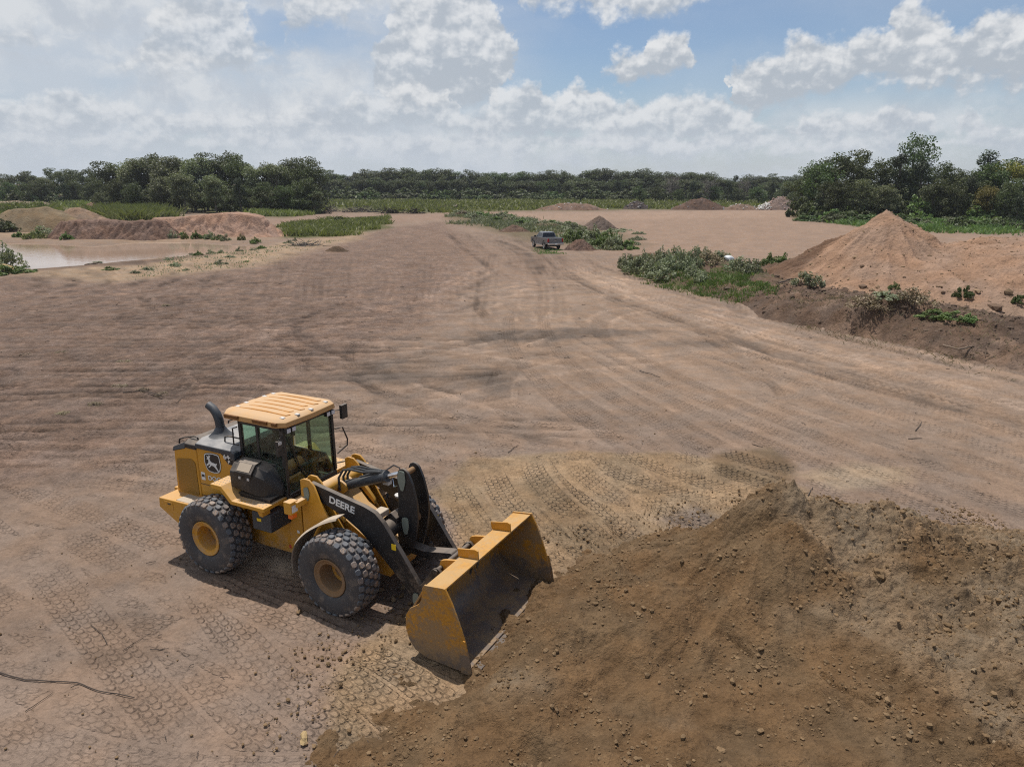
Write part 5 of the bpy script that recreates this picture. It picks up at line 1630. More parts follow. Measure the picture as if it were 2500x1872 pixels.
# ---------------------------------------------------------------- tan gravel pile on the right
def build_right_pile():
    pk = at_y(2175, 517, 54.0)
    fl = Field(16, 62, 37, 72, 0.14)
    X, Y = fl.X, fl.Y
    w = fbm(X / 4, Y / 4, 3, 201); w2 = fbm(X / 1.2, Y / 1.2, 3, 203)
    Xw = X + .5 * w; Yw = Y + .5 * fbm(X / 4, Y / 4, 3, 205)

    def cone(cx, cy, h, sl, ex=1., ey=1., fl_=0.):
        return h - sl * np.maximum(np.hypot((Xw - cx) * ex, (Yw - cy) * ey) - fl_, 0)
    H = cone(pk.x, pk.y, pk.z + .12, .70, 1.0, .95, .2)
    H = smax(H, cone(pk.x - 1.0, pk.y - .8, pk.z - 1.0, .60, 1.05, .9), .5)
    H = smax(H, cone(pk.x + 4.2, pk.y - 3.2, 2.85, .52, .55, .85, 1.0), .5)
    r2 = at_y(2500, 603, 50.0)
    H = smax(H, cone(r2.x + 2.5, 50.0, r2.z + .55, .5, .5, .8, 2.6), .5)
    H = smax(H, cone(r2.x - 1.5, 46.6, 2.0, .42, .6, .9, 1.4), .6)
    # brown ridge behind
    rb = at_y(2330, 597, 58.0)
    Hb = cone(pk.x - 2.2, pk.y + 1.3, 4.05, .62, .9, 1, .3)
    Hb = smax(Hb, cone(pk.x + 3.4, 58.0, 3.05, .50, .45, 1, 1.0), .5)
    Hb = smax(Hb, cone(rb.x + 2.5, 58.0, rb.z - .1, .5, .35, 1, 2), .5)
    brown = sst(-.15, .25, Hb - H + .2 * w2)
    H = np.maximum(H, Hb)
    lump = fbm(X / .55, Y / .55, 4, 211)
    ang = np.arctan2(Y - pk.y, X - pk.x); dist = np.hypot(X - pk.x, Y - pk.y)
    rill = fbm(ang * 7, dist / 5, 3, 213)
    H += .40 * rill * sst(.5, 3, dist) + .22 * np.abs(lump) * (1 + .6 * w2) + .14 * w2 - .14
    H += (.16 * clods(X / .5, Y / .5, 5, .45) + .30 * clods(X / 1.1, Y / 1.1, 6, .18)) * np.clip(.5 + w2, .1, 1.2) * sst(.0, .2, H)
    C = np.zeros(X.shape + (3,)); C[:] = (0.272, 0.174, 0.118)
    C *= (1 + .16 * lump + .30 * rill + .10 * w)[..., None]
    low = sst(1.4, .2, H)
    C = C * (1 - .35 * low[..., None]) + np.array((.26, .18, .12)) * .35 * low[..., None]
    C = C * (1 - brown[..., None]) + np.array((0.125, 0.076, 0.050)) * (1 + .15 * lump + .1 * rill)[..., None] * brown[..., None]
    me = fl.finish('gravel_pile', H, C, SAND_MAT, -.05)
    o = obj('gravel_pile', me)
    tag(o, 'tall pointed tan gravel and clay pile on the right, with a dark brown ridge behind', 'gravel pile')
    r = np.random.default_rng(31)
    stone = rock_mat('tan_stone', (0.235, 0.16, 0.10), .25); dk = rock_mat('brown_stone', (0.12, 0.08, 0.055), .25)
    ms = [lump_mesh(i, stone) for i in range(6)] + [lump_mesh(6, dk)]
    n = 0
    while n < 110:
        x, y = r.uniform(22, 40), r.uniform(41, 57)
        h = float(fl.h(x, y))
        if h < .15 or r.random() < h / 3.2: continue
        s = .07 + r.exponential(.06)
        if s > .4: continue
        q = obj('stone', ms[r.integers(7)], o, (x, y, h + s * .2), r.uniform(0, 6)); q.scale = (s, s, s * .9); n += 1
    for (u, v, s) in ((2085, 665, .42), (2030, 660, .3), (2045, 632, .22), (2430, 748, .4), (2380, 735, .25), (2210, 560, .28)):
        p = at(u, v, .8); h = float(fl.h(p.x, p.y))
        q = obj('stone', ms[6] if s > .35 else ms[1], o, (p.x, p.y, h + s * .2), u); q.scale = (s * 1.3, s, s * .9)
    P = []; S = []
    while len(P) < 4200:
        x, y = r.uniform(18, 44), r.uniform(40, 58)
        h = float(fl.h(x, y))
        if h < .02: continue
        s = .025 + r.exponential(.025)
        P.append((x, y, h)); S.append(min(s, .12))
    rubble_stuff('loose_gravel', P, S, stone, o, 8)
    return fl


RIGHT_FIELD = build_right_pile()


# ---------------------------------------------------------------- berm of dark soil between the road and the gravel pile
def build_berm():
    fl = Field(6.5, 34, 22, 74, 0.13)
    X, Y = fl.X, fl.Y
    # road-side edge and back edge, seen in the photograph
    front = [at(u, v) for u, v in ((1510, 662), (1600, 690), (1720, 722), (1800, 745), (1860, 775), (1960, 795), (2040, 810), (2160, 835), (2270, 860), (2400, 885), (2620, 930), (2900, 990))]
    back = [at(u, v) for u, v in ((1510, 634), (1640, 628), (1800, 640), (1980, 690), (2100, 708), (2300, 752), (2500, 790), (2700, 820))]
    poly = [(p.x, p.y) for p in front] + [(p.x, p.y) for p in back[::-1]]
    w = fbm(X / 2.5, Y / 2.5, 3, 301); w2 = fbm(X / .7, Y / .7, 4, 303)
    sd = -(poly_sd(X, Y, poly) + .5 * w)
    H = 0.52 * sst(0, 1.7, sd) + .26 * sst(1.0, 3.4, sd) * (1 + 1.2 * w)
    # heap of torn roots and sods by the bare end
    for (u, v, hh, rx, ry) in ((2110, 790, .85, 2.6, 1.5), (2190, 790, .75, 2.2, 1.3), (2010, 770, .45, 1.5, 1.2), (2330, 815, .5, 2.5, 1.3), (2450, 830, .4, 2.5, 1.3), (1890, 755, .35, 1.4, 1), (1700, 660, .35, 2, 2), (1810, 622, .9, 1.6, 1.4)):
        p = at(u, v, .4); H += hh * np.exp(-(((X - p.x) / rx) ** 2 + ((Y - p.y) / ry) ** 2)) * sst(-.1, .8, sd)
    H += sst(0, .8, sd) * (.30 * np.abs(w2) + .20 * np.abs(fbm(X / .35, Y / .35, 3, 307)) + .14 * w)
    H += (.22 * clods(X / .6, Y / .6, 7, .6) + .10 * clods(X / .28, Y / .28, 8, .8)) * sst(.05, .4, H) * np.clip(.6 + w, .2, 1.3)
    H -= .07
    C = np.zeros(X.shape + (3,)); C[:] = (0.105, 0.070, 0.050)
    C *= (1 + .4 * w2 + .25 * w)[..., None]
    pale = sst(-.05, .3, fbm(X / 1.9, Y / 1.9, 4, 309, .6)) * sst(62, 45, Y)
    C = C * (1 - .6 * pale[..., None]) + np.array((.22, .148, .105)) * .6 * pale[..., None]
    grey = sst(28, 25, Y + .4 * (X - 20)) * .5 * np.clip(.5 + w, 0, 1)
    C = C * (1 - grey[..., None]) + np.array((.16, .13, .105)) * grey[..., None]
    green = sst(49, 56, Y + 1.5 * w) * .75 * sst(.2, -.3, w2)
    C = C * (1 - green[..., None]) + np.array((.075, .082, .032)) * green[..., None]
    o = obj('soil_berm', fl.finish('soil_berm', H, C, DARK_MAT, -.05))
    tag(o, 'long low berm of dark churned soil and roots along the haul road', 'berm')
    r = np.random.default_rng(55); P = []; S = []
    while len(P) < 2600:
        x, y = r.uniform(8, 30), r.uniform(26, 66)
        h = float(fl.h(x, y))
        if h < .1 or (y > 50 and r.random() < .8): continue
        s = .03 + r.exponential(.045)
        P.append((x, y, h)); S.append(min(s, .26))
    rubble_stuff('berm_clods', P, S, rock_mat('berm_clod', (0.125, 0.088, 0.064), .35), o, 12)
    return fl, poly


BERM_FIELD, BERM_POLY = build_berm()


def mound(name, label, cat, u, v, wpx, h, col, depth=0.6, mat=None, seed=1, lumpy=.18, flat=0.0, group=None, stones=None, shape=None, zoff=0.0):
    """a heap whose foot stands at pixel (u, v) of the photograph and is wpx wide there"""
    p = at(u, v); R = at(u + wpx / 2, v).x - p.x
    ry = R * depth
    st = max(R / (75 if shape is not None else 40), .08)
    fl = Field(-R * 1.35, R * 1.35, -ry * 1.35, ry * 1.35, st)
    X, Y = fl.X, fl.Y
    w = fbm(X / (R * .5) + seed, Y / (R * .5), 3, 400 + seed); w2 = fbm(X / (R * .13) + seed, Y / (R * .13), 4, 420 + seed)
    d = np.hypot(X / R, Y / ry) + .20 * w + .05 * w2
    d = np.sqrt(d * d + .03)
    if shape is not None:
        H = shape(X / R, Y / ry, w, w2) * h
    else:
        H = h * np.clip(1 - np.maximum(d - flat, 0) / (1 - flat), -.3, 1) * (1 + .25 * w)
    H = H + lumpy * h * (np.abs(w2) - .2) * sst(1.1, .8, d)
    C = np.zeros(X.shape + (3,)); C[:] = col
    C *= (.72 + .28 * w2 + .2 * w)[..., None]
    o = obj(name, fl.finish(name, H, C, mat or SAND_MAT, -.05), None, (p.x, p.y + ry * .9, ground_z(p.x, p.y + ry) + zoff))
    tag(o, label, cat, group)
    fl.o = o; fl.R = R; fl.ry = ry
    return fl


def stones_on(fl, n, smin, smax_, mat, seed, name='rubble_chunk', xr=(-1, 1)):
    r = np.random.default_rng(seed); k = 0; tries = 0
    ms = [lump_mesh(i, mat, name) for i in range(5)]
    while k < n and tries < 9000:
        tries += 1
        x, y = r.uniform(xr[0] * fl.R, xr[1] * fl.R), r.uniform(-fl.ry, fl.ry * .5)
        h = float(fl.h(x, y))
        if h < .05: continue
        s = r.uniform(smin, smax_)
        q = obj(name, ms[r.integers(5)], fl.o, (x, y, h + s * .25), r.uniform(0, 6)); q.scale = (s, s * .8, s * .8); k += 1


# sandy mound with erosion rills behind the pond
def sandy_shape(x, y, w, w2):
    d = np.hypot(np.maximum(np.abs(x) - .55, 0) / .45, y) + .10 * w
    top = 0.80 + .22 * sst(-.6, .35, x) - .25 * sst(.35, .9, x)
    rl = np.abs(fbm(x * 9 + 2.5 * w + 1.2 * y, y * 1.6 + 3, 3, 77))
    H = np.minimum(top * 1.0, 1.55 * (1 - d) * top)
    side = sst(.30, .55, d)
    H = H - side * .22 * sst(.0, .35, .30 - rl) * sst(1.05, .7, d)
    return np.maximum(H, -.3)


f_ = mound('sand_mound', 'broad flat-topped pinkish sand mound with eroded sides behind the pond', 'sand mound', 488, 581, 380, 3.35, (0.45, 0.285, 0.205), .42, seed=2, lumpy=.03, shape=sandy_shape)


def bank_shape(x, y, w, w2):
    d = np.hypot(np.maximum(np.abs(x) - .6, 0) / .4, y) + .22 * w
    rl = np.abs(fbm(x * 8 + 2 * w, y * 1.5 + 3, 3, 79))
    return np.maximum(np.minimum(.95 + .15 * w, 1.7 * (1 - d)) - .16 * sst(.0, .3, .28 - rl) * sst(.2, .5, d) + .10 * w2, -.3)


mound('soil_bank', 'dark brown eroded soil bank left of the sand mound, above the pond', 'soil bank', 255, 588, 330, 2.55, (0.235, 0.150, 0.112), .35, seed=4, lumpy=.06, shape=bank_shape)
mound('sand_spur', 'narrow tan spur of sand between the dark bank and the mound', 'sand mound', 356, 584, 46, 2.7, (0.42, 0.27, 0.195), .9, seed=6, lumpy=.08)
mound('grassy_hill', 'sandy hill overgrown with weeds at the left edge, beyond the pond', 'hill', 40, 566, 330, 3.6, (0.26, 0.19, 0.115), .5, seed=9, lumpy=.05, flat=.35)
mound('eroded_hill', 'pale eroded sand hill with dark streaks left of the tall grass', 'hill', 165, 545, 170, 2.9, (0.30, 0.205, 0.14), .6, seed=12, lumpy=.08, flat=.2)
mound('pale_heap', 'small pale cone of sand far off at the left edge', 'sand heap', 48, 494, 90, 3.4, (0.36, 0.28, 0.21), .7, seed=14, lumpy=.03)
mound('sand_terrace', 'pale flat sand terrace in front of the far left trees', 'terrace', 20, 503, 200, 1.5, (0.38, 0.29, 0.21), .6, seed=15, lumpy=.03, flat=.6)
mound('brown_ridge', 'long low brown soil ridge below the far left trees', 'soil ridge', 120, 498, 260, 2.9, (0.135, 0.088, 0.065), .35, seed=16, lumpy=.1, flat=.4)
mound('far_clay_heap', 'reddish clay heap in the green weeds left of the tall trees', 'clay heap', 218, 507, 70, 2.0, (0.27, 0.155, 0.11), .7, seed=17, lumpy=.1)
mound('far_soil_heap', 'brown soil heap at the foot of the leftmost tall trees', 'soil heap', 285, 492, 70, 3.6, (0.13, 0.085, 0.065), .7, seed=18, lumpy=.1)
mound('dark_heap', 'small dark brown soil heap alone at the edge of the field', 'soil heap', 817, 616, 62, 0.75, (0.125, 0.082, 0.052), .7, DARK_MAT, seed=20, lumpy=.3)
mound('grey_heap', 'grey-brown gravel heap behind the weeds, right of the pickup', 'gravel heap', 1466, 562, 96, 2.7, (0.175, 0.128, 0.10), .75, seed=22, lumpy=.04)
mound('weedy_soil_heap', 'brown soil heap between the pickup and the leafy bushes', 'soil heap', 1418, 613, 80, 1.15, (0.175, 0.112, 0.085), .8, DARK_MAT, seed=24, lumpy=.45, flat=.3)
mound('low_soil_heap', 'low brown soil heap in the weeds left of the pickup', 'soil heap', 1255, 567, 80, 1.3, (0.17, 0.11, 0.08), .6, DARK_MAT, seed=25, lumpy=.25)
a_ = mound('debris_heap', 'dark pile of dumped debris at the edge of the far grass field', 'debris pile', 1557, 511, 70, 3.0, (0.115, 0.09, 0.08), .6, DARK_MAT, seed=27, lumpy=.3)
b_ = mound('brown_spoil_heap', 'long brown spoil heap left of the pale rubble', 'spoil heap', 1715, 513, 150, 3.2, (0.15, 0.095, 0.07), .45, DARK_MAT, seed=29, lumpy=.2, flat=.25)
c_ = mound('low_spoil_heap', 'low pinkish spoil ridge far off, behind the pickup', 'spoil heap', 1400, 514, 190, 1.9, (0.26, 0.17, 0.125), .3, seed=31, lumpy=.2, flat=.4)
d_ = mound('flat_spoil_heap', 'low tan spoil between the brown heap and the rubble', 'spoil heap', 1815, 513, 110, 1.6, (0.25, 0.165, 0.12), .4, seed=33, lumpy=.2, flat=.3)
e_ = mound('rubble_heap', 'pink and white concrete rubble heap beside the right-hand trees', 'rubble heap', 1915, 513, 125, 4.1, (0.27, 0.20, 0.17), .55, seed=35, lumpy=.15, flat=.1)
WHITE_R = rock_mat('white_rubble', (0.50, 0.48, 0.45), .2); PINK_R = rock_mat('pink_rubble', (0.33, 0.23, 0.19), .25); GREY_R = rock_mat('grey_debris', (0.22, 0.20, 0.20), .35)
stones_on(e_, 60, .25, .6, WHITE_R, 3, xr=(-1, -.45)); stones_on(e_, 70, .2, .5, PINK_R, 4); stones_on(e_, 25, .25, .6, WHITE_R, 5, xr=(.5, 1))
stones_on(a_, 25, .2, .6, GREY_R, 6, 'debris_chunk'); stones_on(b_, 20, .2, .5, GREY_R, 7, 'clod'); stones_on(c_, 20, .15, .4, WHITE_R, 8, 'stone'); stones_on(d_, 20, .2, .4, WHITE_R, 9, 'stone')

# ---------------------------------------------------------------- trees
BARK = flat_mat('bark', (0.085, 0.068, 0.055), 0.9, var=.3, scale=3)
BARK_P = flat_mat('pale_bark', (0.17, 0.145, 0.12), 0.9, var=.3, scale=3)
DEADW = flat_mat('dead_wood', (0.155, 0.135, 0.12), 0.9, var=.3, scale=3)
LEAF = {
    'oak': leaf_mat('oak_leaves', (0.042, 0.052, 0.020), (0.120, 0.134, 0.054)),
    'pale': leaf_mat('pale_leaves', (0.095, 0.112, 0.052), (0.235, 0.245, 0.135)),
    'cedar': leaf_mat('cedar_leaves', (0.0203, 0.0333, 0.0145), (0.0609, 0.0812, 0.0319), .12),
    'green': leaf_mat('fresh_leaves', (0.036, 0.060, 0.018), (0.115, 0.150, 0.048)),
    'yellow': leaf_mat('turning_leaves', (0.1232, 0.116, 0.0203), (0.2755, 0.232, 0.0508)),
    'weed': leaf_mat('grey_green_weeds', (0.125, 0.142, 0.078), (0.30, 0.315, 0.20), .2),
    'bush': leaf_mat('bush_leaves', (0.0653, 0.1087, 0.029), (0.1885, 0.2537, 0.0798), .25),
    'dry': leaf_mat('dry_weeds', (0.145, 0.1087, 0.0653), (0.29, 0.2248, 0.1305), .1),
    'grass': leaf_mat('tall_grass', (0.115, 0.128, 0.045), (0.235, 0.245, 0.095), .3),
}


def leaf_cloud(centres, radii, per, size, seed, squash=0.8, droop=0.0):
    """leaf quads spread through a set of clumps; denser on each clump's shell"""
    r = np.random.default_rng(seed)
    V = []
    for c, R in zip(centres, radii):
        n = max(6, int(per * (0.7 + .6 * r.random()) * (R ** 1.6)))
        d = r.normal(size=(n, 3)); d /= np.linalg.norm(d, axis=1)[:, None]
        rad = R * (0.45 + 0.6 * r.random(n) ** .6)
        p = np.asarray(c) + d * rad[:, None] * np.array([1, 1, squash])
        nrm = d * .6 + r.normal(size=(n, 3)) * .7 + np.array([0, 0, .5])
        nrm /= np.linalg.norm(nrm, axis=1)[:, None]
        t = np.cross(nrm, r.normal(size=(n, 3))); t /= np.linalg.norm(t, axis=1)[:, None] + 1e-9
        b = np.cross(nrm, t)
        s = size * (0.55 + .9 * r.random(n))[:, None]
        q = np.stack([p - t * s * .5, p - b * s * .32, p + t * s * .5, p + b * s * .32], 1)
        V.append(q.reshape(-1, 3))
    V = np.vstack(V)
    F = np.arange(len(V)).reshape(-1, 4)
    return V, F


def limb_mesh(segs, mat, name):
    mb = MB()
    for pts, r0, r1 in segs:
        n = len(pts)
        mb.tube(pts, [r0 + (r1 - r0) * i / (n - 1) for i in range(n)], 6, cap=False)
    me = bpy.data.meshes.new(name); me.from_pydata(mb.v, [], mb.f)
    me.polygons.foreach_set('use_smooth', np.ones(len(me.polygons), bool)); me.materials.append(mat)
    return me


def make_tree(kind, seed, H=12.0):
    """returns (trunk mesh, crown mesh) for a tree about H metres tall"""
    r = np.random.default_rng(seed)
    segs = []; C = []; R = []
    lean = r.normal(0, .25, 2)
    if kind in ('oak', 'green', 'pale', 'yellow', 'open'):
        W = {'oak': .40, 'green': .36, 'pale': .27, 'yellow': .33, 'open': .40}[kind] * H
        z0 = {'oak': .03, 'green': .02, 'pale': .10, 'yellow': .03, 'open': .34}[kind] * H
        top = [Vector((lean[0] * t, lean[1] * t, H * .72 * t)) for t in np.linspace(0, 1, 6)]
        segs.append((top, .022 * H, .007 * H))
        nC = {'oak': 105, 'green': 95, 'pale': 90, 'yellow': 80, 'open': 72}[kind]
        nl = 7 if kind != 'open' else 8
        lobes = [(np.array([r.uniform(-.45, .45) * W, r.uniform(-.45, .45) * W, z0 + (H - z0) * (.2 + .58 * (i_ + r.random()) / nl)]), W * r.uniform(.42, .66)) for i_ in range(nl)]
        lobes.append((np.array([lean[0], lean[1], z0 + (H - z0) * .72]), W * .5))
        k = 0
        while k < nC:
            lc, lr = lobes[r.integers(len(lobes))]
            d = r.normal(size=3); d /= np.linalg.norm(d)
            p = lc + d * lr * r.uniform(.55, 1.0) * np.array([1, 1, .85])
            if p[2] < max(z0 * .8, .4) or p[2] > H * .97: continue
            C.append(p); R.append(H * r.uniform(.055, .095) * (.8 if kind == 'open' else 1)); k += 1
        for i in range(10 if kind != 'open' else 14):
            p = C[r.integers(len(C))]; t = r.uniform(.3, .9)
            a = Vector((lean[0] * t, lean[1] * t, H * .72 * t)); b = Vector(p); m = (a + b) / 2 + Vector((0, 0, -.04 * H))
            segs.append(([a, m, b], .009 * H, .003 * H))
        per = 74 if kind != 'open' else 70
        size = .30
        per_r = per / ((.075 * H) ** 1.6)
        V, F = leaf_cloud(C, R, per_r, size, seed + 5)
    elif kind == 'cedar':
        segs.append(([Vector((0, 0, 0)), Vector((lean[0] * .4, 0, H * .6)), Vector((lean[0] * .5, 0, H * .95))], .02 * H, .004 * H))
        for i in range(58):
            t = r.random() ** .75
            z = H * (.04 + .92 * t); w = .22 * H * (1 - t) ** .75 + .02 * H
            a = r.uniform(0, 6.28); q = w * r.uniform(.5, 1.0)
            C.append(np.array([q * math.cos(a), q * math.sin(a), z])); R.append(H * r.uniform(.045, .075))
        V, F = leaf_cloud(C, R, 70 / ((.06 * H) ** 1.6), .27, seed + 5, 1.1)
    bark = BARK_P if kind in ('pale', 'open') else BARK
    lk = {'open': 'green'}.get(kind, kind)
    return limb_mesh(segs, bark, 'trunk'), mesh_np('crown', V, F, LEAF[lk], False)


def make_dead_tree(seed, H=9.0):
    r = np.random.default_rng(seed); segs = []
    segs.append(([Vector((0, 0, 0)), Vector((.2, 0, H * .4)), Vector((.1, .1, H * .8))], .02 * H, .006 * H))
    tw = []
    for i in range(46):
        z = H * r.uniform(.2, .85); a = r.uniform(0, 6.28); L = H * r.uniform(.14, .3)
        p = Vector((.1, 0, z)); q = p + Vector((math.cos(a) * L, math.sin(a) * L, L * r.uniform(.4, 1.0)))
        segs.append(([p, (p + q) / 2 + Vector((0, 0, .1)), q], .006 * H, .002 * H))
        for j in range(9):
            s = p.lerp(q, r.uniform(.3, 1)); e = s + Vector(r.normal(size=3)) * .09 * H + Vector((0, 0, .05 * H))
            tw.append(([s, e], .003 * H, .0012 * H))
    return limb_mesh(segs, DEADW, 'trunk'), limb_mesh(tw, DEADW, 'crown')


TREES = {}
for k_, n_ in (('oak', 4), ('green', 3), ('pale', 3), ('cedar', 3), ('yellow', 1)):
    TREES[k_] = [make_tree(k_, 900 + 13 * i + len(k_) * 7) for i in range(n_)]
TREES['dead'] = [make_dead_tree(5, 12.0), make_dead_tree(6, 12.0)]
TREE_H = 12.0
_tr = random.Random(21)


def tree(kind, u, v, vtop, label, group=None, dist=None, wide=1.0, which=None, name=None):
    p = at(u, v) if dist is None else at_y(u, v, dist)
    y = p.y
    top = at_y(u, vtop, y).z
    z = ground_z(p.x, y) - .1
    s = (top - z) / TREE_H
    protos = TREES[kind]
    tm, cm = protos[_tr.randrange(len(protos)) if which is None else which]
    nm = name or {'oak': 'oak_tree', 'green': 'leafy_tree', 'pale': 'tall_tree', 'cedar': 'cedar_tree', 'open': 'tall_tree', 'yellow': 'leafy_tree', 'dead': 'dead_tree'}[kind]
    e = empty(nm, (p.x, y, z), _tr.uniform(0, 6.28))
    e.scale = (s * wide * _tr.uniform(.85, 1.15), s * wide * _tr.uniform(.85, 1.15), s)
    obj('trunk', tm, e); obj('crown', cm, e)
    tag(e, label, 'tree', group)
    return e


def plant_trees():
    R = random.Random(3)
    # woods beyond the pond, far left
    for i, (u, v, vt, k) in enumerate(((-60, 497, 424, 'oak'), (-15, 497, 418, 'green'), (20, 494, 421, 'oak'), (52, 496, 417, 'oak'), (85, 494, 414, 'oak'), (118, 497, 424, 'pale'), (140, 492, 407, 'oak'), (168, 496, 409, 'oak'), (196, 492, 408, 'oak'), (222, 497, 407, 'green'), (245, 495, 418, 'oak'), (-40, 500, 440, 'oak'), (30, 500, 438, 'green'), (75, 501, 441, 'oak'), (105, 501, 432, 'oak'), (160, 502, 430, 'cedar'), (190, 501, 436, 'oak'), (232, 502, 430, 'oak'), (-110, 498, 420, 'oak'))):
        tree(k, u, v, vt, 'rounded dark green tree in the woods at the far left, beyond the pond', 'far left woods', wide=1.25)
    # tall stand behind the sand mound
    clump = [(262, 508, 430, 'oak'), (285, 510, 388, 'oak'), (318, 509, 379, 'pale'), (350, 512, 371, 'pale'), (385, 511, 364, 'oak'), (418, 514, 365, 'pale'), (445, 512, 374, 'pale'), (478, 515, 377, 'pale'), (508, 514, 372, 'pale'), (540, 513, 366, 'oak'),
             (572, 511, 361, 'oak'), (600, 515, 371, 'oak'), (628, 517, 391, 'pale'), (655, 516, 383, 'pale'), (684, 517, 388, 'pale'), (705, 515, 381, 'oak'), (730, 516, 378, 'oak'), (752, 518, 386, 'oak'), (776, 518, 400, 'oak'),
             (300, 516, 430, 'oak'), (335, 518, 440, 'green'), (400, 519, 420, 'pale'), (455, 520, 408, 'pale'), (530, 521, 415, 'pale'), (590, 521, 430, 'cedar'), (640, 522, 440, 'oak'), (695, 523, 445, 'green'), (740, 522, 430, 'oak'), (770, 521, 442, 'oak')]
    lab = {'oak': 'dark green crown in the tall stand of trees behind the sand mound', 'pale': 'pale grey-green slender tree in the tall stand behind the sand mound',
           'green': 'fresh green low tree at the foot of the stand behind the sand mound', 'cedar': 'dark pointed evergreen inside the stand behind the sand mound'}
    for (u, v, vt, k) in clump:
        tree(k, u, v, vt, lab[k], 'tall stand behind the sand mound', wide=1.15 if k != 'pale' else 1.25)
    for i in range(26):
        u = 262 + 20 * i + R.uniform(-8, 8)
        tree(R.choice(['oak', 'oak', 'green', 'pale']), u, 512 + 9 * i / 26 + R.uniform(0, 3), 462 + R.uniform(-16, 14), 'low understory tree at the foot of the tall stand behind the sand mound', 'understory of the tall stand', wide=1.8)
    # the wall of woods across the back
    u = 790
    labs = {'oak': 'rounded dark tree in the wall of woods across the far field', 'cedar': 'dark pointed cedar in the wall of woods across the far field',
            'green': 'brighter green tree in the wall of woods across the far field', 'pale': 'pale slender tree in the wall of woods across the far field'}
    while u < 1990:
        k = R.choices(['oak', 'cedar', 'green', 'pale'], [.5, .28, .14, .08])[0]
        tree(k, u, 486.5 + R.uniform(-.6, .6), R.uniform(434, 446) + (R.uniform(-8, 2) if k != 'cedar' else 2), labs[k], 'woods across the far field', wide=R.uniform(1.3, 1.9))
        u += R.uniform(12, 19)
    u = 795
    while u < 2000:
        k = R.choices(['oak', 'cedar', 'green'], [.75, .15, .1])[0]
        tree(k, u, 483.5, 414 + 5 * math.sin(u / 90) + R.uniform(-6, 9) + 4 * (u > 1500) + (6 if k == 'cedar' else 0), labs[k], 'woods across the far field', wide=R.uniform(1.3, 1.8))
        u += R.uniform(14, 22)
    for i, (u, v, vt) in enumerate(((1640, 494, 432), (1730, 497, 438), (1815, 497, 440))):
        tree('dead', u, v, vt, 'bare grey dead tree %s of the woods' % ('left of the brown spoil heap, at the edge', 'right behind the brown spoil heap, at the edge', 'above the pale rubble, at the edge')[i], wide=1.5)
    for i, (u, v, vt, k) in enumerate(((1560, 496, 446, 'green'), (1600, 496, 452, 'oak'), (1660, 497, 455, 'green'), (1690, 496, 440, 'cedar'), (1740, 497, 450, 'green'), (1775, 498, 442, 'cedar'), (1800, 498, 455, 'oak'), (1850, 499, 448, 'green'), (1880, 499, 444, 'cedar'), (1915, 500, 440, 'oak'))):
        tree(k, u, v, vt, labs[k], 'woods across the far field', wide=1.3)
    # the woods go on past both sides of the picture
    for i in range(9):
        tree(R.choice(['oak', 'oak', 'green', 'cedar']), 2640 + 95 * i + R.uniform(-20, 20), 531 + 1.2 * i, 385 + R.uniform(-12, 25), 'tree of the right-hand woods beyond the right edge of the picture', 'woods beyond the right edge', wide=1.4)
    # the near woods on the right
    near = [(1960, 524, 420, 'oak', 'small dark oak at the left end of the right-hand woods'),
            (1985, 527, 384, 'green', 'leafy tree with a ragged top at the left end of the right-hand woods'),
            (2024, 526, 354, 'green', 'taller of the two feathery trees left of the big right-hand tree'),
            (2070, 527, 357, 'oak', 'dense twin-topped oak right of the feathery trees'),
            (2005, 532, 440, 'cedar', 'dark cedar low at the corner of the right-hand woods'),
            (2100, 522, 398, 'oak', 'shorter dark oak left of the tallest right-hand tree'),
            (2138, 528, 372, 'oak', 'dark oak under the tallest right-hand tree, on its left'),
            (2214, 524, 311, 'green', 'tallest tree of the right-hand woods, standing clear above the rest'),
            (2180, 530, 375, 'cedar', 'broad dark cedar under the tallest right-hand tree'),
            (2235, 531, 384, 'cedar', 'near-black cedar under the tallest tree, on its right'),
            (2285, 528, 386, 'green', 'light green tree right of the tallest right-hand tree'),
            (2325, 526, 404, 'oak', 'low oak in the dip of the right-hand skyline'),
            (2352, 532, 412, 'oak', 'low dense oak before the spiky treetops on the right'),
            (2388, 530, 368, 'cedar', 'tree with spiky upright tops near the right edge'),
            (2418, 532, 372, 'green', 'bright green tree beside the spiky treetops on the right'),
            (2446, 531, 372, 'yellow', 'yellowing tree near the right edge of the picture'),
            (2492, 529, 380, 'oak', 'broad oak at the right edge of the picture'),
            (2530, 531, 384, 'oak', 'oak cut by the right edge of the picture'),
            (2580, 530, 380, 'green', 'leafy tree just past the right edge'),
            (2040, 534, 430, 'oak', 'low oak filling the front of the right-hand woods, left part'),
            (2095, 535, 425, 'pale', 'pale grey-green tree in the front of the right-hand woods'),
            (2160, 537, 440, 'pale', 'olive feathery tree in front of the tallest tree'),
            (2270, 537, 430, 'oak', 'dark low oak in the front of the woods, right of centre'),
            (2310, 538, 440, 'oak', 'dense low oak in the front of the woods, toward the right'),
            (2360, 538, 425, 'cedar', 'deep green cedar in the front of the woods, below the spiky tops'),
            (2400, 540, 440, 'yellow', 'small yellowing tree low in the right-hand woods'),
            (2460, 542, 430, 'oak', 'low dark oak in front, near the right edge'),
            (2478, 552, 480, 'cedar', 'dark bushy cedar standing before the right-hand woods')]
    for (u, v, vt, k, lb) in near:
        tree(k, u, v, vt, lb, None, wide=.82 if vt == 311 else {'cedar': 1.35}.get(k, 1.2))


plant_trees()


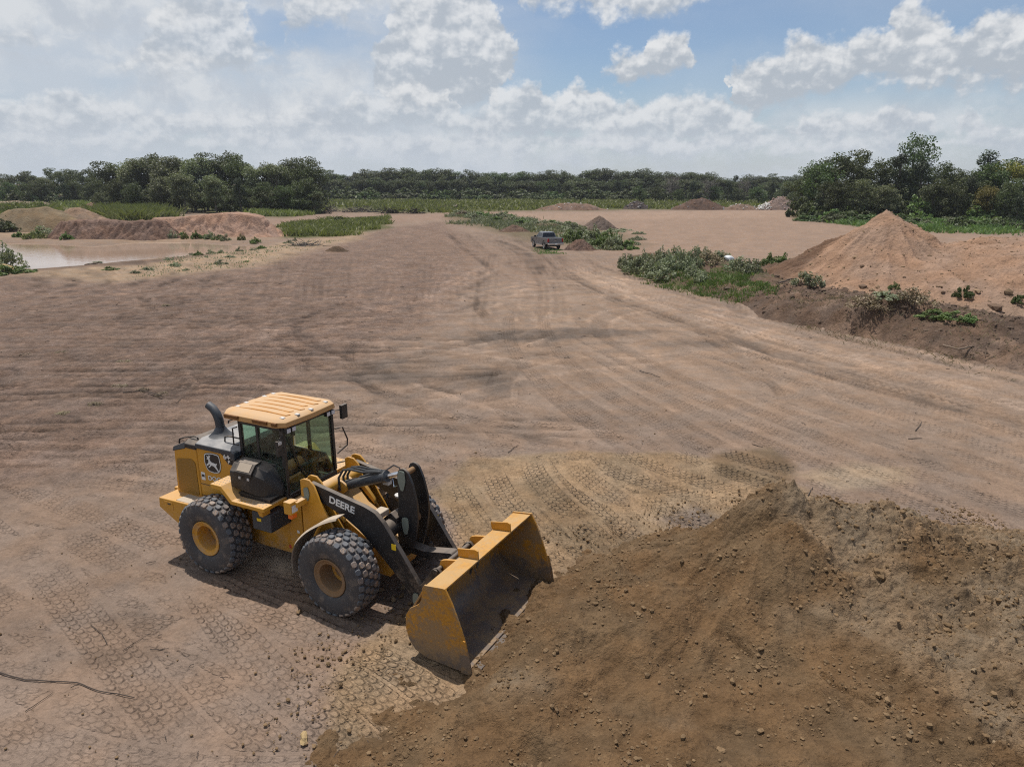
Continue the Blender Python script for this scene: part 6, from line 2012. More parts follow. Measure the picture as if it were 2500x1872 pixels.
# ---------------------------------------------------------------- bushes, weeds and grass
def make_bush(kind, seed, n=30, leaf=.11, per=44, upright=False):
    r = np.random.default_rng(seed); C = []; R = []
    for i in range(n):
        a = r.uniform(0, 6.28); q = r.random() ** .6; z = (1 - q * q) * r.uniform(.35, 1.0)
        C.append(np.array([q * math.cos(a), q * math.sin(a), max(.08, z * .95)])); R.append(r.uniform(.14, .24))
    V, F = leaf_cloud(C, R, per / (.19 ** 1.6), leaf, seed + 3, 1.2 if upright else .9)
    V[:, 2] = np.maximum(V[:, 2], 0.0)
    # stems
    mb = MB()
    for i in range(9):
        c = C[r.integers(n)]
        mb.tube([(c[0] * .15, c[1] * .15, -.05), (c[0] * .6, c[1] * .6, c[2] * .55), tuple(c)], [.02, .014, .006], 5, cap=False)
    me = bpy.data.meshes.new('stems'); me.from_pydata(mb.v, [], mb.f); me.materials.append(BARK_P)
    return me, mesh_np('foliage', V, F, LEAF[kind], False)


BUSH = {k: [make_bush(k, 50 + i * 7 + len(k), leaf=lf, upright=up) for i in range(3)] for k, lf, up in (('weed', .13, True), ('bush', .16, False), ('green', .17, False), ('dry', .10, True), ('grass', .15, True), ('oak', .18, False))}
_br = random.Random(8)


def bush(kind, u, v, rad, h, label, group=None, z=0.0, name='weed_bush', cat='bush', field=None):
    p = at(u, v, z)
    if field is not None:                       # walk out along the sight line until it meets the heap
        for yy in np.arange(28, 74, .1):
            c = at_y(u, v, yy)
            if field.xs[0] < c.x < field.xs[-1] and field.ys[0] < c.y < field.ys[-1] and c.z <= max(float(field.h(c.x, c.y)), 0.0):
                p = c; break
    zz = (float(field.h(p.x, p.y)) if field is not None else ground_z(p.x, p.y))
    zz = max(zz, -.05)
    sm, fm = BUSH[kind][_br.randrange(3)]
    e = empty(name, (p.x, p.y, zz - .05), _br.uniform(0, 6.28)); e.scale = (rad, rad, h)
    obj('stems', sm, e); obj('foliage', fm, e)
    tag(e, label, cat, group)
    return e


def blades(name, label, poly, n, hmin, hmax, kind, width=.05, field=None, seed=1, group=None, clump=2.5, zmin=None, soft=.0, cat='grass', lean=.6):
    """a stand of grass or weeds over a patch of ground: one mass of thin blades"""
    r = np.random.default_rng(seed)
    px = np.array([p[0] for p in poly]); py = np.array([p[1] for p in poly])
    X = []; Y = []
    tot = 0
    while tot < n:
        x = r.uniform(px.min(), px.max(), n * 2); y = r.uniform(py.min(), py.max(), n * 2)
        ed = .11 * (py.max() - py.min() + px.max() - px.min()) * .5
        ok = poly_sd(x, y, poly) + ed * (1.6 * fbm(x / (ed * 2.5), y / (ed * 2.5), 3, seed + 400) + .8 * r.random(len(x))) < 0
        d = fbm(x / clump, y / clump, 2, seed + 500)
        ok &= r.random(len(x)) < np.clip(.55 + 1.3 * d, 0.02, 1)
        X.append(x[ok]); Y.append(y[ok]); tot += ok.sum()
    x = np.concatenate(X)[:n]; y = np.concatenate(Y)[:n]
    z = field.h(x, y) if field is not None else macro_h(x, y)
    d = .6 + .6 * np.clip(fbm(x / (clump * 1.5), y / (clump * 1.5), 2, seed + 600) + .4, 0, 1)
    h = r.uniform(hmin, hmax, n) * d
    a = r.uniform(0, 6.28, n); w = width * r.uniform(.6, 1.4, n)
    lx = r.normal(0, lean, n) * h; ly = r.normal(0, lean, n) * h
    ca, sa = np.cos(a) * w, np.sin(a) * w
    p0 = np.stack([x - ca, y - sa, z - .03], 1); p1 = np.stack([x + ca, y + sa, z - .03], 1)
    p2 = np.stack([x + lx * .6 + ca * .8, y + ly * .6 + sa * .8, z + h * .7], 1); p3 = np.stack([x + lx, y + ly, z + h], 1)
    V = np.stack([p0, p1, p2, p3], 1).reshape(-1, 3)
    o = obj(name, mesh_np(name, V, np.arange(len(V)).reshape(-1, 4), LEAF[kind], False))
    tag(o, label, cat, group, 'stuff')
    return o


def plant_low():
    R = random.Random(12)
    P = pxpoly
    # weeds on the berm
    L = 'grey-green weed bush on the left end of the soil berm'
    for (u, v) in ((1532, 655), (1552, 664), (1572, 650), (1596, 664), (1612, 646), (1632, 660), (1655, 642), (1668, 660), (1692, 648), (1712, 640), (1586, 676), (1620, 678)):
        bush('weed', u, v, R.uniform(.85, 1.25), R.uniform(1.25, 1.75), L, 'weeds on the berm', .5, field=BERM_FIELD)
    bush('dry', 1733, 640, 1.3, 1.1, 'brownish dry weed clump beside the white sack on the berm', z=.7, field=BERM_FIELD)
    for (u, v, r_, h, k, lb) in ((1690, 672, .8, .9, 'weed', 'low grey-green weed in front on the berm, left of the log'), (1714, 686, .8, .9, 'weed', 'rounded pale weed in front on the berm, just above the log'), (1800, 662, 1.1, 1.2, 'weed', 'grey-green weed bush right of the white sack'),
                                 (1836, 668, 1.15, 1.3, 'weed', 'wide pale weed bush behind the broken board'), (1878, 650, 1.0, 1.35, 'bush', 'bright green bush before the gravel pile, left one'), (1912, 650, 1.1, 1.3, 'bush', 'bright green bush before the gravel pile, right one'),
                                 (1972, 696, 1.05, 1.1, 'weed', 'round pale weed bush on top of the bare part of the berm'), (1760, 634, 1.0, 1.0, 'weed', 'weed bush right behind the white sack'), (1950, 662, .8, .7, 'bush', 'low green bush at the foot of the gravel pile'),
                                 (2010, 670, .5, .4, 'bush', 'small green tuft at the foot of the gravel pile, left')):
        bush(k, u, v, r_, h, lb, z=.6, field=BERM_FIELD)
    for (u, v, r_, h, k, lb) in ((2352, 728, .55, .75, 'green', 'dark green tuft growing low on the gravel pile'), (2492, 742, .5, .6, 'green', 'dark green tuft at the right edge, low on the gravel pile'), (2184, 706, .4, .45, 'bush', 'tiny green tuft between berm and gravel pile')):
        bush(k, u, v, r_, h, lb, z=.7, field=RIGHT_FIELD)
    for (u, v, r_, h, k, lb) in ((2285, 772, .9, .45, 'bush', 'low green weed on the churned part of the berm, left'), (2330, 782, .6, .4, 'bush', 'low green weed on the churned part of the berm, middle'), (2362, 790, .5, .4, 'bush', 'low green weed on the churned part of the berm, right'),
                                 (2160, 726, .9, .35, 'weed', 'flat green weed on the back of the berm'), (2220, 745, 1.2, .9, 'dry', 'dry brown weed stalks on top of the churned berm'), (2120, 752, 1.0, .7, 'dry', 'dry brown weed stalks left on the churned berm')):
        bush(k, u, v, r_, h, lb, z=.8, field=BERM_FIELD)
    blades('berm_grass', 'green grass along the road side of the berm', P([(1510, 660), (1600, 688), (1720, 720), (1800, 742), (1850, 755), (1900, 725), (1840, 690), (1700, 670), (1560, 650)], .3), 9000, .12, .35, 'bush', .03, BERM_FIELD, 3, clump=1.5)
    blades('berm_stubble', 'dry roots and stalks sticking out of the churned berm', P([(1860, 775), (2040, 808), (2270, 855), (2500, 900), (2500, 800), (2300, 765), (2080, 725), (1900, 720)], .6), 2600, .06, .30, 'dry', .010, BERM_FIELD, 5, clump=1.2, cat='stalks', lean=.9)
    # weeds strip behind the pickup
    L2 = 'leafy green bush in the clump right of the pickup'
    for (u, v, r_, h) in ((1404, 590, 1.9, 2.0), (1428, 584, 1.8, 1.9), (1452, 588, 1.9, 2.1), (1462, 604, 1.6, 1.7), (1484, 596, 1.9, 2.0), (1492, 608, 1.7, 1.9), (1512, 602, 1.7, 1.7), (1528, 608, 1.4, 1.2), (1440, 608, 1.2, 1.0), (1390, 582, 1.5, 1.3)):
        bush(R.choice(['bush', 'weed', 'weed']), u, v, r_, h, L2, 'bushes right of the pickup')
    L3 = 'low weed bush in the strip of weeds left of and behind the pickup'
    for i in range(34):
        t = i / 33; u = 1110 + 290 * t + R.uniform(-14, 14); v = 524 + 34 * t + R.uniform(-7, 9)
        bush(R.choice(['weed', 'weed', 'bush', 'dry']), u, v, R.uniform(1.5, 2.6), R.uniform(.8, 1.7), L3, 'weeds behind the pickup')
    for (u, v) in ((1545, 596), (1556, 585), (1500, 566), (1525, 562), (1560, 572), (1476, 560)):
        bush('weed', u, v, R.uniform(1.0, 1.9), R.uniform(.4, .7), 'sparse low weed on the yard near the grey heap', 'sparse weeds by the grey heap')
    blades('weed_strip', 'grass and weeds in the strip left of the pickup', P([(1095, 524), (1150, 517), (1260, 530), (1380, 552), (1530, 580), (1545, 606), (1420, 606), (1300, 580), (1180, 556)]), 9000, .25, .9, 'weed', .10, None, 7, clump=5)
    blades('pickup_grass', 'short dry grass under and beside the pickup', P([(1300, 622), (1385, 622), (1360, 606), (1300, 602)]), 700, .05, .18, 'bush', .05, None, 8, clump=3)
    # grass patch in the left middle ground
    blades('meadow_grass', 'bright green grass patch right of the sand mound', P([(655, 568), (700, 550), (780, 540), (930, 532), (955, 553), (860, 572), (700, 583)]), 12000, .4, 1.2, 'grass', .12, None, 9, clump=6)
    bush('oak', 832, 545, 2.2, 1.5, 'dark green bush on the far side of the bright grass patch')
    # tall reeds behind the dark bank
    blades('tall_reeds', 'tall light green reeds between the soil bank and the tall trees', P([(235, 530), (300, 540), (430, 533), (425, 512), (340, 507), (250, 512)]), 20000, 1.3, 3.3, 'grass', .12, None, 11, clump=9)
    blades('hill_grass', 'green weeds covering the hills at the left edge', P([(-60, 566), (60, 560), (120, 548), (150, 530), (60, 520), (-60, 525)]), 8000, 1.2, 3.6, 'grass', .14, None, 12, clump=8)
    for (u, v, r_, h, k) in ((10, 545, 4, 4.2, 'grass'), (60, 540, 4, 4.0, 'grass'), (100, 535, 3.5, 4.2, 'grass'), (30, 560, 3.0, 2.2, 'green'), (75, 562, 2.5, 1.7, 'bush'), (5, 566, 3, 2.0, 'oak'), (152, 556, 1.6, 2.6, 'weed'), (105, 572, 1.8, 1.4, 'weed')):
        bush(k, u, v, r_, h, 'wild bush on the weedy hill at the left edge', 'bushes on the left hill')
    blades('far_grass', 'green grass field in front of the far woods', P([(690, 524), (790, 506), (1000, 517), (1250, 516), (1600, 510), (1900, 504), (1950, 490), (780, 489)]), 22000, .5, 1.5, 'grass', .35, None, 13, clump=18)
    blades('far_left_grass', 'green weeds below the far left woods', P([(130, 505), (260, 508), (300, 500), (240, 494), (120, 498)]), 4000, 1.0, 2.4, 'grass', .25, None, 14, clump=12)
    blades('mound_foot_grass', 'green weeds along the foot of the tall stand of trees', P([(600, 528), (700, 530), (790, 522), (790, 512), (640, 516)]), 5000, .8, 2.2, 'grass', .2, None, 15, clump=10)
    # right woods: understory
    Lr = 'low bushy undergrowth before the right-hand woods'
    for i in range(46):
        t = R.random(); u = 1962 + 560 * t; v = 533 + 22 * t + R.uniform(-2, 9)
        bush(R.choice(['oak', 'bush', 'green', 'oak', 'weed']), u, v, R.uniform(1.8, 3.6), R.uniform(1.2, 2.6) * (1 - .3 * t), Lr, 'undergrowth of the right-hand woods')
    for i in range(30):
        t = i / 29; u = 1965 + 560 * t + R.uniform(-8, 8)
        bush(R.choice(['oak', 'oak', 'green', 'bush']), u, 531 + 9 * t + R.uniform(-1, 2), R.uniform(3.2, 5.0), R.uniform(3.0, 5.2), 'tall thicket under the right-hand woods', 'thickets under the right-hand woods', name='thicket')
    blades('woods_edge_grass', 'rough green grass along the edge of the right-hand woods', P([(1945, 536), (2100, 556), (2300, 566), (2560, 580), (2560, 545), (2000, 530)]), 12000, .3, 1.2, 'bush', .12, None, 16, clump=5)
    for i in range(64):
        u = 785 + 19 * i + R.uniform(-8, 8)
        bush(R.choice(['oak', 'oak', 'green', 'oak']), u, 488.2 + R.uniform(0, 1.6) + (3 if u > 1560 else 0), R.uniform(4.5, 8), R.uniform(3.0, 6.0), 'thicket at the foot of the far woods, behind the grass field', 'thickets below the far woods', name='thicket')
    for i in range(16):
        bush(R.choice(['oak', 'oak', 'green']), -60 + 21 * i + R.uniform(-6, 6), 499 + R.uniform(0, 2), R.uniform(4, 6.5), R.uniform(3.5, 6), 'thicket at the foot of the far left woods', 'thickets below the far left woods', name='thicket')
    # pond margin
    bush('weed', 22, 654, 1.5, 2.3, 'feathery willow-like bush at the left edge, by the pond', name='willow_bush')
    bush('bush', 8, 672, 1.3, .9, 'low green bush below the willow-like bush at the left edge')
    bush('bush', 60, 668, 1.0, .6, 'small green bush right of the willow-like bush')
    for (u, v) in ((45, 583), (70, 587), (84, 584), (108, 586), (140, 584), (163, 589), (180, 583), (196, 582), (285, 583), (378, 584), (388, 585), (420, 585), (440, 583), (452, 586), (480, 586), (500, 586), (515, 587), (534, 588), (552, 590), (590, 590), (625, 596), (150, 585), (92, 580)):
        bush(R.choice(['weed', 'bush', 'yellow_' and 'grass']), u, v, R.uniform(.5, 1.1), R.uniform(.6, 1.2), 'small tuft of green weeds on the far shore of the pond', 'tufts on the far pond shore')
    for (u, v) in ((470, 623), (485, 628), (540, 622), (412, 640), (430, 652), (505, 632), (560, 632), (620, 614), (640, 610), (705, 598), (720, 592), (360, 660), (330, 668), (235, 640), (540, 645), (600, 640), (270, 662), (455, 660), (515, 618), (585, 618)):
        bush(R.choice(['weed', 'bush', 'weed']), u, v, R.uniform(.3, .7), R.uniform(.2, .6), 'small green weed on the sandy near shore of the pond', 'weeds on the near pond shore')
    blades('shore_grass', 'thin scattered grass on the sandy near shore of the pond', P([(330, 645), (640, 606), (820, 588), (800, 604), (600, 650), (300, 690)]), 1500, .05, .22, 'weed', .04, None, 17, clump=2.5)
    for (u, v) in ((405, 745), (300, 880), (290, 940), (350, 950), (395, 960), (230, 985), (150, 860), (60, 865), (150, 1010)):
        bush('dry', u, v, .30, .12, 'tiny flat weed sprout in the trodden brown field', 'sprouts in the field')


plant_low()


def ordinal_labels():
    """alike plants in a row are told apart by their place in the row"""
    ones = ['', 'first', 'second', 'third', 'fourth', 'fifth', 'sixth', 'seventh', 'eighth', 'ninth', 'tenth', 'eleventh', 'twelfth', 'thirteenth', 'fourteenth', 'fifteenth', 'sixteenth', 'seventeenth', 'eighteenth', 'nineteenth']
    words = ones[1:] + ['twentieth'] + ['twenty-' + w for w in ones[1:10]] + ['thirtieth'] + ['thirty-' + w for w in ones[1:10]]
    short = {'tall stand behind the sand mound': 'in the tall stand behind the sand mound', 'far left woods': 'in the woods at the far left', 'weeds on the berm': 'on the weedy end of the berm', 'bushes right of the pickup': 'in the clump right of the pickup', 'bushes on the left hill': 'on the weedy hill at the left edge',
             'sparse weeds by the grey heap': 'by the grey gravel heap', 'sprouts in the field': 'in the trodden brown field', 'understory of the tall stand': 'at the foot of the tall stand', 'thickets under the right-hand woods': 'under the right-hand woods', 'thickets below the far left woods': 'below the far left woods', 'tufts on the far pond shore': 'on the far shore of the pond', 'weeds on the near pond shore': 'on the sandy near shore of the pond', 'weeds behind the pickup': 'in the weed strip by the pickup'}
    kindname = {'dark green crown': 'dark green tree', 'pale grey-green slender': 'pale slender tree', 'fresh green low': 'fresh green low tree', 'dark pointed evergreen': 'dark pointed evergreen', 'rounded dark green': 'rounded dark tree', 'grey-green weed bush': 'grey-green weed bush', 'leafy green bush': 'leafy green bush', 'wild bush': 'wild bush', 'sparse low weed': 'sparse low weed', 'tiny flat weed': 'tiny flat weed sprout', 'low understory tree': 'low understory tree', 'tall thicket': 'tall thicket', 'thicket at': 'thicket', 'small tuft': 'small green tuft', 'small green weed': 'small green weed', 'low weed bush': 'low weed bush'}
    sets = {}
    for o in bpy.data.objects:
        if o.parent is None and o.get('group') in short:
            sets.setdefault((o['group'], o['label']), []).append(o)
    for (g, lb), os_ in sets.items():
        if len(os_) < 2 or len(os_) > len(words): continue
        os_.sort(key=lambda o: o.location.x / o.location.y)
        nm = next((v for k, v in kindname.items() if lb.startswith(k)), 'plant')
        for i, o in enumerate(os_):
            o['label'] = '%s %s from the left %s' % (words[i], nm, short[g])


ordinal_labels()

# ---------------------------------------------------------------- pickup truck
def build_pickup():
    p = at(1351, 613)
    h = math.radians(90 + 19)
    root = empty('pickup_truck', (p.x - .1, p.y + 2.3, ground_z(p.x, p.y) + .02), h)
    tag(root, 'grey crew-cab pickup truck parked beside the weeds in the middle distance', 'pickup truck')
    body = flat_mat('taupe_car_paint', (0.185, 0.185, 0.19), 0.35, .35, .5, .05)
    dark = flat_mat('car_glass', (0.012, 0.014, 0.017), 0.08, 0, .6, .02)
    blk = flat_mat('car_trim', (0.02, 0.02, 0.02), .6)
    chrome = flat_mat('car_chrome', (0.55, 0.54, 0.53), .28, .8)
    red = flat_mat('tail_lamp_red', (0.35, 0.012, 0.015), .25)
    tyre = flat_mat('car_tyre', (0.022, 0.022, 0.024), .8)
    # x forward, rear axle near x = 0
    lo = MB()
    arch = lambda cx: [(cx - .52, .62), (cx - .44, .90), (cx - .2, 1.05), (cx + .2, 1.05), (cx + .44, .90), (cx + .52, .62)]
    side = [(-1.22, .70), (-1.2, 1.36), (.78, 1.36), (.80, 1.34), (2.9, 1.32), (4.35, 1.22), (4.52, 1.0), (4.52, .60), (4.45, .5)] + arch(3.62)[::-1] + [(2.9, .50), (.7, .50)] + arch(0)[::-1] + [(-.6, .62)]
    for s in (-1, 1):
        lo.prism(side, s * .92, s * 1.0)
    lo.box(-1.16, 4.45, -.92, .92, .72, 1.16)
    lo.prism([(2.6, 1.15), (4.30, 1.15), (4.28, 1.20), (2.6, 1.32)], -.92, .92)
    b = lo.build('body', body, root, .04, 3)
    MB().box(-1.20, .78, -.93, .93, 1.30, 1.352).build('bed_cover', blk, b, .02)
    cab = MB()
    bot = [(.80, -.96, 1.30), (3.0, -.96, 1.30), (3.0, .96, 1.30), (.80, .96, 1.30)]
    top = [(1.02, -.76, 1.93), (2.15, -.76, 1.95), (2.15, .76, 1.95), (1.02, .76, 1.93)]
    cab.hexa(bot, top)
    c = cab.build('cab', body, root, .06, 3)

    def on_side(pts, s):
        out = []
        for (x, z) in pts:
            t = (z - 1.30) / .63
            out.append((x, s * (.972 - .20 * t), z))
        return out
    for s in (-1, 1):
        for pts in ([(1.06, 1.40), (1.72, 1.40), (1.70, 1.84), (1.16, 1.84)], [(1.80, 1.40), (2.72, 1.40), (2.20, 1.86), (1.80, 1.85)]):
            q = on_side(pts, s); q2 = [(x, y * .97, z) for x, y, z in q]
            MB().hexa(q, q2).build('side_window', dark, c)
    MB().hexa([(.815, -.80, 1.40), (.815, .80, 1.40), (.86, .80, 1.40), (.86, -.80, 1.40)], [(.975, -.68, 1.86), (.975, .68, 1.86), (1.03, .68, 1.86), (1.03, -.68, 1.86)]).build('rear_window', dark, c)
    MB().hexa([(2.90, -.82, 1.36), (3.0, -.82, 1.36), (3.0, .82, 1.36), (2.90, .82, 1.36)], [(2.18, -.68, 1.90), (2.26, -.68, 1.90), (2.26, .68, 1.90), (2.18, .68, 1.90)]).build('windshield', dark, c)
    tg = MB().box(-1.235, -1.19, -.80, .80, .80, 1.34).build('tailgate', body, root, .02)
    MB().box(-1.245, -1.234, -.13, .13, 1.18, 1.26).build('tailgate_handle', blk, tg, .01)
    MB().prism([(-.11, 1.08), (-.05, 1.11), (.05, 1.11), (.11, 1.08), (.05, 1.04), (-.05, 1.04)], -1.243, -1.234, 'x').build('badge', chrome, tg)
    for s in (-1, 1):
        ya, yb = sorted((s * .80, s * 1.005))
        MB().box(-1.24, -1.10, ya, yb, .92, 1.30).build('tail_lamp', red, root, .02)
        MB().prism([(2.55, 1.32), (2.75, 1.32), (2.72, 1.50), (2.58, 1.50)], s * 1.0, s * 1.24).build('mirror', blk, root, .03)
        for x in (0.0, 3.62):
            w = MB().lathe([(.24, -.13), (.36, -.13), (.40, -.09), (.41, 0), (.40, .09), (.36, .13), (.24, .13)], (x, s * .88, .41), 26).build('wheel', tyre, root, smooth=True)
            MB().lathe([(.27, .11 * s), (.265, .135 * s), (.22, .10 * s), (.06, .12 * s), (0, .125 * s)], (x, s * .88, .41), 12).build('wheel_rim', chrome, w)
        MB().box(.55, 3.1, s * .99 - .05, s * .99 + .05, .44, .50).build('running_board', chrome, root, .01)
    bp = MB().box(-1.42, -1.20, -1.0, .0, .58, .80).box(-1.42, -1.20, 0.0, 1.0, .58, .80)
    bp = MB().box(-1.42, -1.20, -1.0, 1.0, .58, .80).build('rear_bumper', chrome, root, .04, 3)
    MB().box(-1.432, -1.421, -.16, .16, .63, .76).build('licence_plate', WHITE, bp)
    MB().box(-1.1, 4.3, -.7, .7, .38, .72).build('chassis', blk, root)
    MB().box(-1.215, -1.19, -.9, .9, .62, .8).build('bumper_gap', blk, root)
    return root


build_pickup()


# ---------------------------------------------------------------- sticks, logs, brush heaps
TWIG = flat_mat('twig_wood', (0.055, 0.042, 0.034), .9, var=.3)
LOGM = flat_mat('weathered_log', (0.17, 0.125, 0.09), .9, var=.3, scale=6)
BOARD = flat_mat('broken_board', (0.34, 0.19, 0.10), .85)
SACK = flat_mat('white_sack', (0.60, 0.62, 0.63), .6)


def stick(name, label, pts, r0, r1, mat=TWIG, cat='stick', group=None, n=6, lift=.0):
    """a stick lying along photograph pixels on the ground"""
    q = []
    for i, (u, v) in enumerate(pts):
        p = at(u, v, lift); q.append(p)
    c = q[0].copy()
    fine = []
    for i in range(len(q) - 1):
        for k in range(4):
            t = k / 4; p = q[i].lerp(q[i + 1], t) - c
            fine.append(p + Vector((random.gauss(0, r0 * .5), random.gauss(0, r0 * .5), r0 * .8 + abs(random.gauss(0, r0 * .4)))))
    fine.append(q[-1] - c + Vector((0, 0, r0)))
    m = len(fine)
    o = MB().tube(fine, [r0 + (r1 - r0) * i / (m - 1) for i in range(m)], n).build(name, mat, None, smooth=True)
    o.location = c
    tag(o, label, cat, group)
    return o


stick('stick', 'long crooked dark stick lying at the left edge of the foreground', [(-40, 1632), (0, 1642), (60, 1660), (190, 1666), (240, 1686), (328, 1703)], .011, .007)
stick('stick', 'thin twig lying below the long crooked stick', [(62, 1736), (95, 1715), (130, 1690)], .007, .004)
stick('stick', 'short curved twig left of the rear wheel track, in the foreground', [(222, 1526), (248, 1545), (262, 1572)], .006, .004)
stick('stick', 'pale thin twig in the left foreground, pointing up right', [(300, 1588), (330, 1568), (357, 1552)], .006, .003)
stick('stick', 'tiny dark twig in the left foreground beside the pale twig', [(366, 1585), (390, 1586), (412, 1582)], .007, .004)
stick('stick', 'dark twig left of the exhaust stack', [(430, 985), (442, 974), (452, 968)], .012, .006)
stick('stick', 'thin dark twig behind the loader bucket arms, on the smooth ground', [(1240, 1105), (1252, 1096), (1266, 1086)], .012, .006)
stick('stick', 'thin twig beside the small peak of the dirt pile', [(1972, 1210), (1978, 1200), (1984, 1190)], .012, .008)
stick('stick', 'forked dark twig in the middle of the yard', [(1560, 906), (1590, 914), (1612, 922)], .02, .01)
stick('stick', 'dark twig on the yard far to the right', [(2235, 1052), (2245, 1040), (2250, 1030)], .014, .008)
stick('stick', 'dark twig lying on the yard near the right edge', [(2218, 1072), (2250, 1070)], .014, .008)
stick('stick', 'short dark twig on the yard above the brown patch', [(1838, 1085), (1850, 1090), (1862, 1092)], .014, .008)
stick('stick', 'dark stick lying in the trodden field left of the loader', [(300, 960), (345, 956), (396, 968)], .03, .015)
stick('log', 'dark driftwood log lying by the near shore of the pond', [(210, 650), (232, 646), (244, 644)], .10, .06, LOGM, 'log')
stick('log', 'thin leaning pole at the right tip of the pond', [(594, 594), (606, 590), (614, 586)], .08, .05, LOGM, 'log')
stick('log', 'fallen bare tree trunk lying before the stand of tall trees', [(690, 524), (730, 522), (770, 517), (812, 508)], .22, .10, LOGM, 'log')
stick('log', 'pale log lying in the grass field above the dirt road', [(1066, 508), (1090, 507), (1112, 503)], .30, .2, LOGM, 'log')
stick('log', 'bare upright stump of wood at the end of the pale log', [(1112, 507), (1118, 502)], .3, .15, LOGM, 'log', lift=.3)
for i_, pts in enumerate(([(1772, 708), (1790, 705), (1815, 699), (1838, 690)], [(1800, 694), (1806, 688), (1830, 688)])):
    stick('log', ('curved pale log lying on the front of the weedy berm', 'short bent branch above the curved log on the berm')[i_], pts, (.10, .06)[i_], (.07, .03)[i_], LOGM, 'log', lift=.45)
stick('log', 'straight pale branch right of the broken board on the berm', [(1850, 692), (1882, 684)], .05, .03, LOGM, 'log', lift=.6)
stick('log', 'thick root lying on the dark berm, right of the round weed bush', [(1900, 694), (1920, 686), (1945, 682)], .06, .04, TWIG, 'root', lift=.8)
stick('log', 'bare branch low on the right end of the berm', [(2300, 845), (2340, 855), (2380, 848), (2410, 850)], .05, .03, LOGM, 'branch', lift=.35)
o_ = MB().box(-.09, .09, -.35, .35, 0, .05).build('board', BOARD, None, .006)
p_ = at(1843, 694, .75); o_.location = p_; o_.rotation_euler = (.5, .1, -.4)
tag(o_, 'broken reddish board lying across the log on the berm', 'board')


def sack():
    v, f = lump_arrays(71, 3, .10, .62)
    o = obj('plastic_sack', mesh_np('plastic_sack', v * .45, f, SACK, True))
    p = at(1780, 634, 1.0); o.location = (p.x, p.y, float(BERM_FIELD.h(p.x, p.y)) + .35); o.rotation_euler = (.2, .35, .4)
    tag(o, 'crumpled white plastic sack caught in the weeds on the berm', 'sack')


sack()


def rock(u, v, s, label, mat, sc=(1.3, .85, .8), name='stone'):
    o = obj(name, lump_mesh(int(u) % 6, mat, name, True)); p = at(u, v)
    o.location = (p.x, p.y, s * .35); o.scale = (s * sc[0], s * sc[1], s * sc[2]); o.rotation_euler = (0, 0, u)
    tag(o, label, 'stone')


YSTONE = rock_mat('ochre_stone', (0.30, 0.215, 0.11), .1)
rock(743, 1805, .085, 'single ochre stone lying alone in the bottom foreground', YSTONE)
rock(1062, 1622, .05, 'small clay lump just left of the bucket corner', CLOD_P)
rock(1490, 1365, .10, 'round clay lump between the bucket and the pile', CLOD)
rock(930, 1442, .06, 'pale clay lump in the shadow behind the front wheel, left', CLOD_P)
rock(985, 1435, .06, 'pale clay lump in the shadow between wheel and bucket', CLOD_P)
rock(960, 1465, .07, 'pale clay lump just right of the front tyre', CLOD_P)
rock(730, 1495, .05, 'grey clod of dried mud left of the front tyre', CLOD)
rock(25, 668, .8, 'pale block of earth at the left edge, by the pond', YSTONE, (1.5, .9, .8), 'earth_block')


def brush_heap(name, label, u, v, wpx, h, n, seed, mat=DEADW, th=.05):
    p = at(u, v); R = at(u + wpx / 2, v).x - p.x
    r = np.random.default_rng(seed); mb = MB()
    for i in range(n):
        x, y = r.normal(0, R * .42), r.normal(0, R * .25)
        z = abs(r.normal(.1, .3)) * h * max(.15, 1 - (abs(x) / R) ** 1.5)
        a = r.normal(0, .7) + (math.pi if r.random() < .5 else 0); L = r.uniform(.25, .7) * min(R, 3.0)
        e = r.normal(.1, .35)
        q0 = Vector((x, y, z)); q1 = q0 + Vector((math.cos(a) * L, math.sin(a) * L * .7, e * L)); q1.z = max(q1.z, .03)
        mid = (q0 + q1) / 2 + Vector(r.normal(0, .06 * L, 3)); mid.z = max(mid.z, .03)
        mb.tube([q0, mid, q1], [th * r.uniform(.6, 1.4), th * .8, th * .3], 4, cap=False)
    o = mb.build(name, mat)
    o.location = (p.x, p.y + R * .3, ground_z(p.x, p.y))
    tag(o, label, 'brush heap')
    return o


brush_heap('brush_heap', 'tangled heap of grey branches at the left end of the far brush row', 876, 519, 100, 2.6, 150, 1, th=.09)
brush_heap('brush_heap', 'lower dark brush heap in the middle of the far brush row', 955, 522, 70, 2.0, 100, 2, TWIG, .09)
brush_heap('brush_heap', 'small brush heap at the right end of the far brush row', 1012, 522, 50, 1.7, 70, 3, TWIG, .09)
brush_heap('brush_heap', 'uprooted bare crown beside the tall stand of trees', 800, 517, 60, 4.0, 90, 4, DEADW, .08)
brush_heap('brush_heap', 'dark root ball by the fallen trunk near the tall trees', 792, 522, 30, 1.8, 60, 5, TWIG, .09)
brush_heap('brush_heap', 'flat scatter of dry branches by the right tip of the pond', 740, 605, 90, .5, 60, 6, DEADW, .04)
brush_heap('brush_heap', 'heap of coiled grey branches at the road edge of the berm', 2330, 850, 110, .5, 70, 7, LOGM, .028)
brush_heap('brush_heap', 'dry rust-brown brush at the right end of the berm foot', 2410, 876, 130, .5, 120, 8, LOGM, .014)
brush_heap('brush_heap', 'dark matted roots on top of the berm near the right edge', 2430, 800, 110, .9, 60, 9, TWIG, .025)
brush_heap('brush_heap', 'tangle of dead branches on the debris pile far off', 1558, 509, 60, 2.2, 60, 10, TWIG, .08)


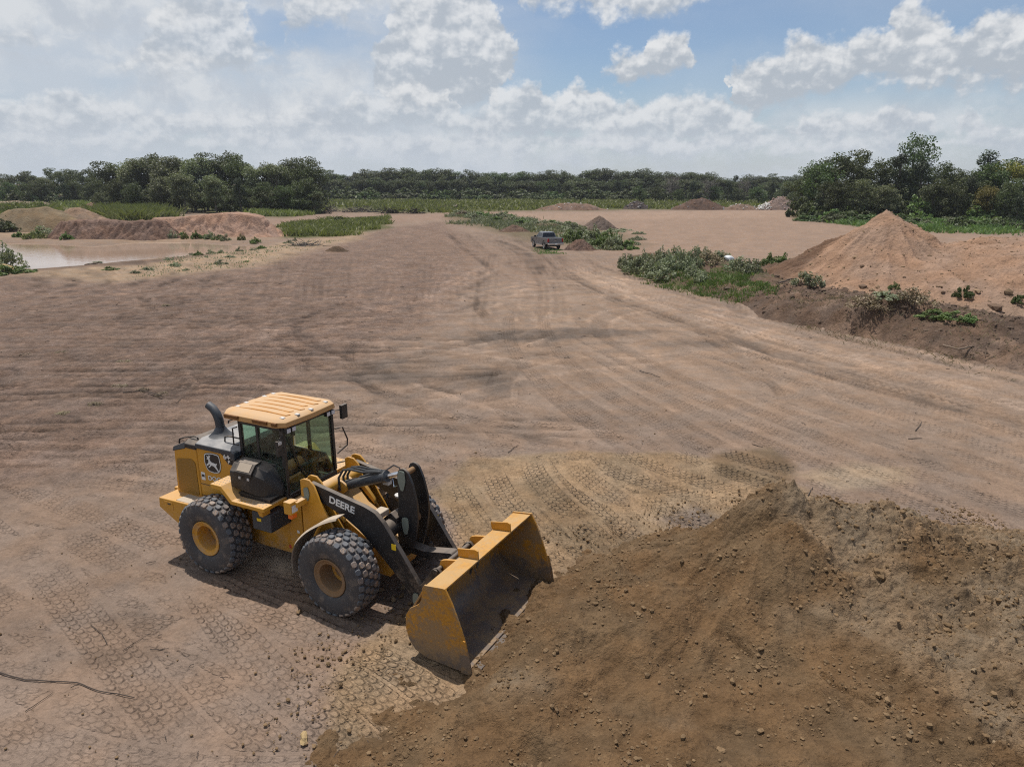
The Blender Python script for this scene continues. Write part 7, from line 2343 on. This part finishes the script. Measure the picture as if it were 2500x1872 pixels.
def litter():
    """small twigs and bits of bark strewn over the yard, as one mass"""
    r = np.random.default_rng(17); mb = MB()
    for i in range(150):
        y = 8 + 50 * r.random() ** 1.6; x = r.uniform(-.75, .75) * y
        a = r.uniform(0, 3.14); L = r.uniform(.04, .16) * (1 + y / 40); w = .003 + .0003 * y
        z = ground_z(x, y) + .02
        mb.tube([(x, y, z), (x + math.cos(a) * L * .5, y + math.sin(a) * L * .5, z + .015), (x + math.cos(a) * L, y + math.sin(a) * L + r.normal(0, .02), z)], w, 4, cap=False)
    o = mb.build('twig_litter', TWIG)
    tag(o, 'small twigs and bark scattered over the whole yard', 'twigs', kind='stuff')


litter()


# ---------------------------------------------------------------- air: faint haze, and dust thrown up by the wheels
def air_box(name, lo, hi, dens, col, aniso=0.2):
    m = bpy.data.materials.new(name); m.use_nodes = True
    N = NT(m.node_tree); N.n.remove(N.n['Principled BSDF'])
    v = N.add('ShaderNodeVolumePrincipled'); v.inputs['Color'].default_value = (*col, 1); v.inputs['Density'].default_value = dens
    v.inputs['Anisotropy'].default_value = aniso
    N.l.new(v.outputs[0], N.n['Material Output'].inputs['Volume'])
    o = MB().box(lo[0], hi[0], lo[1], hi[1], lo[2], hi[2]).build(name, m)
    tag(o, kind='stuff')
    return o


air_box('haze', (-700, -60, -2.0), (700, 700, 32.0), 0.00013, (0.88, 0.92, 1.0))


def dust_cloud():
    m = bpy.data.materials.new('dust'); m.use_nodes = True
    N = NT(m.node_tree); N.n.remove(N.n['Principled BSDF'])
    v = N.add('ShaderNodeVolumePrincipled'); v.inputs['Color'].default_value = (0.88, 0.66, 0.48, 1)
    tc = N.add('ShaderNodeTexCoord'); P = tc.outputs['Object']
    r = N.vmath('LENGTH', P)
    n = N.noise(P, 2.2, 4, .6, .4)
    d = N.math('MULTIPLY', N.smooth(r, 1.0, 0.15), N.smooth(n, .42, .72))
    N.l.new(N.math('MULTIPLY', d, 3.2), v.inputs['Density'])
    N.l.new(v.outputs[0], N.n['Material Output'].inputs['Volume'])
    bm = bmesh.new(); bmesh.ops.create_icosphere(bm, subdivisions=3, radius=1)
    me = bpy.data.meshes.new('dust_cloud'); bm.to_mesh(me); bm.free(); me.materials.append(m)
    o = obj('dust_cloud', me)
    p = at(690, 1430); o.location = (p.x + .1, p.y + .3, .42); o.scale = (1.5, 1.0, .48); o.rotation_euler = (0, 0, LOADER_YAW)
    tag(o, 'thin dust swirling under the loader between its wheels', 'dust', kind='stuff')


dust_cloud()
